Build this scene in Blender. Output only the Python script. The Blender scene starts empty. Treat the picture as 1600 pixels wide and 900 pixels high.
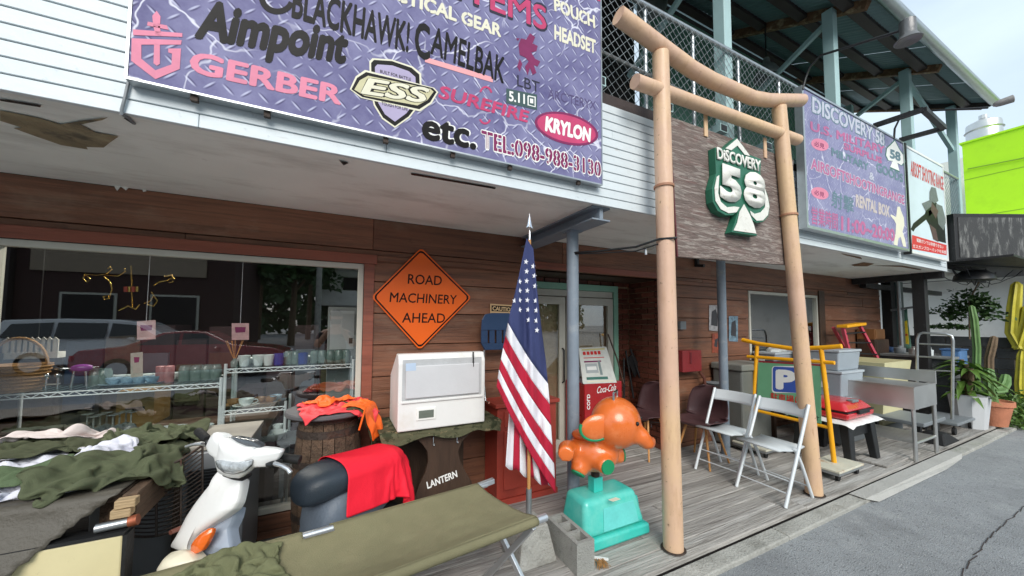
import bpy, bmesh, math, random
from mathutils import Vector, Matrix, noise
random.seed(7)
SC = bpy.context.scene
COL = SC.collection
R = math.radians
# ------------------------------------------------------------------ camera
FPX, CX, CY, H = 555.0, 800.0, 475.0, 1.5
TH, PI_, RO = R(26.3), R(3.0), R(0.3)
_f = Vector((math.sin(TH)*math.cos(PI_), math.cos(TH)*math.cos(PI_), math.sin(PI_)))
_r = Vector((math.cos(TH), -math.sin(TH), 0))
_u = _r.cross(_f)
_r, _u = _r*math.cos(RO)+_u*math.sin(RO), _u*math.cos(RO)-_r*math.sin(RO)
EYE = Vector((0, 0, H))
cam = bpy.data.cameras.new('camera')
camo = bpy.data.objects.new('camera', cam)
COL.objects.link(camo)
cam.sensor_width = 36
cam.lens = 36*FPX/1600
cam.shift_y = (CY-450)/1600
cam.clip_start = .03
cam.clip_end = 2000
camo.matrix_world = Matrix(((_r.x, _u.x, -_f.x, 0), (_r.y, _u.y, -_f.y, 0), (_r.z, _u.z, -_f.z, H), (0, 0, 0, 1)))
SC.camera = camo
# ------------------------------------------------------------------ light: bright overcast
SUN_EL, SUN_AZ = 34, 198      # azimuth measured from +Y towards +X
w = bpy.data.worlds.new('World'); SC.world = w; w.use_nodes = True
nt = w.node_tree; N = nt.nodes; L = nt.links
bg = N['Background']
sky = N.new('ShaderNodeTexSky'); sky.sky_type = 'NISHITA'; sky.sun_disc = False
sky.sun_elevation = R(SUN_EL); sky.sun_rotation = R(SUN_AZ)
sky.air_density = 1.0; sky.dust_density = 1.5; sky.ozone_density = 1.2
tc = N.new('ShaderNodeTexCoord'); mp = N.new('ShaderNodeMapping'); mp.inputs['Scale'].default_value = (1.2, 1.2, 3.2)
cn = N.new('ShaderNodeTexNoise'); cn.inputs['Scale'].default_value = 1.7; cn.inputs['Detail'].default_value = 8; cn.inputs['Roughness'].default_value = .52
cr = N.new('ShaderNodeValToRGB'); cr.color_ramp.elements[0].position = .34; cr.color_ramp.elements[1].position = .66
cr.color_ramp.elements[0].color = (.7, .7, .7, 1); cr.color_ramp.elements[1].color = (.97, .97, .97, 1)
mx = N.new('ShaderNodeMixRGB'); mx.inputs['Color2'].default_value = (4.6, 5.5, 6.2, 1)
L.new(tc.outputs['Generated'], mp.inputs['Vector']); L.new(mp.outputs[0], cn.inputs['Vector'])
L.new(cn.outputs['Fac'], cr.inputs[0]); L.new(cr.outputs[0], mx.inputs['Fac']); L.new(sky.outputs[0], mx.inputs['Color1'])
L.new(mx.outputs[0], bg.inputs['Color']); bg.inputs['Strength'].default_value = .085
sl = bpy.data.lights.new('sun', 'SUN'); sl.energy = 1.35; sl.angle = R(35); sl.color = (1, .96, .9)
so = bpy.data.objects.new('sun', sl); COL.objects.link(so)
_sd = Vector((math.sin(R(SUN_AZ))*math.cos(R(SUN_EL)), math.cos(R(SUN_AZ))*math.cos(R(SUN_EL)), math.sin(R(SUN_EL))))
so.rotation_euler = _sd.to_track_quat('Z', 'Y').to_euler(); so.location = _sd*30
vs_ = SC.view_settings; vs_.view_transform = 'Standard'; vs_.look = 'None'; vs_.gamma = 1; vs_.exposure = 1.15
vs_.use_curve_mapping = False
# ------------------------------------------------------------------ pixel -> point helpers
def ray(x, y): return _f + _r*((x-CX)/FPX) - _u*((y-CY)/FPX)
def pY(x, y, Y): d = ray(x, y); return EYE + d*(Y/d.y)
def pZ(x, y, Z=0.): d = ray(x, y); return EYE + d*((Z-H)/d.z)
def pX(x, y, X): d = ray(x, y); return EYE + d*(X/d.x)
def pt(x, y, pl): return {'X': pX, 'Y': pY, 'Z': pZ}[pl[0]](x, y, pl[1])
YT, YF, YW, ZS = 1.71, 1.90, 3.01, 2.325      # torii, fascia, wall planes; soffit height
GZ = -.07                                      # road level, the deck is 0
# ------------------------------------------------------------------ things and parts
WL = {}
def thing(name, label, cat, loc=(0, 0, 0), rz=0, group=None, local=False):
    o = bpy.data.objects.new(name, None); COL.objects.link(o)
    o.empty_display_size = .1
    o.location = loc; o.rotation_euler = (0, 0, rz); o['label'] = label; o['category'] = cat
    if group: o['group'] = group
    WL[o] = Vector((0, 0, 0)) if local else Vector(loc)
    return o
def tag(o, label, cat, group=None):
    o['label'] = label; o['category'] = cat
    if group: o['group'] = group
    return o
def copy_tree(o, parent=None):
    c = o.copy(); COL.objects.link(c)
    if parent: c.parent = parent
    for ch in [x for x in bpy.data.objects if x.parent == o]: copy_tree(ch, c)
    return c
def dup(o, loc, rz=0, label=None, scale=None):
    c = copy_tree(o); c.location = loc; c.rotation_euler = (0, 0, rz)
    if label: c['label'] = label
    if scale: c.scale = (scale,)*3 if not hasattr(scale, '__len__') else scale
    return c
class MB:
    def __init__(s): s.v = []; s.f = []
    def add(s, vs, fs):
        n = len(s.v); s.v += [tuple(v) for v in vs]; s.f += [tuple(i+n for i in f) for f in fs]; return s
    def b(s, x0, x1, y0, y1, z0, z1):
        return s.add([(x0, y0, z0), (x1, y0, z0), (x1, y1, z0), (x0, y1, z0), (x0, y0, z1), (x1, y0, z1), (x1, y1, z1), (x0, y1, z1)],
                     [(0, 3, 2, 1), (4, 5, 6, 7), (0, 1, 5, 4), (1, 2, 6, 5), (2, 3, 7, 6), (3, 0, 4, 7)])
    def bm(s, m, sx, sy, sz):
        vs = [m @ Vector((a*sx/2, b*sy/2, c*sz/2)) for c in (-1, 1) for a, b in ((-1, -1), (1, -1), (1, 1), (-1, 1))]
        return s.add(vs, [(0, 3, 2, 1), (4, 5, 6, 7), (0, 1, 5, 4), (1, 2, 6, 5), (2, 3, 7, 6), (3, 0, 4, 7)])
    def bar(s, p, q, w, h, up=(0, 0, 1)):
        p, q = Vector(p), Vector(q); d = (q-p).normalized(); up = Vector(up)
        if abs(d.dot(up)) > .98: up = Vector((0, 1, 0))
        a = d.cross(up).normalized()*w/2; c = a.cross(d).normalized()*h/2
        vs = [o+i*a+j*c for o in (p, q) for i, j in ((-1, -1), (1, -1), (1, 1), (-1, 1))]
        return s.add(vs, [(0, 3, 2, 1), (4, 5, 6, 7), (0, 1, 5, 4), (1, 2, 6, 5), (2, 3, 7, 6), (3, 0, 4, 7)])
    def tube(s, path, r, n=8, caps=True, closed=False):
        path = [Vector(p) for p in path]; k = len(path)
        rs = r if hasattr(r, '__len__') else [r]*k
        base = len(s.v); up = None
        for i, p in enumerate(path):
            if closed: t = path[(i+1) % k]-path[i-1]
            else: t = path[min(i+1, k-1)]-path[max(i-1, 0)]
            t.normalize()
            if up is None: up = Vector((0, 0, 1)) if abs(t.z) < .9 else Vector((0, 1, 0))
            a = t.cross(up).normalized(); c = a.cross(t).normalized(); up = c
            for j in range(n):
                an = 2*math.pi*j/n; s.v.append(tuple(p+(a*math.cos(an)+c*math.sin(an))*rs[i]))
        for i in range(k if closed else k-1):
            for j in range(n):
                a0 = base+i*n+j; a1 = base+i*n+(j+1) % n; b0 = base+((i+1) % k)*n+j; b1 = base+((i+1) % k)*n+(j+1) % n
                s.f.append((a0, b0, b1, a1))
        if caps and not closed:
            s.f.append(tuple(base+j for j in range(n))); s.f.append(tuple(base+(k-1)*n+j for j in reversed(range(n))))
        return s
    def lathe(s, prof, c=(0, 0, 0), n=20, cap=True):
        base = len(s.v); c = Vector(c)
        for r, z in prof:
            for j in range(n):
                a = 2*math.pi*j/n; s.v.append((c.x+r*math.cos(a), c.y+r*math.sin(a), c.z+z))
        for i in range(len(prof)-1):
            for j in range(n):
                s.f.append((base+i*n+j, base+i*n+(j+1) % n, base+(i+1)*n+(j+1) % n, base+(i+1)*n+j))
        if cap:
            s.f.append(tuple(base+j for j in reversed(range(n)))); s.f.append(tuple(base+(len(prof)-1)*n+j for j in range(n)))
        return s
    def ell(s, c, rx, ry, rz, n=18, m=10, rot=None):
        c = Vector(c); base = len(s.v); rot = rot or Matrix.Identity(3)
        for i in range(m+1):
            ph = math.pi*i/m
            for j in range(n):
                a = 2*math.pi*j/n
                s.v.append(tuple(c+rot @ Vector((rx*math.sin(ph)*math.cos(a), ry*math.sin(ph)*math.sin(a), -rz*math.cos(ph)))))
        for i in range(m):
            for j in range(n):
                s.f.append((base+i*n+j, base+i*n+(j+1) % n, base+(i+1)*n+(j+1) % n, base+(i+1)*n+j))
        return s
    def prism(s, pts, off):
        # closed polygon of 3-D points pushed by the vector off
        pts = [Vector(p) for p in pts]; off = Vector(off); k = len(pts); base = len(s.v)
        s.v += [tuple(p) for p in pts]+[tuple(p+off) for p in pts]
        s.f.append(tuple(base+i for i in range(k))); s.f.append(tuple(base+k+i for i in reversed(range(k))))
        for i in range(k): s.f.append((base+i, base+k+i, base+k+(i+1) % k, base+(i+1) % k))
        return s
    def grid(s, fn, nu, nv):
        base = len(s.v)
        for i in range(nu+1):
            for j in range(nv+1): s.v.append(tuple(fn(i/nu, j/nv)))
        for i in range(nu):
            for j in range(nv):
                a = base+i*(nv+1)+j; s.f.append((a, a+nv+1, a+nv+2, a+1))
        return s
    def mesh(s, name, off=Vector((0, 0, 0))):
        me = bpy.data.meshes.new(name); me.from_pydata([tuple(Vector(v)-off) for v in s.v], [], s.f); me.update(); return me
    def build(s, name, mat, parent=None, sm=None, bev=0, sub=0, solid=0, fix=True, bseg=2):
        off = WL.get(parent, Vector((0, 0, 0)))
        me = s.mesh(name, off)
        if fix:
            bm = bmesh.new(); bm.from_mesh(me); bmesh.ops.recalc_face_normals(bm, faces=bm.faces); bm.to_mesh(me); bm.free()
        return mobj(name, me, mat, parent, sm, bev, sub, solid, bseg)
def mobj(name, me, mat, parent=None, sm=None, bev=0, sub=0, solid=0, bseg=2):
    if mat is not None:
        for m in (mat if isinstance(mat, (list, tuple)) else [mat]): me.materials.append(m)
    if sm is not None:
        me.polygons.foreach_set('use_smooth', [True]*len(me.polygons))
        if sm < 180: me.set_sharp_from_angle(angle=R(sm))
    o = bpy.data.objects.new(name, me); COL.objects.link(o)
    if parent is not None: o.parent = parent
    WL[o] = WL.get(parent, Vector((0, 0, 0)))
    if solid: md = o.modifiers.new('s', 'SOLIDIFY'); md.thickness = solid; md.offset = 0
    if bev: md = o.modifiers.new('b', 'BEVEL'); md.width = bev; md.segments = bseg; md.limit_method = 'ANGLE'; md.angle_limit = R(40)
    if sub: md = o.modifiers.new('d', 'SUBSURF'); md.levels = sub; md.render_levels = sub
    return o
def struct(o): o['kind'] = 'structure'; return o
# ------------------------------------------------------------------ materials
def lin(c):
    return tuple((x/255/12.92 if x/255 <= .04045 else ((x/255+.055)/1.055)**2.4) for x in c)
def nn(nt, t, **kw):
    n = nt.nodes.new(t)
    for k, v in kw.items(): setattr(n, k, v)
    return n
MATS = {}
def mk(name, col, rough=.6, metal=0., var=.12, vs=5., bump=.08, bs=50., rnd=0., st=(1, 1, 1), dirt=None, spec=.5, coat=0., streak=None, trans=0., pores=None):
    """base colour with noise variation, optional streaks / dirt patches, fine relief; coordinates in metres, shifted per object"""
    m = bpy.data.materials.new(name); m.use_nodes = True; t = m.node_tree; P = t.nodes['Principled BSDF']; K = t.links.new
    c = lin(col)
    tc = nn(t, 'ShaderNodeTexCoord'); oi = nn(t, 'ShaderNodeObjectInfo')
    ad = nn(t, 'ShaderNodeVectorMath', operation='MULTIPLY_ADD'); ad.inputs[1].default_value = (37, 19, 53)
    cx = nn(t, 'ShaderNodeCombineXYZ')
    for i in range(3): K(oi.outputs['Random'], cx.inputs[i])
    K(cx.outputs[0], ad.inputs[0]); K(tc.outputs['Object'], ad.inputs[2])
    mp = nn(t, 'ShaderNodeMapping'); mp.inputs['Scale'].default_value = st; K(ad.outputs[0], mp.inputs['Vector'])
    n1 = nn(t, 'ShaderNodeTexNoise'); n1.inputs['Scale'].default_value = vs; n1.inputs['Detail'].default_value = 7; n1.inputs['Roughness'].default_value = .62
    K(mp.outputs[0], n1.inputs['Vector'])
    rp = nn(t, 'ShaderNodeValToRGB'); rp.color_ramp.elements[0].position = .28; rp.color_ramp.elements[1].position = .72
    rp.color_ramp.elements[0].color = tuple(x*(1-var) for x in c)+(1,); rp.color_ramp.elements[1].color = tuple(min(1, x*(1+var)) for x in c)+(1,)
    K(n1.outputs['Fac'], rp.inputs[0]); out = rp.outputs[0]
    def layer(col2, amt, scale, lo, hi, st2=None, out=out):
        n2 = nn(t, 'ShaderNodeTexNoise'); n2.inputs['Scale'].default_value = scale; n2.inputs['Detail'].default_value = 9; n2.inputs['Roughness'].default_value = .68; n2.inputs['Distortion'].default_value = 1.2 if name == 'weathered_plywood' else 0
        if st2:
            m2 = nn(t, 'ShaderNodeMapping'); m2.inputs['Scale'].default_value = st2; m2.inputs['Location'].default_value = (3.1, 7.7, 1.3); K(ad.outputs[0], m2.inputs['Vector']); K(m2.outputs[0], n2.inputs['Vector'])
        else: K(mp.outputs[0], n2.inputs['Vector'])
        mr = nn(t, 'ShaderNodeMapRange'); mr.inputs[1].default_value = lo; mr.inputs[2].default_value = hi; mr.inputs[4].default_value = amt
        K(n2.outputs['Fac'], mr.inputs[0])
        mi = nn(t, 'ShaderNodeMixRGB'); mi.inputs[2].default_value = lin(col2)+(1,)
        K(mr.outputs[0], mi.inputs[0]); K(out, mi.inputs[1]); return mi.outputs[0]
    if streak: out = layer(*streak, out=out)
    if dirt:
        for dd in (dirt if isinstance(dirt, list) else [dirt]): out = layer(*dd, out=out)
    if rnd:
        hs = nn(t, 'ShaderNodeHueSaturation'); mr = nn(t, 'ShaderNodeMapRange'); mr.inputs[3].default_value = 1-rnd; mr.inputs[4].default_value = 1+rnd
        K(oi.outputs['Random'], mr.inputs[0]); K(mr.outputs[0], hs.inputs['Value']); K(out, hs.inputs['Color']); out = hs.outputs[0]
    K(out, P.inputs['Base Color'])
    if bump:
        nb = nn(t, 'ShaderNodeTexNoise'); nb.inputs['Scale'].default_value = bs; nb.inputs['Detail'].default_value = 5
        K(mp.outputs[0], nb.inputs['Vector']); bp = nn(t, 'ShaderNodeBump'); bp.inputs['Strength'].default_value = min(1, bump*4); bp.inputs['Distance'].default_value = .01
        K(nb.outputs['Fac'], bp.inputs['Height']); K(bp.outputs[0], P.inputs['Normal'])
    rr = nn(t, 'ShaderNodeMapRange'); rr.inputs[3].default_value = max(0, rough-.1); rr.inputs[4].default_value = min(1, rough+.1)
    K(n1.outputs['Fac'], rr.inputs[0]); K(rr.outputs[0], P.inputs['Roughness'])
    P.inputs['Metallic'].default_value = metal; P.inputs['Specular IOR Level'].default_value = spec
    if coat: P.inputs['Coat Weight'].default_value = coat; P.inputs['Coat Roughness'].default_value = .08
    if trans: P.inputs['Transmission Weight'].default_value = trans
    MATS[name] = m; return m
def glassmat(name, col=(255, 255, 255), ior=1.6, tint=.9):
    m = bpy.data.materials.new(name); m.use_nodes = True; t = m.node_tree; t.nodes.remove(t.nodes['Principled BSDF'])
    o = t.nodes['Material Output']; tr = nn(t, 'ShaderNodeBsdfTransparent'); tr.inputs[0].default_value = tuple(x*tint for x in lin(col))+(1,)
    gl = nn(t, 'ShaderNodeBsdfGlossy'); gl.inputs['Roughness'].default_value = .012
    fr = nn(t, 'ShaderNodeFresnel'); fr.inputs[0].default_value = ior; mi = nn(t, 'ShaderNodeMixShader')
    ge = nn(t, 'ShaderNodeNewGeometry'); om = nn(t, 'ShaderNodeMath', operation='SUBTRACT'); om.inputs[0].default_value = 1; t.links.new(ge.outputs['Backfacing'], om.inputs[1]); mu = nn(t, 'ShaderNodeMath', operation='MULTIPLY'); t.links.new(fr.outputs[0], mu.inputs[0]); t.links.new(om.outputs[0], mu.inputs[1])
    t.links.new(mu.outputs[0], mi.inputs[0]); t.links.new(tr.outputs[0], mi.inputs[1]); t.links.new(gl.outputs[0], mi.inputs[2]); t.links.new(mi.outputs[0], o.inputs[0])
    return m
WHITE = mk('white_siding_paint', (210, 219, 223), .5, var=.04, vs=3, bump=.05, bs=25, rnd=.03, dirt=[((150, 140, 122), .55, 6, .62, .78, (.6, 2, 2)), ((120, 128, 130), .35, 25, .6, .75)])
SOFFIT = mk('soffit_paint', (238, 241, 236), .7, var=.07, vs=1.6, bump=.1, bs=9, dirt=[((150, 146, 136), .5, 2.5, .5, .75, (.5, 1.6, 1)), ((120, 112, 100), .4, 14, .66, .76)])
WALLW = mk('stained_wall_boards', (126, 84, 62), .55, var=.3, vs=3.2, bump=.1, bs=30, rnd=.2, st=(.35, 3, 3.4), streak=((64, 44, 35), .8, 4.5, .48, .72, (.25, 5, 7)), dirt=[((150, 124, 104), .55, 2.2, .55, .75, (.8, 2, 2)), ((44, 34, 30), .6, 9, .62, .75, (1, 2, 2))])
TRIMW = mk('stained_trim', (138, 78, 60), .5, var=.25, vs=4, bump=.06, bs=30, rnd=.12, st=(.4, 3, 3), streak=((58, 32, 26), .6, 4, .5, .75, (.3, 5, 6)))
DECK = mk('weathered_deck_boards', (162, 158, 152), .85, var=.25, vs=2.8, bump=.25, bs=26, rnd=.16, st=(.28, 4.5, 4), streak=((62, 54, 48), .8, 4.2, .5, .68, (.3, 11, 4)), dirt=[((192, 192, 190), .6, 1.4, .52, .72), ((88, 78, 68), .5, 3, .6, .75)])
ROADM = mk('asphalt', (148, 151, 153), .9, var=.2, vs=.7, bump=.5, bs=120, streak=((222, 222, 218), .85, 60, .62, .68), dirt=[((84, 86, 88), .75, 48, .56, .64), ((112, 114, 116), .65, .9, .48, .66), ((178, 180, 180), .5, 1.7, .56, .72)])
CONC = mk('concrete', (168, 167, 160), .9, var=.15, vs=3, bump=.25, bs=70, dirt=[((98, 96, 88), .7, 5, .5, .7), ((205, 204, 198), .5, 2.2, .55, .7)])
BLOCK = mk('grey_block', (158, 158, 152), .9, var=.12, vs=9, bump=.4, bs=130, dirt=((110, 110, 104), .6, 22, .55, .7))
TORII = mk('torii_paint', (210, 174, 150), .45, var=.07, vs=2.5, bump=.05, bs=30, dirt=[((222, 188, 142), .7, 1.1, .42, .62), ((188, 150, 118), .5, 6, .5, .7, (3, 3, .8)), ((110, 86, 64), .85, 22, .64, .69), ((142, 92, 60), .5, 9, .62, .72, (4, 4, .7))])
PLY = mk('weathered_plywood', (112, 98, 92), .85, var=.28, vs=4, bump=.4, bs=15, st=(1, 1, 5), streak=((172, 163, 155), .6, 3.2, .5, .6, (1.3, 1, 11)), dirt=[((112, 62, 60), .55, 3, .55, .75), ((70, 60, 57), .5, 4, .54, .64, (1.2, 1, 14))])
POSTG = mk('grey_blue_post_paint', (126, 138, 150), .5, var=.12, vs=4, bump=.06, bs=30, dirt=[((168, 172, 172), .5, 9, .55, .7), ((92, 96, 98), .5, 12, .6, .75)])
MINT = mk('pale_green_steel_paint', (168, 196, 196), .5, var=.07, vs=4, bump=.04, bs=30, dirt=((120, 108, 92), .5, 18, .66, .76))
GREENW = mk('green_upper_wall', (98, 142, 124), .6, var=.12, vs=2, bump=.05)
ROOFM = mk('corrugated_roof_sheet', (112, 138, 140), .5, var=.12, vs=2, bump=.04, dirt=((80, 84, 82), .5, 4, .55, .75))
RUST = mk('rusty_rafter', (120, 88, 62), .8, var=.4, vs=14, bump=.3, bs=60, dirt=((206, 186, 150), .7, 9, .52, .66))
DKST = mk('dark_brown_steel', (62, 52, 50), .6, var=.2, vs=6, bump=.08)
BLACKW = mk('black_painted_wood', (26, 26, 27), .55, var=.25, vs=8, bump=.1, bs=40, dirt=((84, 84, 84), .5, 12, .6, .75))
BLACK = mk('black_plastic', (24, 25, 27), .45, var=.15, vs=10, bump=.04)
RUBBER = mk('black_rubber', (18, 18, 19), .7, var=.2, bump=.1)
GALV = mk('galvanised_steel', (178, 182, 184), .38, .85, var=.1, vs=12, bump=.02)
STEEL = mk('stainless_steel', (206, 206, 204), .36, .9, var=.06, vs=5, bump=.0, bs=30)
ALU = mk('aluminium', (208, 211, 214), .35, .8, var=.06, bump=.02)
CHROME = mk('chrome', (220, 222, 225), .1, 1., var=.03, bump=0)
CREAMF = mk('cream_window_frame', (196, 194, 182), .5, var=.06, vs=6, bump=.03)
MINTF = mk('mint_door_casing', (138, 186, 164), .5, var=.07, vs=6, bump=.04)
BRICK = mk('dark_red_brick', (104, 56, 42), .5, var=.25, vs=12, bump=.12, bs=60, rnd=.35)
MORTAR = mk('mortar', (172, 150, 122), .9, var=.15, vs=20, bump=.2)
GLASS = glassmat('shop_glass', (252, 254, 253), 2.9, .98)
GLASS2 = glassmat('thin_glass', (222, 238, 236), 1.5, .92)
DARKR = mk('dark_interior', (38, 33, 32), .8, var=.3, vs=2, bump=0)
REDP = mk('red_paint', (168, 66, 52), .5, var=.1, vs=4, bump=.04, dirt=((110, 42, 36), .5, 5, .55, .75))
ORANGE = mk('orange_sign_sheeting', (244, 104, 12), .4, var=.03, vs=4, bump=0)
INK = mk('black_print', (24, 22, 22), .5, var=.05, bump=0, spec=.15)
WPRINT = mk('white_print', (238, 238, 234), .5, var=.03, bump=0, spec=.15)
CREAMP = mk('cream_print', (226, 222, 200), .55, var=.05, vs=9, bump=0, spec=.15)
PINK = mk('faded_pink_print', (222, 138, 162), .55, var=.12, vs=7, bump=0, spec=.15)
HOTPINK = mk('faded_red_print', (192, 72, 112), .55, var=.16, vs=9, bump=0, spec=.15)
MAROON = mk('faded_maroon_print', (128, 50, 92), .55, var=.12, vs=12, bump=0, spec=.15)
SLATE = mk('faded_slate_print', (52, 52, 66), .55, var=.1, vs=12, bump=0, spec=.15)
LILAC = mk('lilac_print', (176, 166, 196), .55, var=.08, vs=9, bump=0, spec=.15)
FADEV = mk('faded_violet_print', (92, 84, 122), .55, var=.1, vs=12, bump=0, spec=.15)
DGREEN = mk('faded_green_print', (74, 120, 110), .55, var=.1, vs=12, bump=0, spec=.15)
SPGREEN = mk('deep_green_paint', (38, 104, 80), .5, var=.12, vs=9, bump=.05)
WORNW = mk('worn_white_paint', (226, 224, 216), .6, var=.06, vs=12, bump=.06, dirt=((150, 132, 108), .6, 26, .58, .7))
OLIVE = mk('olive_cotton', (80, 80, 58), .9, var=.15, vs=14, bump=.12, bs=260, rnd=.12, spec=.2)
OLIVEG = mk('green_cotton', (92, 98, 74), .9, var=.2, vs=14, bump=.12, bs=260, rnd=.15, spec=.2)
CANVAS = mk('cot_canvas', (132, 127, 98), .9, var=.1, vs=5, bump=.14, bs=320, spec=.2, dirt=((150, 142, 112), .5, 3, .5, .7))
TARP = mk('grey_tarp', (84, 79, 70), .6, var=.14, vs=4, bump=.1, bs=90, dirt=((70, 66, 58), .5, 3, .5, .7))
WCLOTH = mk('white_cotton', (222, 222, 232), .9, var=.06, vs=9, bump=.1, bs=240, spec=.2)
CORAL = mk('coral_red_nylon', (255, 78, 84), .55, var=.08, vs=6, bump=.06, bs=120)
REDC = mk('bright_red_cloth', (248, 24, 52), .7, var=.05, vs=6, bump=.06, bs=200)
ORNY = mk('orange_nylon', (255, 112, 36), .55, var=.08, vs=6, bump=.06, bs=120)
WPLAST = mk('white_plastic', (232, 232, 230), .35, var=.03, vs=5, bump=.01, dirt=((196, 186, 160), .4, 3, .58, .75))
LGREY = mk('light_grey_plastic', (206, 207, 210), .4, var=.04, vs=5, bump=.02)
MGREY = mk('mid_grey_plastic', (120, 126, 130), .5, var=.08, vs=5, bump=.04)
SEATV = mk('dark_blue_grey_vinyl', (44, 54, 64), .45, var=.12, vs=6, bump=.05, bs=150)
BODYG = mk('slate_grey_plastic', (92, 102, 114), .5, var=.1, vs=6, bump=.05, bs=90)
NAVY = mk('navy_plastic', (38, 62, 96), .4, var=.12, vs=6, bump=.03)
TURQ = mk('turquoise_fibreglass', (58, 196, 182), .38, var=.06, vs=3, bump=.03, bs=30, coat=.3, dirt=[((132, 214, 200), .6, 2.4, .5, .68), ((104, 128, 112), .5, 9, .64, .76)])
ELEOR = mk('orange_fibreglass', (222, 112, 48), .3, var=.08, vs=4, bump=.03, bs=30, coat=.5, dirt=[((240, 150, 96), .5, 5, .56, .7), ((160, 70, 30), .5, 7, .6, .75)])
GREENP = mk('green_paint', (22, 140, 92), .4, var=.08, vs=9, bump=.03)
YEL = mk('yellow_paint', (242, 172, 24), .4, var=.06, vs=6, bump=.03, dirt=((150, 96, 30), .5, 22, .68, .76))
SIGNG = mk('sign_green', (112, 172, 132), .5, var=.06, vs=5, bump=.02)
SIGNB = mk('sign_blue', (62, 92, 176), .45, var=.05, bump=.01)
REDPR = mk('red_print', (208, 44, 44), .5, var=.05, bump=0)
PURPB = mk('plum_brown_plastic', (78, 54, 56), .38, var=.08, vs=4, bump=.02)
BEECH = mk('beech_wood', (196, 142, 84), .5, var=.15, vs=6, bump=.04, st=(4, 4, .5))
OLDWOOD = mk('old_grey_brown_timber', (96, 76, 60), .85, var=.35, vs=5, bump=.3, bs=26, st=(4, .5, 4), rnd=.2, streak=((42, 32, 26), .8, 5, .5, .68, (9, .6, 9)))
DKWOOD = mk('dark_stained_wood', (66, 48, 36), .55, var=.3, vs=5, bump=.1, bs=30, st=(4, 4, .5), rnd=.15)
RAWWOOD = mk('pale_timber', (178, 152, 116), .8, var=.25, vs=5, bump=.15, rnd=.15, st=(.5, 4, 4), streak=((96, 72, 50), .6, 6, .52, .7, (.5, 8, 8)))
IRON = mk('rusty_black_iron', (66, 56, 50), .7, .3, var=.4, vs=20, bump=.2, dirt=((104, 64, 40), .5, 12, .55, .7))
AMBER = mk('amber_lens', (232, 108, 38), .15, var=.12, vs=40, bump=.05, coat=.6)
CERAM = mk('white_ceramic', (214, 222, 222), .2, var=.04, bump=0, rnd=.08)
CERBL = mk('blue_white_ceramic', (150, 178, 196), .2, var=.35, vs=40, bump=0, rnd=.1)
GOLD = mk('brass', (212, 178, 96), .25, 1., var=.1, bump=0)
WICKER = mk('wicker', (172, 128, 76), .7, var=.3, vs=40, bump=.4, bs=90, st=(1, 1, 3))
PURPLE = mk('purple_plastic', (124, 60, 140), .3, var=.08, bump=0)
REDBOX = mk('red_grill_lid', (196, 40, 48), .28, var=.08, vs=6, bump=.02, coat=.5)
COKE = mk('red_cooler_enamel', (168, 24, 30), .3, var=.08, vs=5, bump=.02, coat=.4)
PAPER = mk('paper', (214, 216, 210), .7, var=.1, vs=14, bump=.02)
TERRA = mk('terracotta', (188, 122, 92), .85, var=.15, vs=8, bump=.15)
LEAFM = mk('leaf_green', (88, 120, 50), .5, var=.3, vs=10, bump=.05, rnd=.1)
LEAFD = mk('dark_leaf', (52, 82, 36), .55, var=.35, vs=9, bump=.05)
CACT = mk('cactus_green', (96, 130, 74), .6, var=.2, vs=9, bump=.1)
CACTY = mk('cactus_yellow', (196, 186, 62), .55, var=.2, vs=6, bump=.08)
BARK = mk('bark', (112, 94, 74), .9, var=.3, vs=12, bump=.4, bs=50)
LIME = mk('lime_green_wall', (176, 232, 16), .6, var=.04, vs=1.5, bump=.03, dirt=((150, 205, 20), .4, 2, .5, .7))
HOUSEW = mk('white_render', (226, 224, 218), .75, var=.06, vs=2, bump=.08, dirt=((168, 164, 154), .5, 3, .55, .75))
DBLOCK = mk('dark_grey_block', (78, 80, 82), .85, var=.2, vs=5, bump=.2, rnd=.15, dirt=((126, 126, 122), .5, 6, .56, .7))
CHALK = mk('black_sign_face', (56, 56, 56), .6, var=.2, vs=4, bump=.1, streak=((152, 152, 148), .75, 3.5, .5, .68, (5, 1, 1)))
RUSTP = mk('rusty_pink_ladder', (192, 70, 90), .5, var=.12, vs=8, bump=.05)
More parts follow.
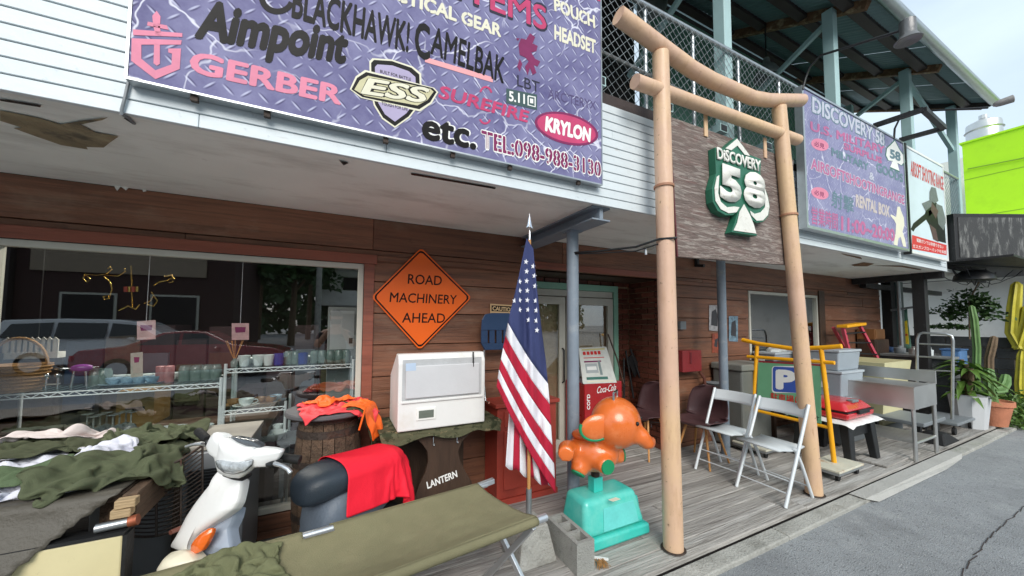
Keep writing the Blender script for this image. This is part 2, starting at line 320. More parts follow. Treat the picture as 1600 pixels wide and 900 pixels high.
def platemat(name='tread_plate_print', c0=(86, 82, 126), c1=(138, 137, 172), kd=.75, kh=.7):
    """printed tread plate: lilac ground, alternating slanted bars, pale cracks"""
    m = bpy.data.materials.new(name); m.use_nodes = True; t = m.node_tree; P = t.nodes['Principled BSDF']; K = t.links.new
    tc = nn(t, 'ShaderNodeTexCoord'); sx = nn(t, 'ShaderNodeSeparateXYZ'); K(tc.outputs['Object'], sx.inputs[0])
    def mth(op, a, b=None, c=None):
        n = nn(t, 'ShaderNodeMath', operation=op)
        for i, v in enumerate((a, b, c)):
            if v is None: continue
            if isinstance(v, (int, float)): n.inputs[i].default_value = v
            else: K(v, n.inputs[i])
        return n.outputs[0]
    S = 1/.062
    a0 = mth('MULTIPLY', sx.outputs[0], S); b0 = mth('MULTIPLY', sx.outputs[2], S)
    fa = mth('FLOOR', a0); fb = mth('FLOOR', b0)
    par = mth('MODULO', mth('ABSOLUTE', mth('ADD', fa, fb)), 2.)
    la = mth('SUBTRACT', mth('FRACT', a0), .5); lb = mth('SUBTRACT', mth('FRACT', b0), .5)
    sg = mth('SUBTRACT', mth('MULTIPLY', par, 2.), 1.)
    lb2 = mth('MULTIPLY', lb, sg)
    p = mth('ADD', la, lb2); q = mth('SUBTRACT', la, lb2)
    def bar(off):
        return mth('ADD', mth('MULTIPLY', mth('MULTIPLY', p, p), 1.7), mth('MULTIPLY', mth('POWER', mth('ADD', q, off), 2.), 60.))
    hi = mth('SUBTRACT', 1., mth('MULTIPLY', bar(.06), 1.)); lo = mth('SUBTRACT', 1., bar(-.08))
    hi = nn(t, 'ShaderNodeClamp'); K(mth('SUBTRACT', 1., mth('MULTIPLY', bar(.06), 1.25)), hi.inputs[0])
    lo = nn(t, 'ShaderNodeClamp'); K(mth('SUBTRACT', 1., mth('MULTIPLY', bar(-.09), 1.25)), lo.inputs[0])
    n1 = nn(t, 'ShaderNodeTexNoise'); n1.inputs['Scale'].default_value = 3; n1.inputs['Detail'].default_value = 9; n1.inputs['Roughness'].default_value = .7
    K(tc.outputs['Object'], n1.inputs['Vector'])
    rp = nn(t, 'ShaderNodeValToRGB'); e = rp.color_ramp.elements; e[0].position = .3; e[1].position = .7
    e[0].color = lin(c0)+(1,); e[1].color = lin(c1)+(1,); K(n1.outputs['Fac'], rp.inputs[0])
    def mix(fac, k, base, col):
        mi = nn(t, 'ShaderNodeMixRGB'); mi.inputs[2].default_value = lin(col)+(1,); K(mth('MULTIPLY', fac, k), mi.inputs[0]); K(base, mi.inputs[1]); return mi.outputs[0]
    out = mix(lo.outputs[0], kd, rp.outputs[0], (66, 62, 98)); out = mix(hi.outputs[0], kh, out, (206, 208, 232))
    n3 = nn(t, 'ShaderNodeTexNoise'); n3.inputs['Scale'].default_value = 5; n3.inputs['Detail'].default_value = 3; K(tc.outputs['Object'], n3.inputs['Vector'])
    av = nn(t, 'ShaderNodeVectorMath', operation='MULTIPLY_ADD'); av.inputs[1].default_value = (.16, .16, .16); K(n3.outputs['Color'], av.inputs[0]); K(tc.outputs['Object'], av.inputs[2])
    vo = nn(t, 'ShaderNodeTexVoronoi', feature='DISTANCE_TO_EDGE'); vo.inputs['Scale'].default_value = 3.1; K(av.outputs[0], vo.inputs['Vector'])
    ck = nn(t, 'ShaderNodeMapRange'); ck.inputs[1].default_value = .004; ck.inputs[2].default_value = .016; ck.inputs[3].default_value = 1; ck.inputs[4].default_value = 0
    K(vo.outputs['Distance'], ck.inputs[0])
    n4 = nn(t, 'ShaderNodeTexNoise'); n4.inputs['Scale'].default_value = 2.2; K(tc.outputs['Object'], n4.inputs['Vector'])
    k4 = nn(t, 'ShaderNodeMapRange'); k4.inputs[1].default_value = .42; k4.inputs[2].default_value = .56; K(n4.outputs['Fac'], k4.inputs[0])
    out = mix(mth('MULTIPLY', ck.outputs[0], k4.outputs[0]), .85, out, (228, 228, 240))
    K(out, P.inputs['Base Color']); P.inputs['Roughness'].default_value = .6; P.inputs['Specular IOR Level'].default_value = .2
    return m
PLATE = platemat()
PLATE2 = platemat('faded_tread_plate_print', (118, 117, 158), (154, 155, 184), .35, .4)
# ------------------------------------------------------------------ lettering: outline text turned into meshes
def text(body, BL, BR, TL, pl, mat, parent, bold=0., stencil=False, lift=.003, name='lettering', n=(0, -1, 0), depth=0):
    """fits the text's box to three corners given as pixels on the plane pl"""
    cu = bpy.data.curves.new('t', 'FONT'); cu.body = body; cu.size = 1; cu.offset = bold if depth else 0; cu.resolution_u = 3
    o = bpy.data.objects.new('t', cu); COL.objects.link(o); bpy.context.view_layer.update()
    me = bpy.data.meshes.new_from_object(o.evaluated_get(bpy.context.evaluated_depsgraph_get()))
    bpy.data.objects.remove(o); bpy.data.curves.remove(cu)
    if stencil:
        bm = bmesh.new(); bm.from_mesh(me)
        # every glyph loses a narrow upright slit
        isl = []; seen = set()
        for v in bm.verts:
            if v in seen: continue
            st = [v]; c = []; seen.add(v)
            while st:
                a = st.pop(); c.append(a)
                for e_ in a.link_edges:
                    b_ = e_.other_vert(a)
                    if b_ not in seen: seen.add(b_); st.append(b_)
            isl.append((min(a.co.x for a in c), max(a.co.x for a in c)))
        isl.sort(); chs = body.replace(' ', ''); chs = chs if len(chs) == len(isl) else None
        for q_, (x0, x1) in enumerate(isl):
            if x1-x0 < .25 or (chs and chs[q_] not in 'OCGQU0689De'): continue
            xc = (x0+x1)/2; hw = .022+bold*.8
            for xx in (xc-hw, xc+hw):
                fs = [f for f in bm.faces if x0-.001 <= f.calc_center_median().x <= x1+.001]
                g = set(fs)
                for f in fs: g.update(f.edges); g.update(f.verts)
                bmesh.ops.bisect_plane(bm, geom=list(g), plane_co=(xx, 0, 0), plane_no=(1, 0, 0))
            kill = [f for f in bm.faces if abs(f.calc_center_median().x-xc) < hw*.98]
            bmesh.ops.delete(bm, geom=kill, context='FACES')
        bm.to_mesh(me); bm.free()
    if bold and not depth:     # weight: the thin glyphs repeated a hair to every side
        bm = bmesh.new()
        for ax, ay in [(0, 0)]+[(math.cos(k*math.pi/4)*bold, math.sin(k*math.pi/4)*bold) for k in range(8)]:
            n0 = len(bm.verts); bm.from_mesh(me); bm.verts.ensure_lookup_table()
            for v_ in bm.verts[n0:]: v_.co.x += ax; v_.co.y += ay
        bm.to_mesh(me); bm.free()
    if not depth:     # glyph outlines can overlap: give every face its own hair of height so that none coincide
        bm = bmesh.new(); bm.from_mesh(me); bmesh.ops.split_edges(bm, edges=bm.edges)
        for i_, f_ in enumerate(bm.faces):
            for v_ in f_.verts: v_.co.z = (i_*.6180339) % 1
        bm.to_mesh(me); bm.free()
    xs = [v.co.x for v in me.vertices]; ys = [v.co.y for v in me.vertices]
    x0, x1, y0, y1 = min(xs), max(xs), min(ys), max(ys); FX = xs
    a, b, c = (BL, BR, TL) if pl is None else (pt(*BL, pl), pt(*BR, pl), pt(*TL, pl))
    off = WL.get(parent, Vector((0, 0, 0))); nv = Vector(n)*lift*(1 if depth else .35)
    for v in me.vertices:
        s = (v.co.x-x0)/(x1-x0); q = (v.co.y-y0)/(y1-y0)
        v.co = a+(b-a)*s+(c-a)*q+nv+(Vector(n)*v.co.z*.00022 if not depth else Vector())-off
    if not depth:     # words standing apart become parts of their own
        fx = sorted((min(FX[i] for i in p.vertices), max(FX[i] for i in p.vertices), p.index) for p in me.polygons); cl_ = [[fx[0]]]; hi_ = fx[0][1]
        for a_ in fx[1:]:
            if a_[0]-hi_ > .15: cl_.append([])
            cl_[-1].append(a_); hi_ = max(hi_, a_[1])
        if len(cl_) > 1:
            for c_ in cl_:
                vs_2 = []; fs_2 = []
                for _, _, pi in c_:
                    b0 = len(vs_2); pv = list(me.polygons[pi].vertices); vs_2 += [tuple(me.vertices[i].co) for i in pv]; fs_2.append(tuple(range(b0, b0+len(pv))))
                m3 = bpy.data.meshes.new(name); m3.from_pydata(vs_2, [], fs_2); o = mobj(name, m3, mat, parent)
            return o
    o = mobj(name, me, mat, parent)
    if depth: md = o.modifiers.new('s', 'SOLIDIFY'); md.thickness = depth; md.offset = 0
    return o
def poly(pts, pl, mat, parent, lift=.003, n=(0, -1, 0), name='emblem', th=.001, bev=0):
    """flat piece cut to an outline given in pixels on a plane"""
    nv = Vector(n); k_ = 1 if th > .0015 else .35; q = [pt(x, y, pl)+nv*lift*k_ for x, y in pts]
    return MB().prism(q, -nv*th*k_*.6).build(name, mat, parent, bev=bev)
def polys(ps, pl, mat, parent, lift=.003, n=(0, -1, 0), name='emblem', th=.001):
    for pts in ps: poly(pts, pl, mat, parent, lift, n, name, th)
def arc(cx, cy, rx, ry, a0, a1, n=24, rot=0):
    o = []
    for i in range(n+1):
        a = R(a0+(a1-a0)*i/n); x, y = rx*math.cos(a), ry*math.sin(a); c, s = math.cos(R(rot)), math.sin(R(rot))
        o.append((cx+x*c-y*s, cy+x*s+y*c))
    return o
def strip(pts, w):
    """a ribbon of pixel width w along a pixel path"""
    l, r = [], []
    for i, p in enumerate(pts):
        a = Vector(pts[max(i-1, 0)]); b = Vector(pts[min(i+1, len(pts)-1)]); d = (b-a).normalized(); nrm = Vector((-d.y, d.x))*w/2
        l.append(tuple(Vector(p)+nrm)); r.append(tuple(Vector(p)-nrm))
    return l+r[::-1]
# ================================================================== ground
struct(MB().grid(lambda a, b: (-150+320*a, -160+320*b, GZ), 4, 4).build('road', ROADM))
kerb = struct(thing('kerb', '', '')); del kerb['label']; del kerb['category']
x = -3.0
while x < 13:
    ln = 1.17 if x > 3.2 else 1.5
    y0 = 1.497+random.uniform(-.006, .006)
    MB().b(x, x+ln-.008, y0, 1.612, GZ-.12, GZ+.032+random.uniform(-.003, .003)).build('kerb_stone', CONC, kerb, bev=.008)
    x += ln
MB().add([(4.35, 1.45, GZ+.005), (6.0, 1.44, GZ+.005), (6.62, 1.47, GZ+.005), (6.72, 1.49, GZ+.043), (6.72, 1.6, GZ+.043), (4.2, 1.6, GZ+.043), (4.2, 1.49, GZ+.043)], [(0, 1, 2, 3, 6), (3, 4, 5, 6)]).build('concrete_patch', mk('pale_concrete', (172, 171, 166), .9, var=.08, bump=.2), kerb)
mb = MB()
for k, (pa, pb) in enumerate((((1600, 792), (1545, 840)), ((1545, 840), (1500, 900)), ((1600, 792), (1640, 770)))):
    a, b = pZ(*pa, GZ+.004), pZ(*pb, GZ+.004)
    for i in range(6):
        p = a.lerp(b, i/6); q = a.lerp(b, (i+1)/6); j = Vector((random.uniform(-.01, .01), random.uniform(-.01, .01), 0))
        mb.bar(p+j, q-j, random.uniform(.003, .008), .002)
mb.build('crack', DKST, bpy.data.objects['road'])
deck = struct(thing('deck', '', '')); del deck['label']; del deck['category']
MB().b(-4, 12.6, 1.64, 4.2, -.3, -.05).build('deck_base', DARKR, deck)
y = 1.618; row = 0
while y < 3.58:
    wd = random.choice((.14, .145, .15)); x = -3.6-random.uniform(0, 1.5)
    while x < 10.4:
        ln = random.uniform(1.7, 3.4); x1 = min(x+ln, 10.4); dz = random.uniform(-.004, .003); tl = random.uniform(-.003, .003)
        if x1-x > .2:
            n = 5; mbp = MB()
            def top(a, b, x=x, x1=x1, y=y, wd=wd, dz=dz, tl=tl): return (x+.002+(x1-x-.005)*a, y+(wd-.006)*b, dz+tl*(b-.5)*2+.0025*noise.noise(Vector((x+3*a, y*9, b*2))))
            mbp.b(x+.002, x1-.003, y, y+wd-.006, -.035, dz)
            mbp.build('plank', DECK, deck, bev=.004, bseg=1)
        x = x1
    y += wd; row += 1
# ================================================================== shop building
B = thing('shop_building', 'two-storey shop with white siding, stained board wall and covered balcony', 'building', (2, YW, 0))
OPN = [(-1.76, .21, .16, 1.975), (1.75, 3.5, -.1, 2.03), (5.2, 7.13, .96, 1.985)]
X0, X1 = -3.4, 9.45
def cuts(z0, z1):
    iv = [(X0, X1)]
    for a, b, c, d in OPN:
        if z1 > c+.02 and z0 < d-.02:
            nv = []
            for p, q in iv:
                if b <= p or a >= q: nv.append((p, q)); continue
                if a > p: nv.append((p, a))
                if b < q: nv.append((b, q))
            iv = nv
    return iv
zs = [ZS]
while zs[-1] > .02: zs.append(max(0, zs[-1]-.252))
allz = sorted(set(zs))
for i in range(len(allz)-1):
    z0, z1 = allz[i], allz[i+1]
    # boards that meet an opening's head or sill part-way are notched by cutting them in two
    br = sorted(set([z0, z1]+[v for o_ in OPN for v in o_[2:] if z0+.03 < v < z1-.03]))
    for k in range(len(br)-1):
        for p, q in cuts(br[k], br[k+1]):
            x = p
            while x < q-.01:
                ln = random.uniform(1.5, 2.6); xe = q if x+ln > q-.5 else x+ln
                pr = random.uniform(0, .006)
                MB().b(x, xe-.002, YW-pr, YW+.03, br[k]+(.003 if k == 0 else 0), br[k+1]-(.003 if k == len(br)-2 else .0005)).build('wall_board', WALLW, B, bev=.003, bseg=1)
                x = xe
# backing wall, inside rooms
mb = MB()
for z0, z1 in ((0, .16), (.16, .96), (.96, 1.975), (1.975, 2.03), (2.03, 2.42)):
    for p, q in cuts(z0+.03 if z0 else .03, z1-.03): mb.b(p, q, YW+.034, YW+.12, z0, z1)
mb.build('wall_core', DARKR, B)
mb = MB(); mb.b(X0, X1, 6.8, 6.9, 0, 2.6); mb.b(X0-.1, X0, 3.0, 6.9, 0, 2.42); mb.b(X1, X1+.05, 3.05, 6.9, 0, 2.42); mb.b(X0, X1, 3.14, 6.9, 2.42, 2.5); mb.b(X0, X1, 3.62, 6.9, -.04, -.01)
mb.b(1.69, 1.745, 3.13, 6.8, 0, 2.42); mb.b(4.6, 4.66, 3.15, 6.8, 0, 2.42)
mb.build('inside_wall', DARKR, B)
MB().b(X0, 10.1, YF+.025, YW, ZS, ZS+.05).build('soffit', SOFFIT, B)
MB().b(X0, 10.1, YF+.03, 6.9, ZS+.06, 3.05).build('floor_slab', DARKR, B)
# blown-out patch in the soffit, peeling flakes
PL = ('Z', ZS-.004)
ptch = [(0, 172), (30, 178), (60, 184), (95, 194), (118, 190), (168, 183), (160, 187), (125, 194), (148, 206), (185, 213), (172, 222), (162, 230), (135, 229), (137, 233), (95, 226), (72, 218), (60, 214), (22, 200), (35, 199), (0, 188)]
BARE = mk('bare_concrete_patch', (142, 130, 104), .95, var=.3, vs=9, bump=.8, bs=20, dirt=[((80, 76, 68), .8, 7, .5, .62), ((176, 164, 134), .6, 5, .55, .68)])
poly(ptch, PL, BARE, B, .002, (0, 0, -1), 'broken_patch', .002)
polys([[(60, 192), (78, 195), (104, 202), (106, 209), (94, 205), (88, 216), (80, 208), (70, 202)], [(0, 154), (64, 164), (63, 167), (0, 157)], [(195, 183), (212, 192), (208, 194), (193, 184)], [(530, 250), (545, 254), (537, 258)], [(642, 270), (775, 293), (773, 295), (643, 273)]], PL, BLACK, B, .005, (0, 0, -1), 'crack', .001)
polys([[(1314, 396), (1345, 402), (1347, 405), (1318, 398)], [(1330, 414), (1350, 410), (1366, 412), (1355, 416), (1335, 416)], [(1360, 415), (1410, 415), (1440, 421), (1438, 422), (1408, 417)]], PL, RUST, B, .004, (0, 0, -1), 'crack', .001)
mb = MB()
for pts in ([(175, 285), (216, 284), (200, 293), (196, 297), (188, 291), (182, 298)], [(216, 285), (222, 287), (228, 298), (223, 299)]):
    a = [pY(x_, y_, YW-.02) for x_, y_ in pts]; mb.prism([Vector((p.x, p.y-.12*(p.z-a[0].z), p.z)) for p in a], (0, .003, 0))
mb.build('peeling_flake', WORNW, B)
# siding boards of the fascia
z = ZS-.012; k = 0
while z < 3.05:
    h_ = .0618; x = X0+(0 if k % 2 else -.3)
    while x < 8.36:
        xe = min(x+random.uniform(2.6, 3.7), 8.37)
        if 8.37-xe < .5: xe = 8.37
        a = .006; mbp = MB()
        mbp.add([(x, YF-.006, z+.003), (xe-.002, YF-.006, z+.003), (xe-.002, YF-.003, z+h_-.001), (x, YF-.003, z+h_-.001), (x, YF+.018, z+.004), (xe-.002, YF+.018, z+.004), (xe-.002, YF+.018, z+h_), (x, YF+.018, z+h_)],
                [(0, 1, 2, 3), (4, 7, 6, 5), (0, 4, 5, 1), (3, 2, 6, 7), (0, 3, 7, 4), (1, 5, 6, 2)])
        mbp.build('siding_board', WHITE, B, bev=.002, bseg=1)
        x = xe
    z += h_; k += 1
mb = MB()
for i in range(12): mb.b(8.374, 8.40, YF+.0, 3.0, ZS+i*.0618, ZS+i*.0618+.059)
mb.build('end_siding', WHITE, B)
mb = MB(); zz = 3.06
while zz < 4.2: mb.b(X0, -.80, YF-.008, YF+.012, zz, zz+.059); zz += .0618
mb.build('upper_siding', WHITE, B)
# soffit beam and posts
MB().b(1.58, 1.74, YF+.04, YW-.01, ZS-.012, ZS-.001).b(1.645, 1.675, YF+.04, YW-.01, ZS-.09, ZS-.012).b(1.58, 1.74, YF+.04, YW-.01, ZS-.1, ZS-.09).build('soffit_beam', POSTG, B)
for (px_, py_, zt) in ((1.665, 2.29, ZS-.1), (4.02, 2.62, ZS)):
    p_ = MB().lathe([(.047, 0), (.047, zt)], (px_, py_, 0), 20).build('post', POSTG, B, sm=60)
    MB().b(px_-.055, px_+.055, py_-.055, py_+.055, zt-.012, zt-.001).build('cap_plate', POSTG, p_)
MB().lathe([(.0, ZS), (.05, ZS-.001), (.055, ZS-.02), (.03, ZS-.035), (0, ZS-.036)], (3.0, 2.75, 0), 14, False).build('ceiling_light', CREAMF, B, sm=60)
# big shop window
wn = MB().b(-1.73, .185, YW-.002, YW+.05, 1.915, 1.955).b(-1.73, .185, YW-.002, YW+.05, .17, .21).b(-1.73, -1.685, YW-.002, YW+.05, .21, 1.915).b(.145, .185, YW-.002, YW+.05, .21, 1.915).build('window', CREAMF, B, bev=.003)
MB().b(-1.685, .145, YW+.022, YW+.028, .21, 1.915).build('pane', GLASS, wn)
for a in ((-1.9, .28, YW-.022, YW-.006, 1.957, 2.03), (.187, .262, YW-.022, YW-.006, .05, 1.956), (-1.84, -1.733, YW-.022, YW-.006, .05, 1.956)):
    MB().b(*a).build('window_trim', TRIMW, B, bev=.003)
# right-hand window
wn = MB().b(5.22, 7.11, YW-.002, YW+.06, 1.93, 1.97).b(5.22, 7.11, YW-.002, YW+.06, .98, 1.02).b(5.22, 5.26, YW-.002, YW+.06, 1.02, 1.93).b(7.07, 7.11, YW-.002, YW+.06, 1.02, 1.93).b(6.5, 6.56, YW-.001, YW+.06, 1.02, 1.93).build('window', CREAMF, B, bev=.003)
MB().b(5.26, 7.07, YW+.03, YW+.036, 1.02, 1.93).build('pane', GLASS, wn)
MB().grid(lambda a, b: (6.6+.42*a, YW+.12+.02*math.sin(a*40), 1.02+.9*b), 60, 1).build('curtain', WCLOTH, wn, sm=180)
for a in ((7.12, 7.3, YW-.02, YW-.006, .9, 2.05),): MB().b(*a).build('window_trim', DKWOOD, B, bev=.003)
# recessed entrance
DY = 3.56
MB().b(1.745, 3.56, DY+.03, DY+.1, 0, 2.42).b(3.515, 3.6, 3.02, DY+.05, 0, 2.42).b(1.70, 1.745, 3.04, DY+.05, 0, 2.42).build('alcove_core', MORTAR, B)
MB().b(1.72, 3.52, 3.04, DY+.05, 2.03, 2.1).build('alcove_ceiling', DKWOOD, B)
dr = MB().b(1.76, 3.27, DY-.05, DY+.02, 1.9, 1.975).b(3.2, 3.27, DY-.05, DY+.02, 0, 1.9).b(1.76, 1.82, DY-.05, DY+.02, 0, 1.9).build('door', MINTF, B, bev=.003)
MB().b(1.83, 3.19, DY-.03, DY+.01, 1.82, 1.895).build('head_frame', CREAMF, dr)
for a, b_ in ((1.83, 2.45), (2.47, 3.19)):
    MB().b(a, b_, DY-.04, DY, 1.72, 1.81).b(a, b_, DY-.04, DY, 0, .14).b(a, a+.085, DY-.04, DY, .14, 1.72).b(b_-.085, b_, DY-.04, DY, .14, 1.72).build('leaf_frame', CREAMF, dr, bev=.003)
    MB().b(a+.085, b_-.085, DY-.022, DY-.016, .14, 1.72).build('pane', GLASS, dr)
for hx in (2.405, 2.52): MB().tube([(hx, DY-.045, .8), (hx, DY-.08, .82), (hx, DY-.08, 1.18), (hx, DY-.045, 1.2)], .009, 8).build('handle', BLACK, dr, sm=60)
MB().b(1.745, 3.515, DY+.004, DY+.03, 0, 2.03).build('door_backing', DARKR, B) if False else None
# bricks of the alcove: beside and above the doors, and the right-hand return wall
bme = MB().b(0, .2, 0, .02, 0, .058).mesh('brick'); bme.materials.append(BRICK)
cnt = 0
def brick(x, y, z, rz, sx=1.):
    global cnt
    o = bpy.data.objects.new('brick', bme); COL.objects.link(o); o.parent = B
    o.location = Vector((x, y, z))-WL[B]; o.rotation_euler = (0, 0, rz); o.scale = (sx, 1, 1); cnt += 1
for i in range(30):
    z = .005+i*.0675
    if z > 1.98: break
    s = (i % 2)*.5
    if z < 1.92:
        brick(3.285, DY+.004, z, 0, .5 if i % 2 else 1.); 
        if i % 2: brick(3.395, DY+.004, z, 0, .55)
    for j in range(3):           # return wall, bricks laid along Y
        y0 = 3.03+j*.21+(.105 if i % 2 else 0)
        ln = min(.2, DY-.002-y0)
        if ln > .04: brick(3.514, y0+ln, z, -math.pi/2, ln/.2) if False else brick(3.516, y0, z, math.pi/2, ln/.2)
    if i % 2: brick(3.516, 3.03, z, math.pi/2, .47)
for i in range(9): brick(1.77+i*.21, DY-.0, 1.98, 0, .95)
MB().b(1.7, 3.55, YW-.02, YW+.0, 2.035, 2.10).build('lintel_board', TRIMW, B, bev=.003)
# ------------------------------------------------------------------ balcony
MB().b(.9, 8.2, YF+.02, YF+.09, 3.066, 3.15).build('edge_beam', DKST, B)
for k in range(7):
    xx = 1.55+k*.68
    jo = MB().b(xx, xx+.1, YF-.03, YF+.4, 3.156, 3.225).build('joist', MINT, B)
    MB().b(xx+.012, xx+.088, YF-.0345, YF-.031, 3.166, 3.215).build('hollow_end', BLACK, jo)
PX_ = [3.22, 5.33, 7.62, 9.62]
for xx in PX_+[.9]:
    MB().b(xx-.055, xx+.055, 1.97, 2.08, 3.06, 5.34).build('balcony_post', MINT, B, bev=.006)
MB().b(2.05, 2.15, 2.9, 3.0, 3.06, 5.7).build('balcony_post', MINT, B, bev=.006)
MB().b(8.9, 9.0, 3.1, 3.2, 3.06, 5.8).build('balcony_post', MINT, B, bev=.006)
def rz_(y): return 5.215+.51*(y-1.62)
for xx in PX_+[1.0]:
    MB().bar((xx+.09, 1.7, rz_(1.7)-.055), (xx+.09, 3.5, rz_(3.5)-.055), .07, .1, (0, 0, 1)).build('rafter', RUST, B)
for yy in (1.86, 2.32, 2.8, 3.25):
    MB().b(-1, 9.66, yy-.05, yy+.05, rz_(yy)-.018-.06, rz_(yy)-.022).build('purlin', DKST, B)
sheet = 0; x = -1.0
while x < 9.68:
    x1 = min(x+.8, 9.68); n = 40
    def rf(a, b, x=x, x1=x1): 
        xx = x+(x1-x)*a; y_ = 1.6+2.3*b; return (xx, y_, rz_(y_)+.008*math.sin(xx*2*math.pi/.08)+(.004 if sheet % 2 else 0))
    MB().grid(rf, 40, 2).build('roof_sheet', ROOFM, B, sm=180, solid=.002); x = x1-.0; sheet += 1
MB().tube([(-1, 1.57, rz_(1.57)-.0), (9.7, 1.57, rz_(1.57)-.0)], .06, 10).build('gutter', GALV, B, sm=60)
MB().b(9.66, 9.7, 1.6, 3.9, rz_(1.6)-.06, rz_(1.6)-.055).build('gable_trim', DKST, B) if False else None
MB().bar((9.67, 1.6, rz_(1.6)-.03), (9.67, 3.9, rz_(3.9)-.03), .02, .09).build('gable_trim', DKST, B)
for xx in PX_[:3]:
    a = Vector((xx, 2.08, 5.2)); MB().bar(a, (xx+.02, 3.25, 4.62), .05, .05).build('brace', MINT, B)
MB().bar((7.65, 2.03, 5.25), (9.6, 2.03, 4.55), .05, .07).build('brace', MINT, B)
for a, b_ in ((-1, 2.6), (3.6, 9.0)): MB().b(a, b_, 3.36, 3.42, 3.05, 5.95).build('upper_wall', GREENW, B)
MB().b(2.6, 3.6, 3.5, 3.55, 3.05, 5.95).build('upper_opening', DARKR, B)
MB().b(-1, 9.0, 3.36, 3.40, 5.96, 6.02).build('wall_plate', DKST, B)
# railing with chain link
MB().tube([(1.3, 1.955, 4.03), (4.55, 1.955, 4.03)], .021, 8).build('top_rail', GALV, B, sm=60)
MB().tube([(1.3, 1.955, 3.5), (3.1, 1.955, 3.42)], .014, 6).build('mid_rail', GALV, B, sm=60)
for xx in (1.4, 2.15, 2.72, 3.36, 4.05): MB().tube([(xx, 1.975, 3.15), (xx, 1.975, 4.03)], .017, 8).build('rail_post', GALV, B, sm=60)
def chain(x0, x1, z0, z1, y, name='chain_link', sp=.078, r=.0022):
    mb = MB(); h_ = z1-z0; k = -int(h_/sp)-1
    while x0+k*sp < x1:
        for sgn in (1, -1):
            a = x0+k*sp; p, q = (a, z0), (a+h_, z1)
            if sgn < 0: p, q = (a, z1), (a+h_, z0)
            (xa, za), (xb, zb) = p, q
            if xa < x0: za += (zb-za)*(x0-xa)/(xb-xa); xa = x0
            if xb > x1: zb = za+(zb-za)*(x1-xa)/(xb-xa); xb = x1
            if xb-xa > .01: mb.tube([(xa, y+.002*sgn, za), (xb, y+.002*sgn, zb)], r, 4, False)
        k += 1
    o = mb.build(name, GALV, B, sm=180, fix=False); o['kind'] = 'stuff'; return o
chain(1.3, 4.55, 3.1, 4.03, 1.94)
chain(8.3, 9.6, 3.1, 4.0, 1.99, sp=.1)
MB().tube([(8.3, 1.99, 4.02), (9.6, 1.99, 4.02)], .02, 8).build('top_rail', GALV, B, sm=60)
for (a, yy, zz) in ((3.05, 2.7, 5.2), (5.35, 2.75, 5.15)):
    o = thing('pendant_lamp', 'grey bell-shaped pendant lamp under the balcony roof '+('left of the first pale post' if a < 4 else 'above the second purple sign'), 'lamp', (a, yy, zz), group='balcony pendant lamps')
    MB().lathe([(.16, -.2), (.15, -.12), (.11, -.04), (.05, .02), (.035, .1), (0, .1)], (a, yy, zz), 18, False).build('shade', mk('lamp_grey', (120, 128, 126), .5, var=.08), o, sm=60, solid=.003)
    MB().tube([(a, yy, zz+.1), (a, yy, rz_(yy)-.03)], .008, 6).build('cord', BLACK, o)
# ================================================================== large purple sign over the fascia
S = thing('shop_sign', 'large lilac tread-plate sign listing tactical gear brands, on the white fascia', 'sign', (.4, 1.86, 2.45))
MB().b(-.745, 1.58, 1.842, 1.885, 2.437, 4.45).build('panel', PLATE, S)
mb = MB()
for a in ((-.752, 1.587, 1.838, 1.888, 2.428, 2.4365), (1.5805, 1.589, 1.838, 1.888, 2.4365, 4.45), (-.754, -.7455, 1.838, 1.888, 2.4365, 4.45)): mb.b(*a)
mb.build('edge_trim', GALV, S)
for xx in (-.55, -.3, .2, .55, .9, 1.4): MB().b(xx-.012, xx+.012, 1.85, 1.87, 2.405, 2.428).build('bracket', IRON, S)
PS = ('Y', 1.8415)
def T(b, BL, BR, TL, m, **k): return text(b, BL, BR, TL, PS, m, S, **k)
T('GERBER', (294, 113), (533, 165), (299, 78), PINK, bold=.035)
polys([[(238, 25), (245, 17), (251, 26), (250, 44), (253, 57), (243, 55), (240, 42)], [(231, 34), (261, 40), (264, 47), (230, 40)], [(208, 46), (285, 52), (285, 58), (208, 55)], [(206, 60), (284, 63), (283, 70), (221, 70), (221, 92), (243, 110), (243, 124), (205, 95)], [(241, 68), (250, 69), (250, 100), (245, 103), (240, 99)], [(283, 76), (263, 76), (263, 82), (269, 84), (268, 101), (243, 110), (243, 124), (281, 108)]], PS, PINK, S)
T('Aimpoint', (298, 79), (536, 117), (318, -3), INK, bold=.05)
T('BLACKHAWK!', (455, 28), (638, 83), (460, -26), INK, bold=.028)
polys([strip(arc(433, -4, 24, 22, 10, 175, 16, 10), 9)], PS, INK, S)
T('C', (648, 90), (672, 96), (648, 32), INK, bold=.03)
T('AMELBAK', (672, 84), (787, 131), (676, 40), INK, bold=.018)
polys([[(664, 89), (770, 121), (770, 129), (664, 97)]], PS, mk('salmon_print', (232, 160, 164), .55, var=.05, bump=0), S)
T('TACTICAL GEAR', (574, -14), (783, 59), (575, -38), CREAMP, bold=.04, stencil=True)
T('ITEMS', (712, 0), (856, 53), (712, -50), SLATE, bold=.03, lift=.002)
T('ITEMS', (715, -4), (854, 49), (715, -46), HOTPINK, bold=.018, stencil=True)
T('POUCH', (866, 17), (930, 45), (865, -5), CREAMP, bold=.04, stencil=True)
T('HEADSET', (866, 62), (931, 85), (866, 38), CREAMP, bold=.04, stencil=True)
T('M', (915, -8), (938, 3), (915, -30), HOTPINK, bold=.04)
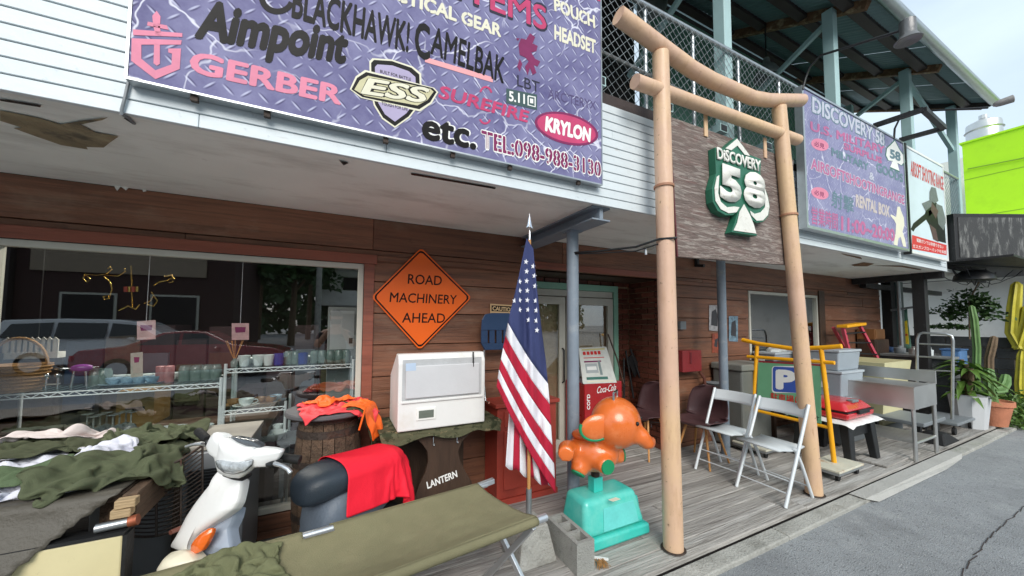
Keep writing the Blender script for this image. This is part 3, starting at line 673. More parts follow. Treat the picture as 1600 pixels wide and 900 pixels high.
polys([[(824, 118), (820, 104), (826, 96), (821, 90), (812, 86), (810, 70), (814, 60), (822, 62), (828, 52), (836, 58), (832, 68), (840, 72), (838, 80), (830, 82), (836, 92), (844, 96), (840, 104), (834, 102), (838, 114), (832, 117), (828, 106)], [(809, 64), (806, 60), (812, 60)], [(812, 92), (816, 100), (812, 112), (808, 104)]], PS, MAROON, S)
T('LBT', (808, 134), (843, 145), (808, 117), SLATE, bold=.0)
polys([[(791, 138), (839, 148), (839, 172), (791, 161)]], PS, mk('dark_green_print', (52, 78, 78), .5, var=.05, bump=0), S, .0025)
T('5.11', (795, 158), (820, 163), (795, 142), WPRINT, bold=.03, lift=.004)
polys([strip([(825, 150), (836, 152), (836, 167), (825, 164), (825, 150)], 2), [(828, 154), (833, 155), (833, 162), (828, 161)]], PS, WPRINT, S, .004)
T("ARC'TERYX", (856, 153), (931, 172), (856, 138), FADEV, bold=0)
# shield badge
shield = [(577, 96), (582, 91), (612, 93), (645, 104), (658, 115), (659, 140), (655, 165), (640, 184), (617, 200), (597, 186), (584, 165), (578, 140)]
poly(shield, PS, CREAMP, S, .0025)
poly([(617+(x-617)*.93, 146+(y-146)*.95) for x, y in shield], PS, INK, S, .0035)
poly([(617+(x-617)*.78, 146+(y-146)*.82) for x, y in shield], PS, LILAC, S, .0045)
wing = [(549, 140), (558, 122), (572, 113), (676, 138), (682, 144), (672, 160), (655, 171), (566, 152)]
poly([(615+(x-615)*1.04, 142+(y-142)*1.12) for x, y in wing], PS, CREAMP, S, .0055); poly(wing, PS, INK, S, .0065)
poly([(615+(x-615)*.93, 142+(y-142)*.8) for x, y in wing], PS, mk('khaki_print', (196, 190, 150), .55, var=.1, vs=12, bump=0), S, .0075)
T('ESS', (562, 148), (664, 163), (575, 121), INK, bold=.07, lift=.0085)
T('ESS', (563, 147), (663, 162), (576, 122), CREAMP, bold=.03, lift=.0095)
T('BUILT FOR BATTLE', (594, 114), (642, 127), (594, 109), INK, lift=.006, bold=.01); T('TOUGH FOR LIFE', (596, 164), (637, 174), (596, 159), INK, lift=.006, bold=.01)
T('SUREFIRE', (684, 153), (824, 192), (689, 133), HOTPINK, bold=.03)
polys([strip(arc(759, 148, 9, 12, 200, 345, 12), 3), strip(arc(758, 184, 8, 9, 20, 165, 12), 3)], PS, HOTPINK, S)
poly(arc(885, 201, 51, 24, 0, 358, 32, 15), PS, MAROON, S, .0025); poly(arc(885, 201, 47, 20.5, 0, 358, 32, 15), PS, HOTPINK, S, .0035)
T('KRYLON', (851, 205), (922, 223), (853, 181), WPRINT, bold=.055, lift=.005)
T('etc.', (660, 216), (746, 234), (662, 180), WPRINT, bold=.045, lift=.0025); T('etc.', (658, 217), (744, 235), (660, 181), INK, bold=.035, lift=.0045)
T('TEL:098-988-3130', (751, 233), (940, 279), (751, 201), WPRINT, bold=.06, lift=.0025); T('TEL:098-988-3130', (752, 231), (939, 277), (752, 203), MAROON, bold=.025, lift=.0035, stencil=True)
c = thing('wall_cable', 'thin grey cable running down the white fascia beside the large sign', 'cable', (-.77, 1.89, 2.3))
MB().tube([pY(210, -30, 1.885), pY(208, 30, 1.885), pY(203, 118, 1.885), pY(196, 150, 1.885), pY(190, 172, 1.885), pY(190, 178, 1.885), pZ(200, 184, ZS-.006), pZ(210, 193, ZS-.006)], .006, 6).build('sheath', MGREY, c, sm=60)
# ================================================================== second sign
S2 = thing('shop_sign', 'faded violet sign with airsoft range lettering and a white kneeling soldier', 'sign', (5.3, 1.83, 2.47))
MB().b(4.12, 6.56, 1.80, 1.84, 2.47, 3.86).build('panel', PLATE2, S2)
mb = MB()
for a in ((4.09, 4.1195, 1.79, 1.86, 2.44, 3.88), (6.5605, 6.58, 1.79, 1.86, 2.44, 3.88), (4.12, 6.56, 1.79, 1.86, 2.44, 2.4695), (4.12, 6.56, 1.79, 1.86, 3.8605, 3.88)): mb.b(*a)
mb.build('frame', GALV, S2)
P2 = ('Y', 1.7995)
FPK = mk('washed_out_pink', (186, 104, 148), .6, var=.12, vs=14, bump=0); FGR = mk('washed_out_green', (100, 128, 140), .6, var=.12, vs=14, bump=0); FWH = mk('washed_out_white', (190, 192, 206), .6, var=.06, vs=14, bump=0); FCR = mk('washed_out_cream', (198, 186, 182), .6, var=.06, vs=14, bump=0)
FADE = {id(HOTPINK): FPK, id(DGREEN): FGR, id(WPRINT): FWH, id(CREAMP): FCR, id(PINK): FPK}
def T2(b, BL, BR, TL, m, **k): return text(b, BL, BR, TL, P2, FADE.get(id(m), m), S2, **k)
T2('DISCOVERY 58', (1268, 176), (1383, 231), (1268, 148), DGREEN, bold=.075, lift=.002); T2('DISCOVERY 58', (1269, 175), (1382, 229), (1269, 150), WPRINT, bold=.03, lift=.003, stencil=True)
T2('U.S. MILITARY', (1266, 204), (1382, 241), (1266, 189), HOTPINK, bold=.03); T2('SURPLUS', (1318, 233), (1378, 256), (1318, 222), HOTPINK, bold=.04)
T2('MILITARY', (1299, 243), (1357, 267), (1299, 230), DGREEN, bold=.04); T2('GOODS', (1369, 268), (1411, 286), (1369, 253), DGREEN, bold=.04)
T2('&', (1358, 280), (1366, 283), (1358, 268), WPRINT, bold=.03)
T2('AIRSOFTSHOOTINGRANGE', (1266, 265), (1414, 322), (1266, 244), WPRINT, bold=.07, lift=.002); T2('AIRSOFTSHOOTINGRANGE', (1267, 264), (1413, 320), (1267, 246), HOTPINK, bold=.03, lift=.003, stencil=True)
T2('RENTAL BOX', (1337, 323), (1390, 340), (1337, 303), CREAMP, bold=.05, stencil=True)
T2('射撃', (1299, 323), (1334, 335), (1299, 296), DGREEN, bold=.012)
T2('営業時間', (1268, 350), (1309, 360), (1268, 322), HOTPINK, bold=.012); T2('11:00~20:00', (1314, 360), (1398, 378), (1314, 337), HOTPINK, bold=.04)
for cy_ in (226, 302):
    poly(arc(1281, cy_, 14, 9, 0, 350, 20, 18), P2, PINK, S2, .002); T2('必見', (1272, cy_+2), (1288, cy_+7), (1272, cy_-6), MAROON, bold=.008, lift=.0035)
sol = [(1402, 323), (1406, 323), (1408, 330), (1412, 340), (1413, 352), (1410, 362), (1414, 374), (1416, 386), (1411, 385), (1407, 370), (1404, 372), (1402, 384), (1396, 382), (1399, 366), (1400, 350), (1397, 344), (1391, 337), (1392, 335), (1400, 339), (1401, 331)]
poly(sol, P2, CREAMP, S2, .003)
def spade(cx, cy, s, pl, m, par, lift, k=1.):
    q = [(0, -30), (8, -16), (16, -6), (19, 6), (13, 15), (5, 12), (9, 27), (-9, 23), (-4, 10), (-12, 11), (-17, 2), (-15, -12), (-8, -20)]
    return poly([(cx+x*s*k, cy+y*s*k+x*s*k*.22) for x, y in q], pl, m, par, lift)
spade(1398, 244, .8, P2, DGREEN, S2, .002, 1.1); spade(1398, 244, .8, P2, WPRINT, S2, .003); T2('58', (1390, 247), (1407, 253), (1390, 232), DGREEN, bold=.05, lift=.005)
# third sign: poster with rifleman
S3 = thing('poster_sign', 'tall pale poster sign of an aiming rifleman with a red caption band', 'sign', (7.4, 1.84, 2.47))
mb = MB()
for a in ((6.66, 6.70, 1.80, 1.87, 2.42, 3.9),): mb.b(*a)
mb.build('dark_side_post', BLACKW, S3)
P3 = ('Y', 1.8195)
MB().b(6.72, 8.09, 1.82, 1.86, 2.47, 3.86).build('panel', mk('pale_blue_poster', (206, 222, 228), .5, var=.08, vs=2, bump=0), S3)
mb = MB()
for a in ((6.70, 6.7195, 1.812, 1.87, 2.44, 3.89), (8.0905, 8.11, 1.812, 1.87, 2.44, 3.89), (6.72, 8.09, 1.812, 1.87, 2.44, 2.4695), (6.72, 8.09, 1.812, 1.87, 3.8605, 3.89)): mb.b(*a)
mb.build('frame', WPLAST, S3)
text('AIRSOFT SHOOTING RANGE', (1423, 274), (1474, 298), (1423, 250), P3, REDPR, S3, bold=.015)
poly([(1425, 367), (1479, 383), (1479, 399), (1425, 389)], P3, REDPR, S3, .002)
text('電動ガンでは体感できない', (1432, 378), (1474, 389), (1432, 372), P3, WPRINT, S3, bold=.008, lift=.004)
text('ガスガンブローバックを体感', (1426, 387), (1478, 397), (1426, 381), P3, WPRINT, S3, bold=.008, lift=.004)
polys([[(1423, 358), (1427, 349), (1450, 330), (1456, 326), (1458, 332), (1446, 344), (1430, 357), (1427, 362)], [(1444, 338), (1450, 316), (1458, 310), (1470, 326), (1476, 350), (1478, 380), (1463, 376), (1456, 366), (1452, 352)]], P3, INK, S3, .003)
polys([[(1452, 300), (1455, 292), (1462, 294), (1464, 304), (1466, 314), (1460, 318), (1452, 312)], [(1462, 318), (1472, 322), (1478, 345), (1474, 360), (1466, 350)], [(1440, 318), (1454, 312), (1458, 320), (1446, 330)]], P3, mk('field_grey_print', (104, 112, 108), .6, var=.3, vs=30, bump=0), S3, .005)
polys([[(1452, 350), (1462, 358), (1466, 378), (1458, 374)], [(1456, 316), (1466, 330), (1462, 342), (1454, 328)]], P3, mk('olive_print', (84, 60, 52), .6, var=.3, vs=30, bump=0), S3, .006)
# goosenecks and the black frame bracket
def goose(pxs, x, head, label):
    p0 = pxs; h = pX(*head, x)
    o = thing('gooseneck_lamp', label, 'lamp', p0, group='gooseneck sign lamps')
    m1 = Vector((x, p0.y-.03, p0.z+.25)).lerp(h, .06); m2 = Vector((x, p0.y-.12, p0.z+.34)).lerp(h, .12)
    MB().tube([p0, (x, p0.y-.01, p0.z+.12), (x, p0.y-.05, p0.z+.21), Vector((x, p0.y-.14, p0.z+.27)), h+Vector((0, .05, -.01))], .011, 8).build('arm', BLACK, o, sm=60)
    return o, h
g, h = goose(pY(1254, 140, 1.79), 4.14, (1418, 40), 'black gooseneck lamp with grey bell head above the faded violet sign')
MB().lathe([(.035, .03), (.05, .02), (.052, -.1), (.06, -.115), (.085, -.15), (.08, -.155), (0, -.14)], (h.x, h.y, h.z+.02), 16, False).build('head', mk('lamp_head_grey', (112, 112, 112), .4, .4, var=.1), g, sm=50)
p0 = pY(1397, 216, 1.79)
g, h = goose(p0, p0.x, (1556, 163), 'gooseneck lamp with grey tube head reaching far over the street, right end')
d = Vector((.25, -.9, .1)).normalized()
MB().tube([h-d*.02, h, h+d*.03, h+d*.11, h+d*.115], [.015, .03, .036, .04, .032], 14).build('head', mk('lamp_tube_grey', (150, 146, 142), .5, .3, var=.1), g, sm=50)
a = pY(1365, 197, 1.86); d_ = pY(1405, 219, 1.86); zf = (a.z+d_.z)/2
fr = thing('sign_bracket', 'black rectangular frame bracket sticking out above the poster sign', 'bracket', a)
q = [Vector((a.x, 1.86, zf)), pZ(1443, 171, zf), pZ(1475, 200, zf), Vector((d_.x, 1.86, zf))]
for i in range(3): MB().bar(q[i], q[i+1], .05, .05).build('bar', BLACKW, fr)
# ================================================================== torii gate with board
TG = thing('torii_gate', 'peach painted steel torii gate standing at the deck edge', 'gate', (2.8, YT, 0))
ka = [(966, 24), (1000, 49), (1040, 79), (1080, 108), (1110, 125), (1145, 140), (1175, 153), (1200, 157), (1225, 157), (1252, 157)]
MB().tube([pY(x_, y_, YT) for x_, y_ in ka], .056, 20).build('top_beam', TORII, TG, sm=60)
MB().tube([pY(992, 127, YT), pY(1246, 219, YT)], .048, 20).build('tie_beam', TORII, TG, sm=60)
a = pZ(1053, 856, -.01); b_ = pZ(1276, 774, -.01)
for base, topx in ((Vector((1.985/1.45*1.5, 1.712, -.02)), pY(1032, 84, YT)), (Vector((3.83, 1.70, -.02)), pY(1217, 168, YT))):
    lg = MB().tube([base, base.lerp(topx, .5), topx], [.064, .06, .056], 22).build('leg', TORII, TG, sm=60)
    m = base.lerp(topx, .72); MB().tube([m-Vector((0, 0, .008)), m+Vector((0, 0, .008))], .068, 22).build('band', mk('old_clamp', (168, 120, 92), .6, var=.2), lg, sm=60)
    MB().lathe([(.075, 0), (.08, .004), (.075, .008)], (base.x, base.y, .002), 20).build('foot_ring', IRON, lg)
PB = thing('gate_board', 'weathered grey plywood board hung between the legs of the torii gate', 'board', (3, 1.74, 2))
p = [pY(1047, 182, 1.76), pY(1240, 250, 1.76), pY(1232, 414, 1.76), pY(1060, 401, 1.76)]
MB().prism(p, (0, .03, 0)).build('panel', PLY, PB, bev=.002)
mb = MB(); mb.prism([p[0]+Vector((-.012, 0, 0)), p[0]+Vector((-.002, 0, 0)), p[3]+Vector((-.002, 0, 0)), p[3]+Vector((-.012, 0, 0))], (0, .03, 0)); mb.build('edge_strip', mk('maroon_paint', (96, 42, 46), .6), PB)
for xx in (2.55, 3.35):
    MB().b(xx-.02, xx+.02, 1.75, 1.758, 2.96, 3.14).build('hanger', TORII, PB)
# spade emblem on the board
E_ = thing('spade_emblem', 'green and white spade-shaped shop emblem reading DiSCOVERY 58', 'emblem', (3, 1.7, 2.2))
def z4(x, y): return (1080+x/4.094, 180+y/4.094)
PE = ('Y', 1.70)
outl = [(290, 142), (330, 190), (372, 252), (448, 280), (443, 372), (462, 440), (490, 510), (504, 580), (494, 645), (462, 682), (420, 688), (386, 668), (402, 700), (422, 772), (258, 748), (280, 690), (302, 612), (268, 640), (220, 640), (170, 612), (140, 555), (134, 470), (160, 372), (152, 205), (212, 214), (250, 176)]
MB().prism([pY(*z4(x, y), 1.70) for x, y in outl], (0, .058, 0)).build('body', SPGREEN, E_, bev=.003)
wh = [[(290, 152), (372, 262), (338, 254), (292, 196), (252, 226), (215, 214)],
      [(160, 395), (175, 385), (172, 440), (168, 500), (185, 555), (225, 590), (270, 585), (305, 590), (285, 622), (235, 628), (185, 602), (152, 550), (145, 470)],
      [(462, 455), (485, 525), (496, 585), (486, 640), (455, 674), (415, 676), (380, 640), (372, 612), (400, 632), (440, 622), (468, 590), (470, 530)],
      [(306, 618), (334, 570), (372, 640), (396, 700), (412, 758), (268, 738), (290, 690)]]
polys([[z4(*q) for q in w_] for w_ in wh], ('Y', 1.70), WORNW, E_, .006, name='white_face', th=.005)
poly([z4(*q) for q in [(335, 612), (372, 706), (308, 698)]], PE, SPGREEN, E_, .0085, th=.001, name='cutout')
def TE(b, BL, BR, TL, m, **k): return text(b, z4(*BL), z4(*BR), z4(*TL), PE, m, E_, **k)
TE('DiSCOVERY', (160, 283), (440, 366), (158, 205), WORNW, bold=.03, lift=.008, depth=.006)
TE('5', (172, 545), (318, 582), (172, 300), SPGREEN, bold=.085, lift=.006); TE('5', (176, 540), (312, 578), (176, 306), WORNW, bold=.055, lift=.012, depth=.006)
TE('8', (320, 585), (470, 618), (322, 340), SPGREEN, bold=.085, lift=.006); TE('8', (326, 578), (464, 612), (328, 346), WORNW, bold=.055, lift=.012, depth=.006)
# cables from the gate to the post
c = thing('cable_bundle', 'black cables tied from the torii leg across to the grey post', 'cable', pY(893, 392, 2.29))
a = pY(1042, 375, 1.70); b_ = pY(893, 395, 2.27)
MB().tube([a+Vector((.07, .02, 0)), a+Vector((0, -.075, 0)), a+Vector((-.07, .0, 0)), a.lerp(b_, .3)-Vector((0, 0, .02)), a.lerp(b_, .7)-Vector((0, 0, .015)), b_], .008, 6).build('cable', BLACK, c, sm=60)
MB().tube([a+Vector((-.06, .02, -.03)), a.lerp(b_, .3)-Vector((0, 0, .05)), a.lerp(b_, .7)-Vector((0, 0, .03)), b_-Vector((0, 0, .01))], .005, 6).build('cable', BLACK, c, sm=60)
q = a.lerp(b_, .2); MB().tube([q-Vector((0, 0, .035)), q-Vector((0, 0, .085))], .009, 8).build('bulb_socket', ALU, c)
# ================================================================== cloth helpers
def heap(name, label, cat, c, rx, ry, rot, h, mat, seed, group=None, n=56, fr=7.5, flat=.3, lobes=None):
    """a dropped garment: lobed outline (body and sleeves), long creases running in a few directions"""
    c = Vector(c); rr_ = random.Random(seed*13+1); mb = MB(); cr_, sr_ = math.cos(rot), math.sin(rot)
    lobes = lobes or [rr_.uniform(.68, 1.18) for _ in range(9)]
    nr, na = n//2, n*3
    d1 = rr_.uniform(0, 3.14); d2 = d1+rr_.uniform(.7, 1.4); s3 = Vector((seed*7.3, seed*3.1, seed*1.7))
    def crease(x, y, ang, k, an, off):
        tw = ang+1.1*noise.noise(Vector((x*2.6, y*2.6, off)))
        u, v = x*math.cos(tw)+y*math.sin(tw), -x*math.sin(tw)+y*math.cos(tw)
        v_ = noise.noise(Vector((u*k/an, v*k, off))+s3)
        m = .5+.5*noise.noise(Vector((x*4, y*4, off+5))+s3)
        return (1-min(1, abs(v_)*3.4))**1.5*max(0, m*1.6-.35)
    def P(r, a):
        ca, sa = math.cos(a), math.sin(a); f = (a/(2*math.pi)*len(lobes)) % len(lobes); i = int(f); t = f-i; t = t*t*(3-2*t)
        k = lobes[i]*(1-t)+lobes[(i+1) % len(lobes)]*t+.05*noise.noise(Vector((ca*6, sa*6, seed)))
        x, y = rx*r*k*ca, ry*r*k*sa
        env = max(0, 1-r**5)
        lump = .5+.5*noise.noise(Vector((x*5, y*5, 0))+s3)
        cz = crease(x, y, d1, fr*1.5, 4., 1)*.75+crease(x, y, d2, fr*2.1, 3.5, 2)*.55+crease(x, y, d1+.5, fr*3.6, 3., 3)*.28
        z = h*env*(flat*.6+.55*lump+.75*cz)+.006*(1-r**8)
        return (c.x+x*cr_-y*sr_, c.y+x*sr_+y*cr_, c.z+max(0, z))
    for i in range(nr+1):
        for j in range(na): mb.v.append(P((i+.02)/nr, 2*math.pi*j/na))
    for i in range(nr):
        for j in range(na): mb.f.append((i*na+j, i*na+(j+1) % na, (i+1)*na+(j+1) % na, (i+1)*na+j))
    mb.f.append(tuple(range(na-1, -1, -1)))
    o = mb.build(name, mat, None, sm=180)
    o.location = c; o.data.transform(Matrix.Translation(-c))
    return tag(o, label, cat, group)
def sheet(rows, name, mat, parent, nu=30, nv=30, fold=.012, ff=5, seed=0, solid=.003, dirn=None):
    """a cloth through rows of 3-D control points (catmull-rom), with folds pushed along the normal"""
    rows = [[Vector(p) for p in r_] for r_ in rows]
    def cr1(ps, t):
        n = len(ps)-1; f = min(t*n, n-1e-6); i = int(f); u = f-i
        p0, p1, p2, p3 = ps[max(i-1, 0)], ps[i], ps[i+1], ps[min(i+2, n)]
        return .5*((2*p1)+(p2-p0)*u+(2*p0-5*p1+4*p2-p3)*u*u+(3*p1-p0-3*p2+p3)*u**3)
    def S(u, v): return cr1([cr1(r_, u) for r_ in rows], v)
    def fn(u, v):
        p = S(u, v); e = 1e-3
        nrm = (S(min(u+e, 1), v)-S(max(u-e, 0), v)).cross(S(u, min(v+e, 1))-S(u, max(v-e, 0)))
        nrm = nrm.normalized() if nrm.length > 1e-12 else Vector((0, 0, 1))
        q = p*ff+Vector((seed, seed*2, 0)); return p+nrm*fold*(noise.noise(q)+.4*noise.noise(q*2.7))
    return MB().grid(fn, nu, nv).build(name, mat, parent, sm=180, solid=solid, fix=False)
def drape(name, mat, start, colliders, nu, nv, size, bend=.6, frames=42, keep=None, pin=None, parent=None, solid=.003, sub=1, mass=.3):
    """a flat piece of cloth (rest size in metres) that starts at start(u, v) and falls over the colliders; only the settled shape is kept"""
    mb = MB().grid(start, nu, nv); 
    if keep: mb.f = [f for f in mb.f if keep((f[0]//(nv+1)+.5)/nu, (f[0] % (nv+1)+.5)/nv)]
    usedv = sorted({i for f in mb.f for i in f}); ix = {v: k for k, v in enumerate(usedv)}
    vs = [mb.v[i] for i in usedv]; fl = [((i//(nv+1))/nu*size[0], (i % (nv+1))/nv*size[1], 0) for i in usedv]
    me = bpy.data.meshes.new(name); me.from_pydata(vs, [], [tuple(ix[i] for i in f) for f in mb.f]); me.update()
    o = bpy.data.objects.new(name, me); COL.objects.link(o)
    o.shape_key_add(name='Basis'); kf = o.shape_key_add(name='flat'); kf.value = 0
    for i, c in enumerate(fl): kf.data[i].co = c
    md = o.modifiers.new('c', 'CLOTH'); st = md.settings; st.quality = 5; st.mass = mass; st.tension_stiffness = 15; st.compression_stiffness = 15; st.shear_stiffness = 5; st.bending_stiffness = bend; st.air_damping = 1.5; st.rest_shape_key = kf
    cs = md.collision_settings; cs.distance_min = .005; cs.use_self_collision = True; cs.self_distance_min = .005; cs.self_friction = 8; cs.collision_quality = 2
    if pin:
        vg = o.vertex_groups.new(name='pin'); vg.add([k for k, i in enumerate(usedv) if pin((i//(nv+1))/nu, (i % (nv+1))/nv)], 1, 'REPLACE'); st.vertex_group_mass = 'pin'
    md.point_cache.frame_start = 1; md.point_cache.frame_end = frames
    cols = []; hid = [m_ for c in colliders for m_ in c.modifiers if m_.show_viewport]
    for m_ in hid: m_.show_viewport = False
    for c in colliders:
        m2 = c.modifiers.new('k', 'COLLISION'); c.collision.thickness_outer = .004; c.collision.cloth_friction = 40; c.collision.damping = .9; cols.append((c, m2))
    SC.frame_start = 1; SC.frame_end = frames
    for f in range(1, frames+1): SC.frame_set(f)
    me2 = bpy.data.meshes.new_from_object(o.evaluated_get(bpy.context.evaluated_depsgraph_get()))
    for c, m2 in cols: c.modifiers.remove(m2)
    for m_ in hid: m_.show_viewport = True
    bpy.data.objects.remove(o); SC.frame_set(1)
    off = WL.get(parent, Vector((0, 0, 0)))
    if parent: me2.transform(Matrix.Translation(-off))
    me2.materials.clear(); me2.name = name
    ob = mobj(name, me2, mat, parent, 180, 0, 0, 0)
    if sub: d_ = ob.modifiers.new('d', 'SUBSURF'); d_.levels = d_.render_levels = sub
    if solid: q_ = ob.modifiers.new('t', 'SOLIDIFY'); q_.thickness = solid; q_.offset = 0
    return ob
def tee(u, v): return not (v < .62 and (u < .2 or u > .8)) and not (v > .93 and .4 < u < .6)
PILE = []
def pilemap(x0, x1, y0, y1, zb, nx=56, ny=34):
    """coarse relief of what lies on the table already, for the next garment to land on"""
    hm = [[zb]*(ny+1) for _ in range(nx+1)]
    for o in PILE:
        for v in o.data.vertices:
            w = o.location+v.co; i = round((w.x-x0)/(x1-x0)*nx); j = round((w.y-y0)/(y1-y0)*ny)
            if 0 <= i <= nx and 0 <= j <= ny: hm[i][j] = max(hm[i][j], w.z)
    sm_ = [[max(hm[i][j], sum(hm[a][b] for a in range(max(0, i-1), min(nx, i+1)+1) for b in range(max(0, j-1), min(ny, j+1)+1))/((min(nx, i+1)-max(0, i-1)+1)*(min(ny, j+1)-max(0, j-1)+1))) for j in range(ny+1)] for i in range(nx+1)]
    mb = MB().grid(lambda u, v: (x0+(x1-x0)*u, y0+(y1-y0)*v, sm_[round(u*nx)][round(v*ny)]), nx, ny)
    mb.b(x0, x1, y0, y1, zb-.3, zb-.001); return mb.build('collider', None, fix=False)
def garment(name, label, cat, px_, py_, z, size, rot, sq, mat, seed, keep=tee, n=38, bend=.5):
    c = pZ(px_, py_, z); z0 = TZ+.05+.012*len(PILE)
    def st(u, v):
        x, y = (u-.5)*size[0], (v-.5)*size[1]; q = Vector((x*5, y*5, seed*3.3))
        X = x*sq[0]+.05*noise.noise(q); Y = y*sq[1]+.05*noise.noise(q+Vector((9, 0, 0)))
        return (c.x+X*math.cos(rot)-Y*math.sin(rot), c.y+X*math.sin(rot)+Y*math.cos(rot), z0+.05+.07*noise.noise(q*1.3)+.035*noise.noise(q*2.9))
    hc = pilemap(-2.45, -.69, 1.955, 2.95, TZ) if TCOL is None else TCOL
    o = drape(name, mat, st, [hc], n, int(n*size[1]/size[0]), size, bend, 30); PILE.append(o)
    if TCOL is None: bpy.data.objects.remove(hc)
    cc = sum((v.co for v in o.data.vertices), Vector())/len(o.data.vertices); o.data.transform(Matrix.Translation(-cc)); o.location = cc
    return tag(o, label, cat, G_)
# ================================================================== left: table of clothes
TZ = .82
tb = thing('wooden_table', 'rough old timber table under the pile of green clothes', 'table', (-1.4, 2.4, 0))
for k in range(9):
    xa = -2.35+k*.18
    MB().b(xa, xa+.172, 1.98, 2.93, TZ-.035, TZ-random.uniform(0, .004)).build('top_plank', OLDWOOD, tb, bev=.004, bseg=1)
MB().b(-.735, -.69, 1.96, 2.95, TZ-.13, TZ-.005).build('side_rail', OLDWOOD, tb, bev=.004)
for a in ((-.82, -.74, 2.02, 2.1, 0, TZ-.04), (-.82, -.74, 2.82, 2.9, 0, TZ-.04), (-2.3, -2.22, 2.02, 2.1, 0, TZ-.04)): MB().b(*a).build('leg', OLDWOOD, tb, bev=.004)
zo = pY(198, 806, 1.93).z
for i in range(2):
    xo = pY(180, 800, 1.93).x; x2 = pY(214, 790, 1.93).x
    bw = tag(MB().b(xo-.01*i, x2-.012*i, 1.915, 1.955, zo+.034*(1-i), zo+.034*(1-i)+.032).build('wood_offcut', RAWWOOD, None, bev=.004), ('upper' if i == 0 else 'lower')+' of two pale wood offcuts at the table corner', 'wood', 'wood offcuts')
pa, pb = pY(150, 826, 1.92), pY(202, 815, 1.92); pc_ = pY(216, 811, 1.92)
pp = thing('metal_pipe', 'steel pipe with rusty copper-coloured cap beneath the wood offcuts', 'pipe', pb)
MB().tube([pa, pb], .016, 14).build('tube', GALV, pp, sm=60); MB().tube([pb, pc_], .02, 14).build('cap', mk('copper_cap', (150, 84, 58), .5, .5, var=.2), pp, sm=60)
yb = thing('storage_box', 'pale yellow box with dark edges standing under the clothes table', 'box', (-1, 2, 0))
yz = pY(192, 836, 1.9).z; yx = pY(192, 836, 1.9).x
MB().b(yx-.6, yx, 1.9, 1.95, 0, yz).build('body', mk('pale_yellow_enamel', (216, 204, 160), .5, var=.06, vs=5, bump=.02, dirt=((120, 96, 62), .6, 14, .64, .74)), yb, bev=.006)
MB().b(yx-.61, yx+.005, 1.896, 1.954, yz+.001, yz+.014).b(yx+.0005, yx+.012, 1.896, 1.954, 0, yz).build('dark_edge', BLACKW, yb)
tp = thing('tarpaulin', 'grey-brown tarpaulin draped over the near edge of the clothes table', 'tarpaulin', (-1.5, 1.9, .8))
TCOL = MB().b(-2.6, -.69, 1.955, 2.95, TZ-.3, TZ).prism([(-2.6, 1.96, TZ-.02), (-2.6, 1.50, -.1), (-2.6, 1.96, -.1)], (1.85, 0, 0)).build('collider', None)
drape('cloth', TARP, lambda u, v: (-2.5+1.76*u, 1.36+1.07*v-.04*math.sin(u*19+v*3)*(1-v), TZ+.03+.03*noise.noise(Vector((u*9, v*5, 1)))-max(0, .5-v)*.9), [TCOL], 56, 36, (2.05, 1.2), .6, 30, keep=lambda u, v: v > .55 or u < .99-.62*(.55-v), pin=lambda u, v: v > .97, parent=tp, solid=.004)
bpy.data.objects.remove(TCOL); TCOL = None
G_ = 'garments piled on the table'
PDK = mk('dark_green_cotton', (80, 84, 64), .9, var=.2, vs=14, bump=.12, bs=260, spec=.2); PLG = mk('pale_green_cotton', (92, 108, 80), .9, var=.16, vs=14, bump=.12, bs=260, spec=.2); PKW = mk('pinkish_white_cotton', (226, 214, 210), .9, var=.06, vs=9, bump=.1, bs=240, spec=.2)
zt = TZ+.02
garment('blanket', 'dark olive blanket spread under the pile of green shirts', 'blanket', 100, 712, zt, (1.15, .85), .1, (.86, .82), PDK, 12, None, 44)
garment('undershirt', 'white undershirt peeking out below the crumpled green shirt', 'undershirt', 92, 756, zt, (.44, .36), .5, (.66, .6), WCLOTH, 10, n=24)
garment('undershirt', 'white undershirt lying between green shirts at the left', 'undershirt', 30, 730, zt, (.5, .44), .3, (.66, .6), WCLOTH, 8, n=26)
garment('shirt', 'light green shirt lying in the left foreground of the pile', 'shirt', 35, 752, zt, (.7, .56), .5, (.62, .55), PLG, 5)
garment('shirt', 'dark green shirt spread flat in the middle of the pile', 'shirt', 110, 712, zt, (.75, .6), .2, (.66, .6), PDK, 3)
garment('shirt', 'green shirt at the far left edge of the pile', 'shirt', 5, 704, zt, (.7, .56), .1, (.6, .6), OLIVEG, 4)
garment('jacket', 'bundled green jacket at the far right corner of the table', 'jacket', 232, 694, zt, (.85, .7), .5, (.5, .5), OLIVEG, 2)
garment('scarf', 'pinkish white scarf twisted along the back of the pile', 'scarf', 82, 684, zt+.06, (.62, .26), .25, (.7, .45), PKW, 7, None, 32)
garment('undershirt', 'small white undershirt beside the bundled jacket', 'undershirt', 178, 706, zt+.05, (.36, .3), .3, (.66, .55), WCLOTH, 9, n=24)
garment('shirt', 'crumpled green shirt nearest the timber table edge', 'shirt', 178, 738, zt, (.85, .66), .6, (.58, .52), OLIVEG, 1)
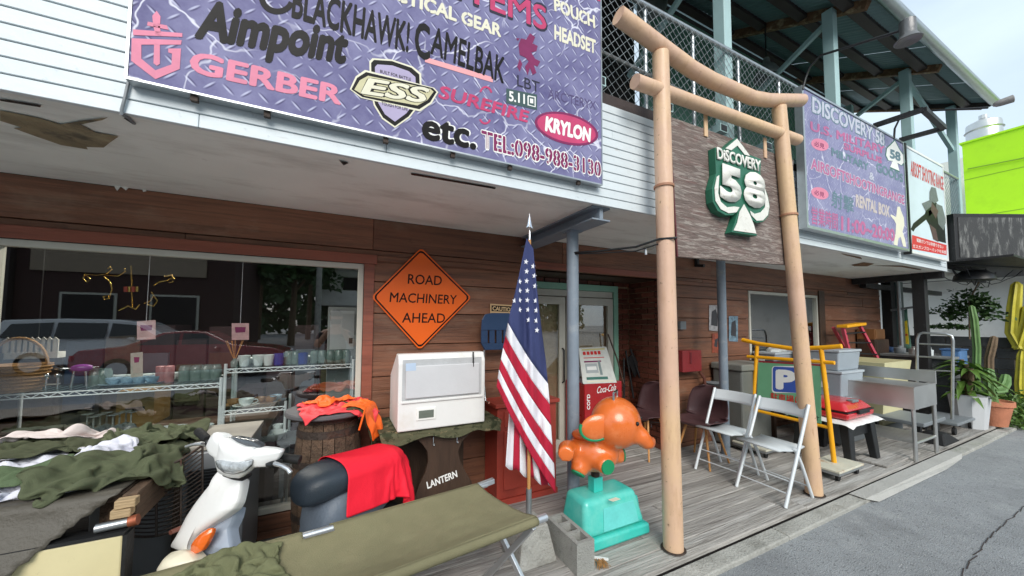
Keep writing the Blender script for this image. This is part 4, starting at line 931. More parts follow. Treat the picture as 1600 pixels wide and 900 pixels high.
# ------------------------------------------------------------------ steel cabinet, wire grate behind the scooter
cb = thing('steel_cabinet', 'grey steel cabinet with a round badge, behind the white scooter', 'cabinet', (-.7, 2.6, 0))
MB().b(-1.05, -.73, 2.50, 2.93, .06, .80).b(-.70, -.43, 2.46, 2.93, .06, .80).build('body', mk('cabinet_grey', (134, 136, 138), .45, .2, var=.1, vs=4, bump=.03), cb, bev=.006)
MB().b(-.73, -.70, 2.47, 2.52, .06, .80).build('divider', OLDWOOD, cb)
MB().b(-1.07, -.42, 2.48, 2.94, .803, .83).build('top', mk('worn_grey_top', (156, 150, 140), .6, var=.2, vs=5, bump=.08), cb, bev=.004)
for zz0, zz1, n_ in ((.12, .4, 13), (.43, .72, 18)):
    for k in range(n_): MB().b(-.67, -.455, 2.447, 2.459, zz0+(zz1-zz0)*k/n_, zz0+(zz1-zz0)*(k+.5)/n_).build('louvre', BLACK, cb)
bd = MB(); bc = Vector((-.80, 2.497, .70)); bd.tube([bc, bc-Vector((0, .006, 0))], .026, 20); bd.build('badge', mk('badge_blue', (74, 110, 122), .4, var=.3, vs=60, bump=0), cb, sm=60)
wg = thing('wire_grate', 'rusty black curved wire grate between the table and the scooter', 'grate', (-.75, 2.3, .1))
def gp(u, v): # u along rod, v up
    x, y = 205+112*u, 838-v*105-u*38+14*math.sin(u*math.pi)
    return pY(x, y, 2.34-.16*math.sin(u*math.pi)*(1-.4*v))
for k in range(17): MB().tube([gp(i/10, k/16) for i in range(11)], .0032 if k not in (0, 16) else .006, 5).build('wire', IRON, wg, sm=60)
for u in (0., .36, .7, 1.): MB().tube([gp(u, i/8)+Vector((0, -.006, 0)) for i in range(9)], .005, 5).build('wire', IRON, wg, sm=60)
# ================================================================== scooter
SO = Vector((-.40, 2.0, 0)); eb = Vector((.87, .49, 0)).normalized(); el = Vector((eb.y, -eb.x, 0))
hb = Vector((.72, -.69, 0)).normalized()       # handlebar, turned
hf = Vector((-.69, -.72, 0)).normalized()
sc = thing('scooter', 'white motor scooter with amber indicator parked behind the olive camp cot', 'scooter', SO)
def sp(s, t, z): return SO+eb*s+el*t+Vector((0, 0, z))
Zv = Vector((0, 0, 1))
def loft(secs, name, mat, parent, n=20, sm=60, sub=0):
    """closed skin through ellipse-like sections (centre, half-axis a, half-axis b, power)"""
    mb = MB()
    for c, a, b, pw in secs:
        for j in range(n):
            an = 2*math.pi*j/n; ca, sa = math.cos(an), math.sin(an)
            mb.v.append(tuple(Vector(c)+Vector(a)*(abs(ca)**pw*(1 if ca > 0 else -1))+Vector(b)*(abs(sa)**pw*(1 if sa > 0 else -1))))
    for i in range(len(secs)-1):
        for j in range(n): mb.f.append((i*n+j, i*n+(j+1) % n, (i+1)*n+(j+1) % n, (i+1)*n+j))
    mb.f.append(tuple(reversed(range(n)))); mb.f.append(tuple((len(secs)-1)*n+j for j in range(n)))
    return mb.build(name, mat, parent, sm=sm, sub=sub)
def onplane(x, y, o, n): d = ray(x, y); return EYE+d*((Vector(o)-EYE).dot(n)/d.dot(n))
def dome(pts, o, n, rise, back, name, mat, parent, ctr=None, bend=None, power=2.2, sub=0):
    """a shell with the given outline that swells towards n and closes behind"""
    n = Vector(n).normalized(); q = [onplane(190+x/3.46, 640+y/3.46, o, n) for x, y in pts]
    c = sum(q, Vector())/len(q) if ctr is None else onplane(190+ctr[0]/3.46, 640+ctr[1]/3.46, o, n)
    for it in range(2):
        qq = []
        for i in range(len(q)): qq += [q[i].lerp(q[(i+1) % len(q)], .12), q[i].lerp(q[(i+1) % len(q)], .88)]
        q = qq
    k = len(q); mb = MB()
    def B_(p): return p-(n*bend*((p-c).dot(hb))**2 if bend else Vector())
    rings = [(.93, -back), (1.0, -back*.35)]+[(f, rise*(1-f**power)) for f in (1.0, .985, .95, .88, .75, .55, .3)]
    for f, h in rings:
        for p in q: mb.v.append(tuple(B_(c+(p-c)*f)+n*h))
    for i in range(len(rings)-1):
        for j in range(k): mb.f.append((i*k+j, i*k+(j+1) % k, (i+1)*k+(j+1) % k, (i+1)*k+j))
    mb.v.append(tuple(c+n*rise)); t = len(mb.v)-1
    for j in range(k): mb.f.append(((len(rings)-1)*k+j, (len(rings)-1)*k+(j+1) % k, t))
    mb.f.append(tuple(reversed(range(k))))
    return mb.build(name, mat, parent, sm=70, sub=sub)
HC = sp(0, 0, .90)
def hp(t, f, z): return HC+hb*t+hf*f+Zv*z
cowl = [(500, 124), (480, 145), (458, 190), (470, 225), (505, 250), (515, 290), (530, 345), (585, 368), (640, 372), (672, 345), (690, 312), (740, 312), (800, 308), (842, 268), (861, 226), (810, 214), (740, 208), (650, 204), (600, 182), (560, 158), (535, 135)]
dome(cowl, hp(0, .05, 0), hf, .024, .035, 'handlebar_cowl', WPLAST, sc, (610, 262), power=7)
dome([(528, 150), (560, 160), (600, 184), (650, 204), (700, 210), (712, 250), (700, 300), (680, 340), (640, 368), (585, 366), (532, 344), (512, 290), (520, 240), (530, 195)], hp(0, .072, 0), hf, .022, .03, 'headlight_housing', WPLAST, sc, (605, 270), power=5)
dome([(545, 345), (600, 366), (650, 374), (668, 352), (672, 368), (652, 388), (600, 380), (545, 360)], hp(0, .03, 0), hf, .004, .03, 'neck_gap', BLACK, sc)
dome([(505, 279), (530, 270), (600, 282), (653, 280), (693, 274), (689, 308), (661, 337), (605, 351), (554, 343), (517, 315)], hp(0, .092, 0), hf, .006, .02, 'headlight_gasket', BLACK, sc)
dome([(508, 280), (530, 272), (600, 284), (652, 282), (690, 276), (686, 306), (660, 334), (605, 348), (556, 340), (520, 314)], hp(0, .098, 0), hf, .014, .02, 'headlight', mk('headlight_lens', (196, 202, 206), .12, .2, var=.35, vs=30, bump=.2, bs=40, coat=.8), sc)
dome([(568, 150), (600, 150), (650, 158), (705, 172), (752, 202), (745, 216), (700, 220), (650, 214), (600, 196), (572, 172)], hp(0, .045, 0), hf, .006, .03, 'instrument_glass', mk('smoked_lens', (70, 74, 78), .1, var=.2, vs=30, coat=.8), sc)
dome([(776, 288), (812, 278), (838, 282), (836, 304), (800, 318), (780, 314)], hp(0, .06, 0), hf, .012, .03, 'switch_box', BLACK, sc)
dome([(452, 168), (470, 160), (476, 196), (462, 204)], hp(0, .05, 0), hf, .01, .03, 'switch_box', BLACK, sc)
for (a, b_) in (((462, 160), (415, 118)), ((862, 258), (965, 272))):
    p, q = onplane(190+a[0]/3.46, 640+a[1]/3.46, hp(0, .0, 0), hf), onplane(190+b_[0]/3.46, 640+b_[1]/3.46, hp(0, -.03, 0), hf)
    MB().tube([p, p.lerp(q, .15), q], [.014, .018, .0185], 12).build('grip', RUBBER, sc, sm=60)
def hpx(x, y, f=.03): return onplane(190+x/3.46, 640+y/3.46, hp(0, f, 0), hf)
MB().tube([hpx(800, 292), hpx(830, 292, .06), hpx(870, 304, .06), hpx(900, 322, .06), hpx(914, 342, .06)], [.011, .009, .008, .008, .009], 8).build('brake_lever', ALU, sc, sm=60)
MB().tube([hpx(462, 190), hpx(430, 184, .06), hpx(390, 188, .06), hpx(350, 200, .06)], [.01, .008, .007, .007], 8).build('brake_lever', ALU, sc, sm=60)
MB().tube([hpx(800, 298, .02), hpx(822, 296, .05)], .013, 10).build('lever_pivot', BLACK, sc, sm=60)
for x_, y_ in (): MB().tube([hpx(x_, y_, .066), hpx(x_, y_, .076)], .0055, 12).build('cowl_screw', DKST, sc)
pn = (hf*.9+Zv*.35).normalized(); po_ = sp(-.06, 0, .60)
dome([(505, 352), (530, 325), (600, 345), (650, 368), (640, 425), (622, 500), (598, 540), (540, 585), (470, 632), (400, 680), (362, 735), (354, 766), (300, 758), (262, 742), (285, 705), (312, 655), (350, 580), (400, 505), (450, 440), (500, 380)], po_, pn, .022, .05, 'front_panel', WPLAST, sc, (470, 560), power=6)
dome([(618, 515), (602, 580), (568, 650), (575, 700), (588, 762), (500, 800), (430, 830), (395, 830), (362, 780), (372, 720), (410, 672), (480, 625), (560, 570)], sp(-.03, .02, .5), pn, .03, .06, 'leg_shield', mk('blue_grey_plastic', (150, 160, 174), .4, var=.06, bump=.02), sc, (480, 710))
dome([(372, 762), (372, 735), (395, 700), (430, 665), (470, 642), (489, 640), (486, 665), (462, 715), (430, 765), (400, 780)], sp(-.06, .0, .60)+pn*.018, pn, .018, .02, 'indicator', AMBER, sc)
dome([(200, 872), (225, 830), (265, 772), (310, 760), (355, 768), (392, 815), (380, 850), (330, 900), (210, 930)], sp(-.2, 0, .36), pn, .05, .06, 'front_fender', mk('cream_fender', (228, 220, 196), .4, var=.05, bump=.01), sc)
p = onplane(190+330/3.46, 640+636/3.46, sp(-.09, 0, .52), pn); MB().tube([p, p+Vector((-.03, -.035, .003))], .010, 10).build('bag_hook', mk('brown_hook', (120, 74, 62), .5), sc)
MB().tube([sp(.05, -.06, .84), sp(.0, -.05, .62), sp(-.13, -.03, .25)], .02, 10).build('steering_column', BLACK, sc, sm=60)
def wheel(c, par):
    wt = MB().tube([Vector(c)+eb*.175*math.cos(a)+Zv*.175*math.sin(a) for a in [2*math.pi*i/24 for i in range(24)]], .042, 8, closed=True).build('tyre', RUBBER, par, sm=60)
    MB().tube([Vector(c)-el*.03, Vector(c)+el*.03], .13, 20).build('rim', ALU, wt, sm=50)
wheel(sp(-.26, 0, .19), sc); wheel(sp(.74, 0, .19), sc)
MB().bm(Matrix.Translation(sp(.2, 0, .25)) @ Matrix.Rotation(math.atan2(eb.y, eb.x), 4, 'Z'), .40, .28, .1).build('floor_board', BODYG, sc, bev=.02)
loft([(sp(.34, 0, .36), el*.13, Zv*.16, .7), (sp(.40, 0, .44), el*.16, Zv*.18, .7), (sp(.6, 0, .48), el*.17, Zv*.16, .7), (sp(.8, 0, .54), el*.14, Zv*.11, .7), (sp(.92, 0, .58), el*.07, Zv*.06, .8)], 'rear_body', BODYG, sc, 24, sub=1)
loft([(sp(.27, 0, .62), el*.07, Zv*.05, .8), (sp(.31, 0, .64), el*.125, Zv*.085, .75), (sp(.45, 0, .655), el*.15, Zv*.085, .75), (sp(.6, 0, .65), el*.15, Zv*.075, .75), (sp(.8, 0, .65), el*.13, Zv*.07, .75), (sp(.88, 0, .65), el*.07, Zv*.04, .8)], 'seat', SEATV, sc, 24, sub=1)
rc = thing('red_cloth', 'bright red cloth draped over the back of the scooter seat', 'cloth', sp(.9, 0, .5))
RCOL = [o for o in bpy.data.objects if o.parent == sc and o.name.split('.')[0] in ('seat', 'rear_body')]
def rst(u, v):
    p = sp(.42+.62*u, -.30+.66*v, .84+.01*noise.noise(Vector((u*4, v*4, 2)))); return tuple(p)
drape('fabric', REDC, rst, RCOL, 36, 38, (.62, .68), .5, 30, parent=rc)
# ================================================================== camp cot
CZ = .52
ct = thing('camp_cot', 'folding camp cot with olive canvas on aluminium poles, front of deck', 'cot', (.3, 1.8, 0))
nR, fR = pZ(853, 808, CZ), pZ(760, 757, CZ)
dr_ = fR-pZ(284, 892, CZ); dr_.z = 0; dr_.normalize()
nL, fL = nR-dr_*1.75, pZ(150, 930, CZ); fL = fR-dr_*1.72
for nm, a, b_ in (('near', nL, nR), ('far', fL, fR)):
    MB().tube([a, b_], .017, 12).build('pole', ALU, ct, sm=60)
lat = (fR-nR); lat.z = 0
def cv(u, v):
    a = nL.lerp(nR, .02+.945*u); b_ = fL.lerp(fR, .02+.945*u); p = a.lerp(b_, v)
    sag = .06*4*v*(1-v)*(.6+.4*math.sin(u*3.0+.4)); edge = .02*math.cos((v-.5)*math.pi*2)
    p.z += .021-sag+.004*noise.noise(Vector((u*14, v*8, 0)))+.010*math.sin(u*9)*(1-abs(2*v-1))
    # slots where the pole shows at the middle leg
    return p
m = MB().grid(cv, 90, 28); 
keep = []
for f in m.f:
    i, j = divmod(f[0], 29); u = i/90; v = j/28
    if .44 < u < .515 and (v > .92 or v < .08): continue
    keep.append(f)
m.f = keep; m.build('canvas', CANVAS, ct, sm=180, solid=.004, fix=False)
for v_ in (0, 1):
    for (ua, ub) in ((.0, .44), (.515, 1)):
        pth = []
        for a_ in range(7):
            an = math.pi*(.5+a_/6*1.15); pth.append((math.cos(an), math.sin(an)))
        def hem(u, w, v_=v_, ua=ua, ub=ub):
            u = ua+(ub-ua)*u; base = (nL.lerp(nR, .02+.945*u) if v_ == 0 else fL.lerp(fR, .02+.945*u)); an = math.pi*(.5+w*1.2)
            sg = -1 if v_ == 0 else 1
            return base-lat.normalized()*sg*math.cos(an)*.021*-1*-1+Vector((0, 0, math.sin(an)*.021))
        MB().grid(hem, 30, 6).build('hem', CANVAS, ct, sm=180, solid=.003, fix=False)
for u in (.03, .48, .955):
    a, b_ = nL.lerp(nR, u), fL.lerp(fR, u); ft = lat.normalized()*.0
    MB().bar(a-Vector((0, 0, .02)), Vector((b_.x+.05, b_.y, 0.0))-lat*.06, .022, .03).build('leg', ALU, ct, bev=.003)
    MB().bar(b_-Vector((0, 0, .02))+dr_*.03, Vector((a.x+.08, a.y, 0.0))+lat*.06, .022, .03).build('leg', ALU, ct, bev=.003)
MB().tube([nR-dr_*.06, nR+dr_*.0], .019, 12).build('end_sleeve', ALU, ct, sm=60)
MB().bar(fR-dr_*.09, fR+dr_*.05+Vector((0, 0, .012)), .03, .03).build('end_sleeve', ALU, ct, bev=.003)
CVS = [o for o in bpy.data.objects if o.parent == ct and o.name.startswith('canvas')]
PILE = []; TCOL = CVS[0]; TZ_ = TZ; TZ = CZ+.0
garment('folded_shirt', 'olive shirt lying on the left end of the camp cot', 'shirt', 352, 892, CZ+.03, (.66, .56), .3, (.62, .6), mk('faded_olive_cotton', (112, 114, 84), .9, var=.12, vs=14, bump=.12, bs=260, spec=.2), 21)
TZ = TZ_; del bpy.data.objects[[o.name for o in bpy.data.objects if o.name.startswith('folded_shirt')][0]]['group']
# ================================================================== barrel table with bright jacket
bt = thing('barrel_table', 'wooden barrel with round metal-edged table top by the shop window', 'table', (-.02, 2.68, 0))
BC = (-.02, 2.68, 0)
ns = 18
prof = [(.178, 0), (.192, .15), (.205, .35), (.208, .45), (.202, .6), (.186, .78), (.175, .86)]
for k in range(ns):
    a0, a1 = 2*math.pi*k/ns+.012, 2*math.pi*(k+1)/ns-.012; mb = MB(); vs = []
    for r_, z in prof:
        for rr in (r_, r_-.02):
            for a in (a0, a1): vs.append((BC[0]+rr*math.cos(a), BC[1]+rr*math.sin(a), z))
    fs = []
    for i in range(len(prof)-1):
        o = i*4; n_ = o+4; fs += [(o, o+1, n_+1, n_), (o+2, n_+2, n_+3, o+3), (o, n_, n_+2, o+2), (o+1, o+3, n_+3, n_+1)]
    fs += [(0, 2, 3, 1), tuple(len(vs)-4+i for i in (0, 1, 3, 2))]
    mb.add(vs, fs).build('stave', OLDWOOD, bt)
for z, r_ in ((.06, .187), (.3, .205), (.62, .205), (.8, .189)): MB().lathe([(r_-.004, -.022), (r_, -.022), (r_-.002, .022), (r_-.007, .022)], (BC[0], BC[1], z), 36, False).build('hoop', IRON, bt, sm=50)
MB().lathe([(0, .905), (.25, .905), (.256, .912), (.256, .928), (.25, .934), (0, .934)], BC, 40, False).build('table_top', mk('dark_grey_laminate', (96, 94, 96), .35, var=.15, vs=5, bump=.02), bt, sm=40)
MB().lathe([(.17, .86), (.17, .905)], BC, 24).build('collar', DKWOOD, bt)
MB().lathe([(0, .0), (.07, .002), (.1, .016), (.105, .022)], (BC[0]+.02, BC[1]-.12, .862), 24, False).build('dish', CERAM, bt) if False else None
jc = thing('jacket', 'bright coral and orange jacket with olive lining heaped on the barrel table', 'jacket', (BC[0]+.05, BC[1], .936))
BCOL = MB().lathe([(0, .86), (.256, .86), (.258, .934), (0, .934)], BC, 40, False).build('collider', None)
def jst(u, v, cx=BC[0]+.07, cy=BC[1]-.03, sx=.8, sy=.6, sq=.66, rot=.25, seed=4, z=1.0):
    x, y = (u-.5)*sx, (v-.5)*sy; q = Vector((x*5, y*5, seed*2.1)); X = x*sq+.04*noise.noise(q); Y = y*sq+.04*noise.noise(q+Vector((7, 0, 0)))
    return (cx+X*math.cos(rot)-Y*math.sin(rot), cy+X*math.sin(rot)+Y*math.cos(rot), z+.06*noise.noise(q*1.2)+.03*noise.noise(q*2.7))
cs1 = drape('coral_shell', CORAL, jst, [BCOL], 44, 33, (.8, .6), .35, 28, parent=jc)
bpy.data.objects.remove(BCOL)
BCOL = MB().lathe([(0, .86), (.256, .86), (.258, .934), (0, .934)], BC, 40, False).build('collider', None)
drape('orange_panel', ORNY, lambda u, v: jst(u, v, BC[0]+.0, BC[1]+.06, .42, .3, .7, .6, 9, 1.06), [BCOL, cs1], 26, 19, (.42, .3), .4, 26, parent=jc)
cs2 = drape('olive_lining', OLIVE, lambda u, v: jst(u, v, BC[0]+.19, BC[1]-.06, .5, .36, .85, -.1, 15, 1.04), [BCOL], 28, 20, (.5, .36), .4, 28, parent=jc)
drape('orange_sleeve', ORNY, lambda u, v: jst(u, v, BC[0]+.22, BC[1]-.10, .46, .24, .8, -.3, 11, 1.10), [BCOL, cs2], 26, 14, (.46, .24), .4, 28, parent=jc)
bpy.data.objects.remove(BCOL)
MB().tube([pY(572, 634, 2.38), pY(566, 655, 2.4), pY(561, 672, 2.41)], .006, 6).build('cord', ORNY, jc)
# ================================================================== dish dryer on a trestle
tr = thing('trestle_table', 'dark wooden trestle marked LANTERN under a camouflage cloth', 'table', (.7, 2.6, 0))
PLT = ('Y', 2.5)
tp_ = [(640, 672), (648, 684), (660, 694), (668, 706), (669, 722), (664, 740), (654, 760), (648, 778), (644, 800), (650, 812), (690, 806), (735, 796), (740, 772), (737, 752), (728, 738), (720, 722), (716, 706), (722, 690), (736, 676), (742, 662)]
MB().prism([pY(x_, y_, 2.5) for x_, y_ in tp_], (0, .03, 0)).build('end_panel', DKWOOD, tr, bev=.003)
text('LANTERN', (668, 764), (715, 745), (666, 753), PLT, WPRINT, tr, bold=.03, lift=.003, stencil=True)
for xx, yy in ((677, 683), (714, 679)): MB().tube([pY(xx, yy, 2.49), pY(xx, yy+12, 2.485), pY(xx+2, yy+13, 2.48), pY(xx+2, yy+9, 2.475)], .004, 6).build('hook', CHROME, tr)
MB().b(.30, 1.08, 2.47, 2.93, .735, .765).build('table_top', DKWOOD, tr, bev=.004)
MB().b(.42, .98, 2.88, 2.91, .0, .735).build('rear_panel', DKWOOD, tr)
CAMO = mk('camouflage_cloth', (92, 92, 70), .9, var=.1, bump=.1, bs=240, spec=.2, dirt=[((58, 62, 44), .95, 16, .5, .53), ((132, 120, 92), .95, 13, .58, .61), ((42, 40, 34), .9, 19, .62, .65)])
cm = thing('camouflage_cloth', 'camouflage cloth hanging from the trestle under the white dish dryer', 'cloth', (.7, 2.6, .77))
sheet([[Vector((.27+.86*i/8, 2.9, .772)) for i in range(9)], [Vector((.27+.86*i/8, 2.6, .772)) for i in range(9)], [Vector((.27+.86*i/8, 2.462, .77)) for i in range(9)], [Vector((.28+.84*i/8, 2.448, .73-.02*math.sin(i*2))) for i in range(9)], [Vector((.29+.83*i/8, 2.445, .68-.02*math.sin(i*1.7)+.03)) for i in range(9)]], 'fabric', CAMO, cm, 50, 30, .004, 9, 2)
DD = thing('dish_dryer', 'white countertop dish dryer with tinted lid and small dial plate', 'appliance', (.68, 2.45, .775))
x0, x1, y0, y1, z0, z1 = .375, .985, 2.43, 2.80, .782, 1.285
side = [(y0, z0), (y0, z1-.06), (y0+.03, z1), (y0+.10, z1), (y1, z1-.17), (y1, z0)]
MB().prism([(x0, a, b) for a, b in side], (x1-x0, 0, 0)).build('body', WPLAST, DD, bev=.008)
MB().b(x0+.025, x1-.03, y0-.004, y0-.0005, .985, z1-.035).build('lid_recess', mk('recess_grey', (186, 188, 190), .5), DD)
MB().b(x0+.045, x1-.05, y0-.018, y0-.005, .995, z1-.075).build('lid', LGREY, DD, bev=.006)
MB().b(x0+.02, x1-.02, y0-.012, y0-.001, .965, .98).build('handle_strip', WPLAST, DD, bev=.003)
MB().b(x0+.12, x0+.25, y0-.007, y0-.001, .845, .925).build('dial_frame', WPRINT, DD, bev=.003); MB().b(x0+.135, x0+.235, y0-.010, y0-.0075, .86, .91).build('dial_window', mk('dial_grey', (108, 116, 106), .2, coat=.5), DD)
poly([(634, 568), (650, 567), (650, 579), (634, 580)], ('Y', y0-.0185), mk('pale_blue_label', (182, 200, 222), .5, bump=0), DD, .001, name='label')
MB().b(x1-.1, x1-.095, y0-.021, y0-.001, z1-.1, z1+.004).build('strap', BLACK, DD)
# ================================================================== red cabinet and blue chair
rcab = thing('red_cabinet', 'red painted wooden cabinet behind the flag', 'cabinet', (1.5, 2.8, 0))
MB().b(1.215, 1.79, 2.72, 2.985, .05, .79).build('body', REDP, rcab, bev=.004); MB().b(1.19, 1.815, 2.695, 2.99, .793, .825).build('top', REDP, rcab, bev=.004); MB().b(1.205, 1.80, 2.71, 2.985, 0, .047).build('plinth', REDP, rcab)
MB().b(1.275, 1.73, 2.708, 2.719, .12, .6).build('door', REDP, rcab, bev=.004); MB().b(1.275, 1.73, 2.708, 2.719, .63, .76).build('drawer', REDP, rcab, bev=.004)
MB().b(1.725, 1.735, 2.69, 2.707, .3, .42).build('handle', IRON, rcab)
bc_ = thing('plastic_chair', 'navy blue plastic school chair standing on the red cabinet', 'chair', (1.25, 2.88, .827))
PLB = 2.86
def rrect(x0, y0, x1, y1, r, n=5):
    o = []
    for cx, cy, a in ((x1-r, y0+r, -90), (x1-r, y1-r, 0), (x0+r, y1-r, 90), (x0+r, y0+r, 180)):
        for i in range(n+1): an = R(a+90*i/n); o.append((cx+r*math.cos(an), cy+r*math.sin(an)))
    return o
MB().prism([pY(x_, y_, PLB) for x_, y_ in [(752, 516), (753, 500), (758, 491), (768, 489), (795, 489), (803, 493), (806, 516)]], (0, .012, 0)).build('backrest', NAVY, bc_, bev=.004)
for xa, xb in ((752, 762), (765, 773), (776, 784), (787, 806)): MB().prism([pY(xa, 516.2, PLB), pY(xb, 516.2, PLB), pY(xb, 536, PLB), pY(xa, 536, PLB)], (0, .012, 0)).build('back_slat', NAVY, bc_)
MB().prism([pY(752, 536.2, PLB), pY(806, 536.2, PLB), pY(803, 546, PLB), pY(758, 547, PLB)], (0, .03, 0)).build('back_rail', NAVY, bc_, bev=.004)
for dx in (0, .24):
    MB().tube([pY(757, 547, PLB)+Vector((dx, .01, 0)), pY(756, 600, PLB)+Vector((dx, .0, 0)), Vector((pY(756, 600, PLB).x+dx, 2.82, .838)), Vector((pY(756, 600, PLB).x+dx, 2.74, .838))], .009, 8).build('leg', CHROME, bc_, sm=60)
# wall signs
rs = thing('road_sign', 'orange diamond ROAD MACHINERY AHEAD sign on the board wall', 'sign', pY(658, 467, YW-.03))
dm = [(658, 387), (737, 465), (656, 547), (580, 464)]
ctr = Vector((658, 466))
def dia(k, y):
    out = []
    for i in range(4):
        p = pY(*dm[i], y); c0 = pY(658, 466, y); a = pY(*dm[i-1], y); b_ = pY(*dm[(i+1) % 4], y)
        for t_ in (-.045, -.02, 0.0): pass
        for w_, src in ((.05, a), (.022, a), (0, None), (.022, b_), (.05, b_)):
            q = p.lerp(src, w_) if src else p.lerp(c0, .035)
            if src and w_ == .022: q = q.lerp(c0, .012)
            out.append(c0+(q-c0)*k)
    return out
MB().prism(dia(1, YW-.026), (0, .004, 0)).build('plate', ORANGE, rs)
MB().prism(dia(.965, YW-.0275), (0, .001, 0)).build('border', INK, rs); MB().prism(dia(.925, YW-.029), (0, .001, 0)).build('face', ORANGE, rs)
PR = ('Y', YW-.0295)
for b_, BL, BR, TL in (('ROAD', (637, 443.5), (690, 446), (638, 428)), ('MACHINERY', (608.5, 472), (713, 475.5), (610, 456.5)), ('AHEAD', (628, 504), (695, 504.5), (629, 488.5))): text(b_, BL, BR, TL, PR, INK, rs, bold=.008, lift=.001)
cs = thing('caution_sign', 'small tan CAUTION sign on the wall behind the blue chair', 'sign', pY(786, 486, YW-.02))
MB().prism([pY(x_, y_, YW-.02) for x_, y_ in ((766, 474.5), (806, 477), (806, 506), (766, 505))], (0, .004, 0)).build('plate', mk('tan_sign', (206, 172, 128), .5, var=.06), cs)
poly([(768, 477), (804, 479), (804, 488), (768, 486)], ('Y', YW-.0205), INK, cs, .001, name='band'); text('CAUTION', (769.5, 485), (803, 487.5), (769.5, 478.3), ('Y', YW-.0205), mk('tan_print', (220, 188, 142), .5), cs, bold=.03, lift=.003)
text('WATCH', (769, 497), (800, 499), (769, 490), ('Y', YW-.0205), INK, cs, bold=.02, lift=.002); text('STEP', (772, 504), (798, 505), (772, 499.5), ('Y', YW-.0205), INK, cs, bold=.02, lift=.002)
# ================================================================== flag
FY = 2.08
fl = thing('flag', 'American flag hanging limp on a pole in front of the red cabinet', 'flag', (1.155, FY, .0))
pole_x = pY(827, 500, FY).x
MB().tube([(pole_x, FY, .2), (pole_x, FY, 2.06)], .011, 12).build('pole', BEECH, fl, sm=60)
MB().tube([(pole_x, FY, .14), (pole_x, FY, .42)], .018, 14).build('socket', GALV, fl, sm=60)
sh = MB().tube([(pole_x, FY, 2.05), (pole_x, FY, 2.12), (pole_x, FY, 2.125), (pole_x, FY, 2.24)], [.009, .008, .005, .0015], 10).build('finial', CHROME, fl, sm=60)
t_ = pY(828, 333, FY); MB().prism([(pole_x, FY, 2.245), (pole_x+.016, FY, 2.16), (pole_x+.026, FY, 2.14), (pole_x, FY, 2.155), (pole_x-.026, FY, 2.14), (pole_x-.016, FY, 2.16)], (0, .003, 0)).build('spear', CHROME, sh)
RED = mk('flag_red', (178, 32, 58), .75, var=.05, bump=.1, bs=300, spec=.3); FW = mk('flag_white', (232, 232, 238), .75, var=.03, bump=.1, bs=300, spec=.3); NV = mk('flag_navy', (58, 66, 108), .75, var=.06, bump=.1, bs=300, spec=.3)
# the hoist hangs from the pole top; each stripe runs diagonally to the fold at the right
hoist = [(823, 372), (817, 400), (811, 430), (804, 460), (797, 488), (790, 522), (784, 555), (779, 582), (776, 604)]
foldp = [(832, 374), (836, 420), (841, 470), (847, 520), (853, 565), (858, 620), (862, 680), (866, 730), (868, 771)]
def lerpP(ps, t):
    n = len(ps)-1; f = max(0, min(t*n, n-1e-6)); i = int(f); u = f-i; return (ps[i][0]*(1-u)+ps[i+1][0]*u, ps[i][1]*(1-u)+ps[i+1][1]*u)
def wave(x, y): return .022*math.sin((x-778)*.19+y*.012)+.012*math.sin((x-778)*.41-y*.02+1)
def flagpt(v, u, dy=0):
    a = lerpP(hoist, v); tgt = v**1.0; b = lerpP(foldp, min(1, .04+.96*v))
    k = u; x = a[0]+(b[0]-a[0])*k; y = a[1]+(b[1]-a[1])*k+10*math.sin(k*math.pi)*v
    amp = min(1, max(.1, (y-372)/150))
    return pY(x, y, FY-.035+wave(x, y)*amp+dy)
def band(v0, v1, u0, u1, name, mat, nv=6, nu=22):
    MB().grid(lambda a, b: flagpt(v0+(v1-v0)*a, u0+(u1-u0)*b), nv, nu).build(name, mat, fl, sm=180, solid=.0015, fix=False)
band(0, .56, 0, 1, 'canton', NV, 20, 24)
for k in range(6):
    a = .56+k*.44/6; band(a, a+.44/6, 0, 1, 'stripe', FW if k % 2 == 0 else RED)
# rear fold of the fly, stripes nearly upright
def backpt(u, v):
    xt = 797+(850-797)*u; yt = 625+78*u; xb = 790+(868-790)*u; yb = 728+(766-728)*u+3*math.sin(u*20)
    x = xt+(xb-xt)*v; y = yt+(yb-yt)*v; return pY(x, y, FY+.03+.015*math.sin(u*16))
for k in range(7): MB().grid(lambda a, b, k=k: backpt((k+a)/7, b), 5, 10).build('rear_stripe', RED if k % 2 else FW, fl, sm=180, solid=.0015, fix=False)
mb = None
def star(px_, py_, r):
    pts = []
    for i in range(10):
        rr = r if i % 2 == 0 else r*.42; an = R(-90+36*i+8); x, y = px_+rr*math.cos(an)*.85, py_+rr*math.sin(an)
        amp = min(1, max(.1, (y-372)/150)); pts.append(pY(x, y, FY-.0395+wave(px_, py_)*amp))
    MB().prism(pts, (0, .001, 0)).build('star', FW, fl)
for (x_, y_) in ((822, 409), (823, 424), (823, 439), (824, 454), (824, 469), (825, 484), (826, 500), (812, 440), (812, 454), (812, 469), (812, 484), (833, 416), (835, 431), (836, 447), (837, 470), (838, 485), (838, 501), (839, 516), (804, 470)): star(x_, y_, 4.6)
cbk = thing('concrete_flag_base', 'tapered concrete block holding the flag pole', 'concrete block', (pole_x, FY, 0))
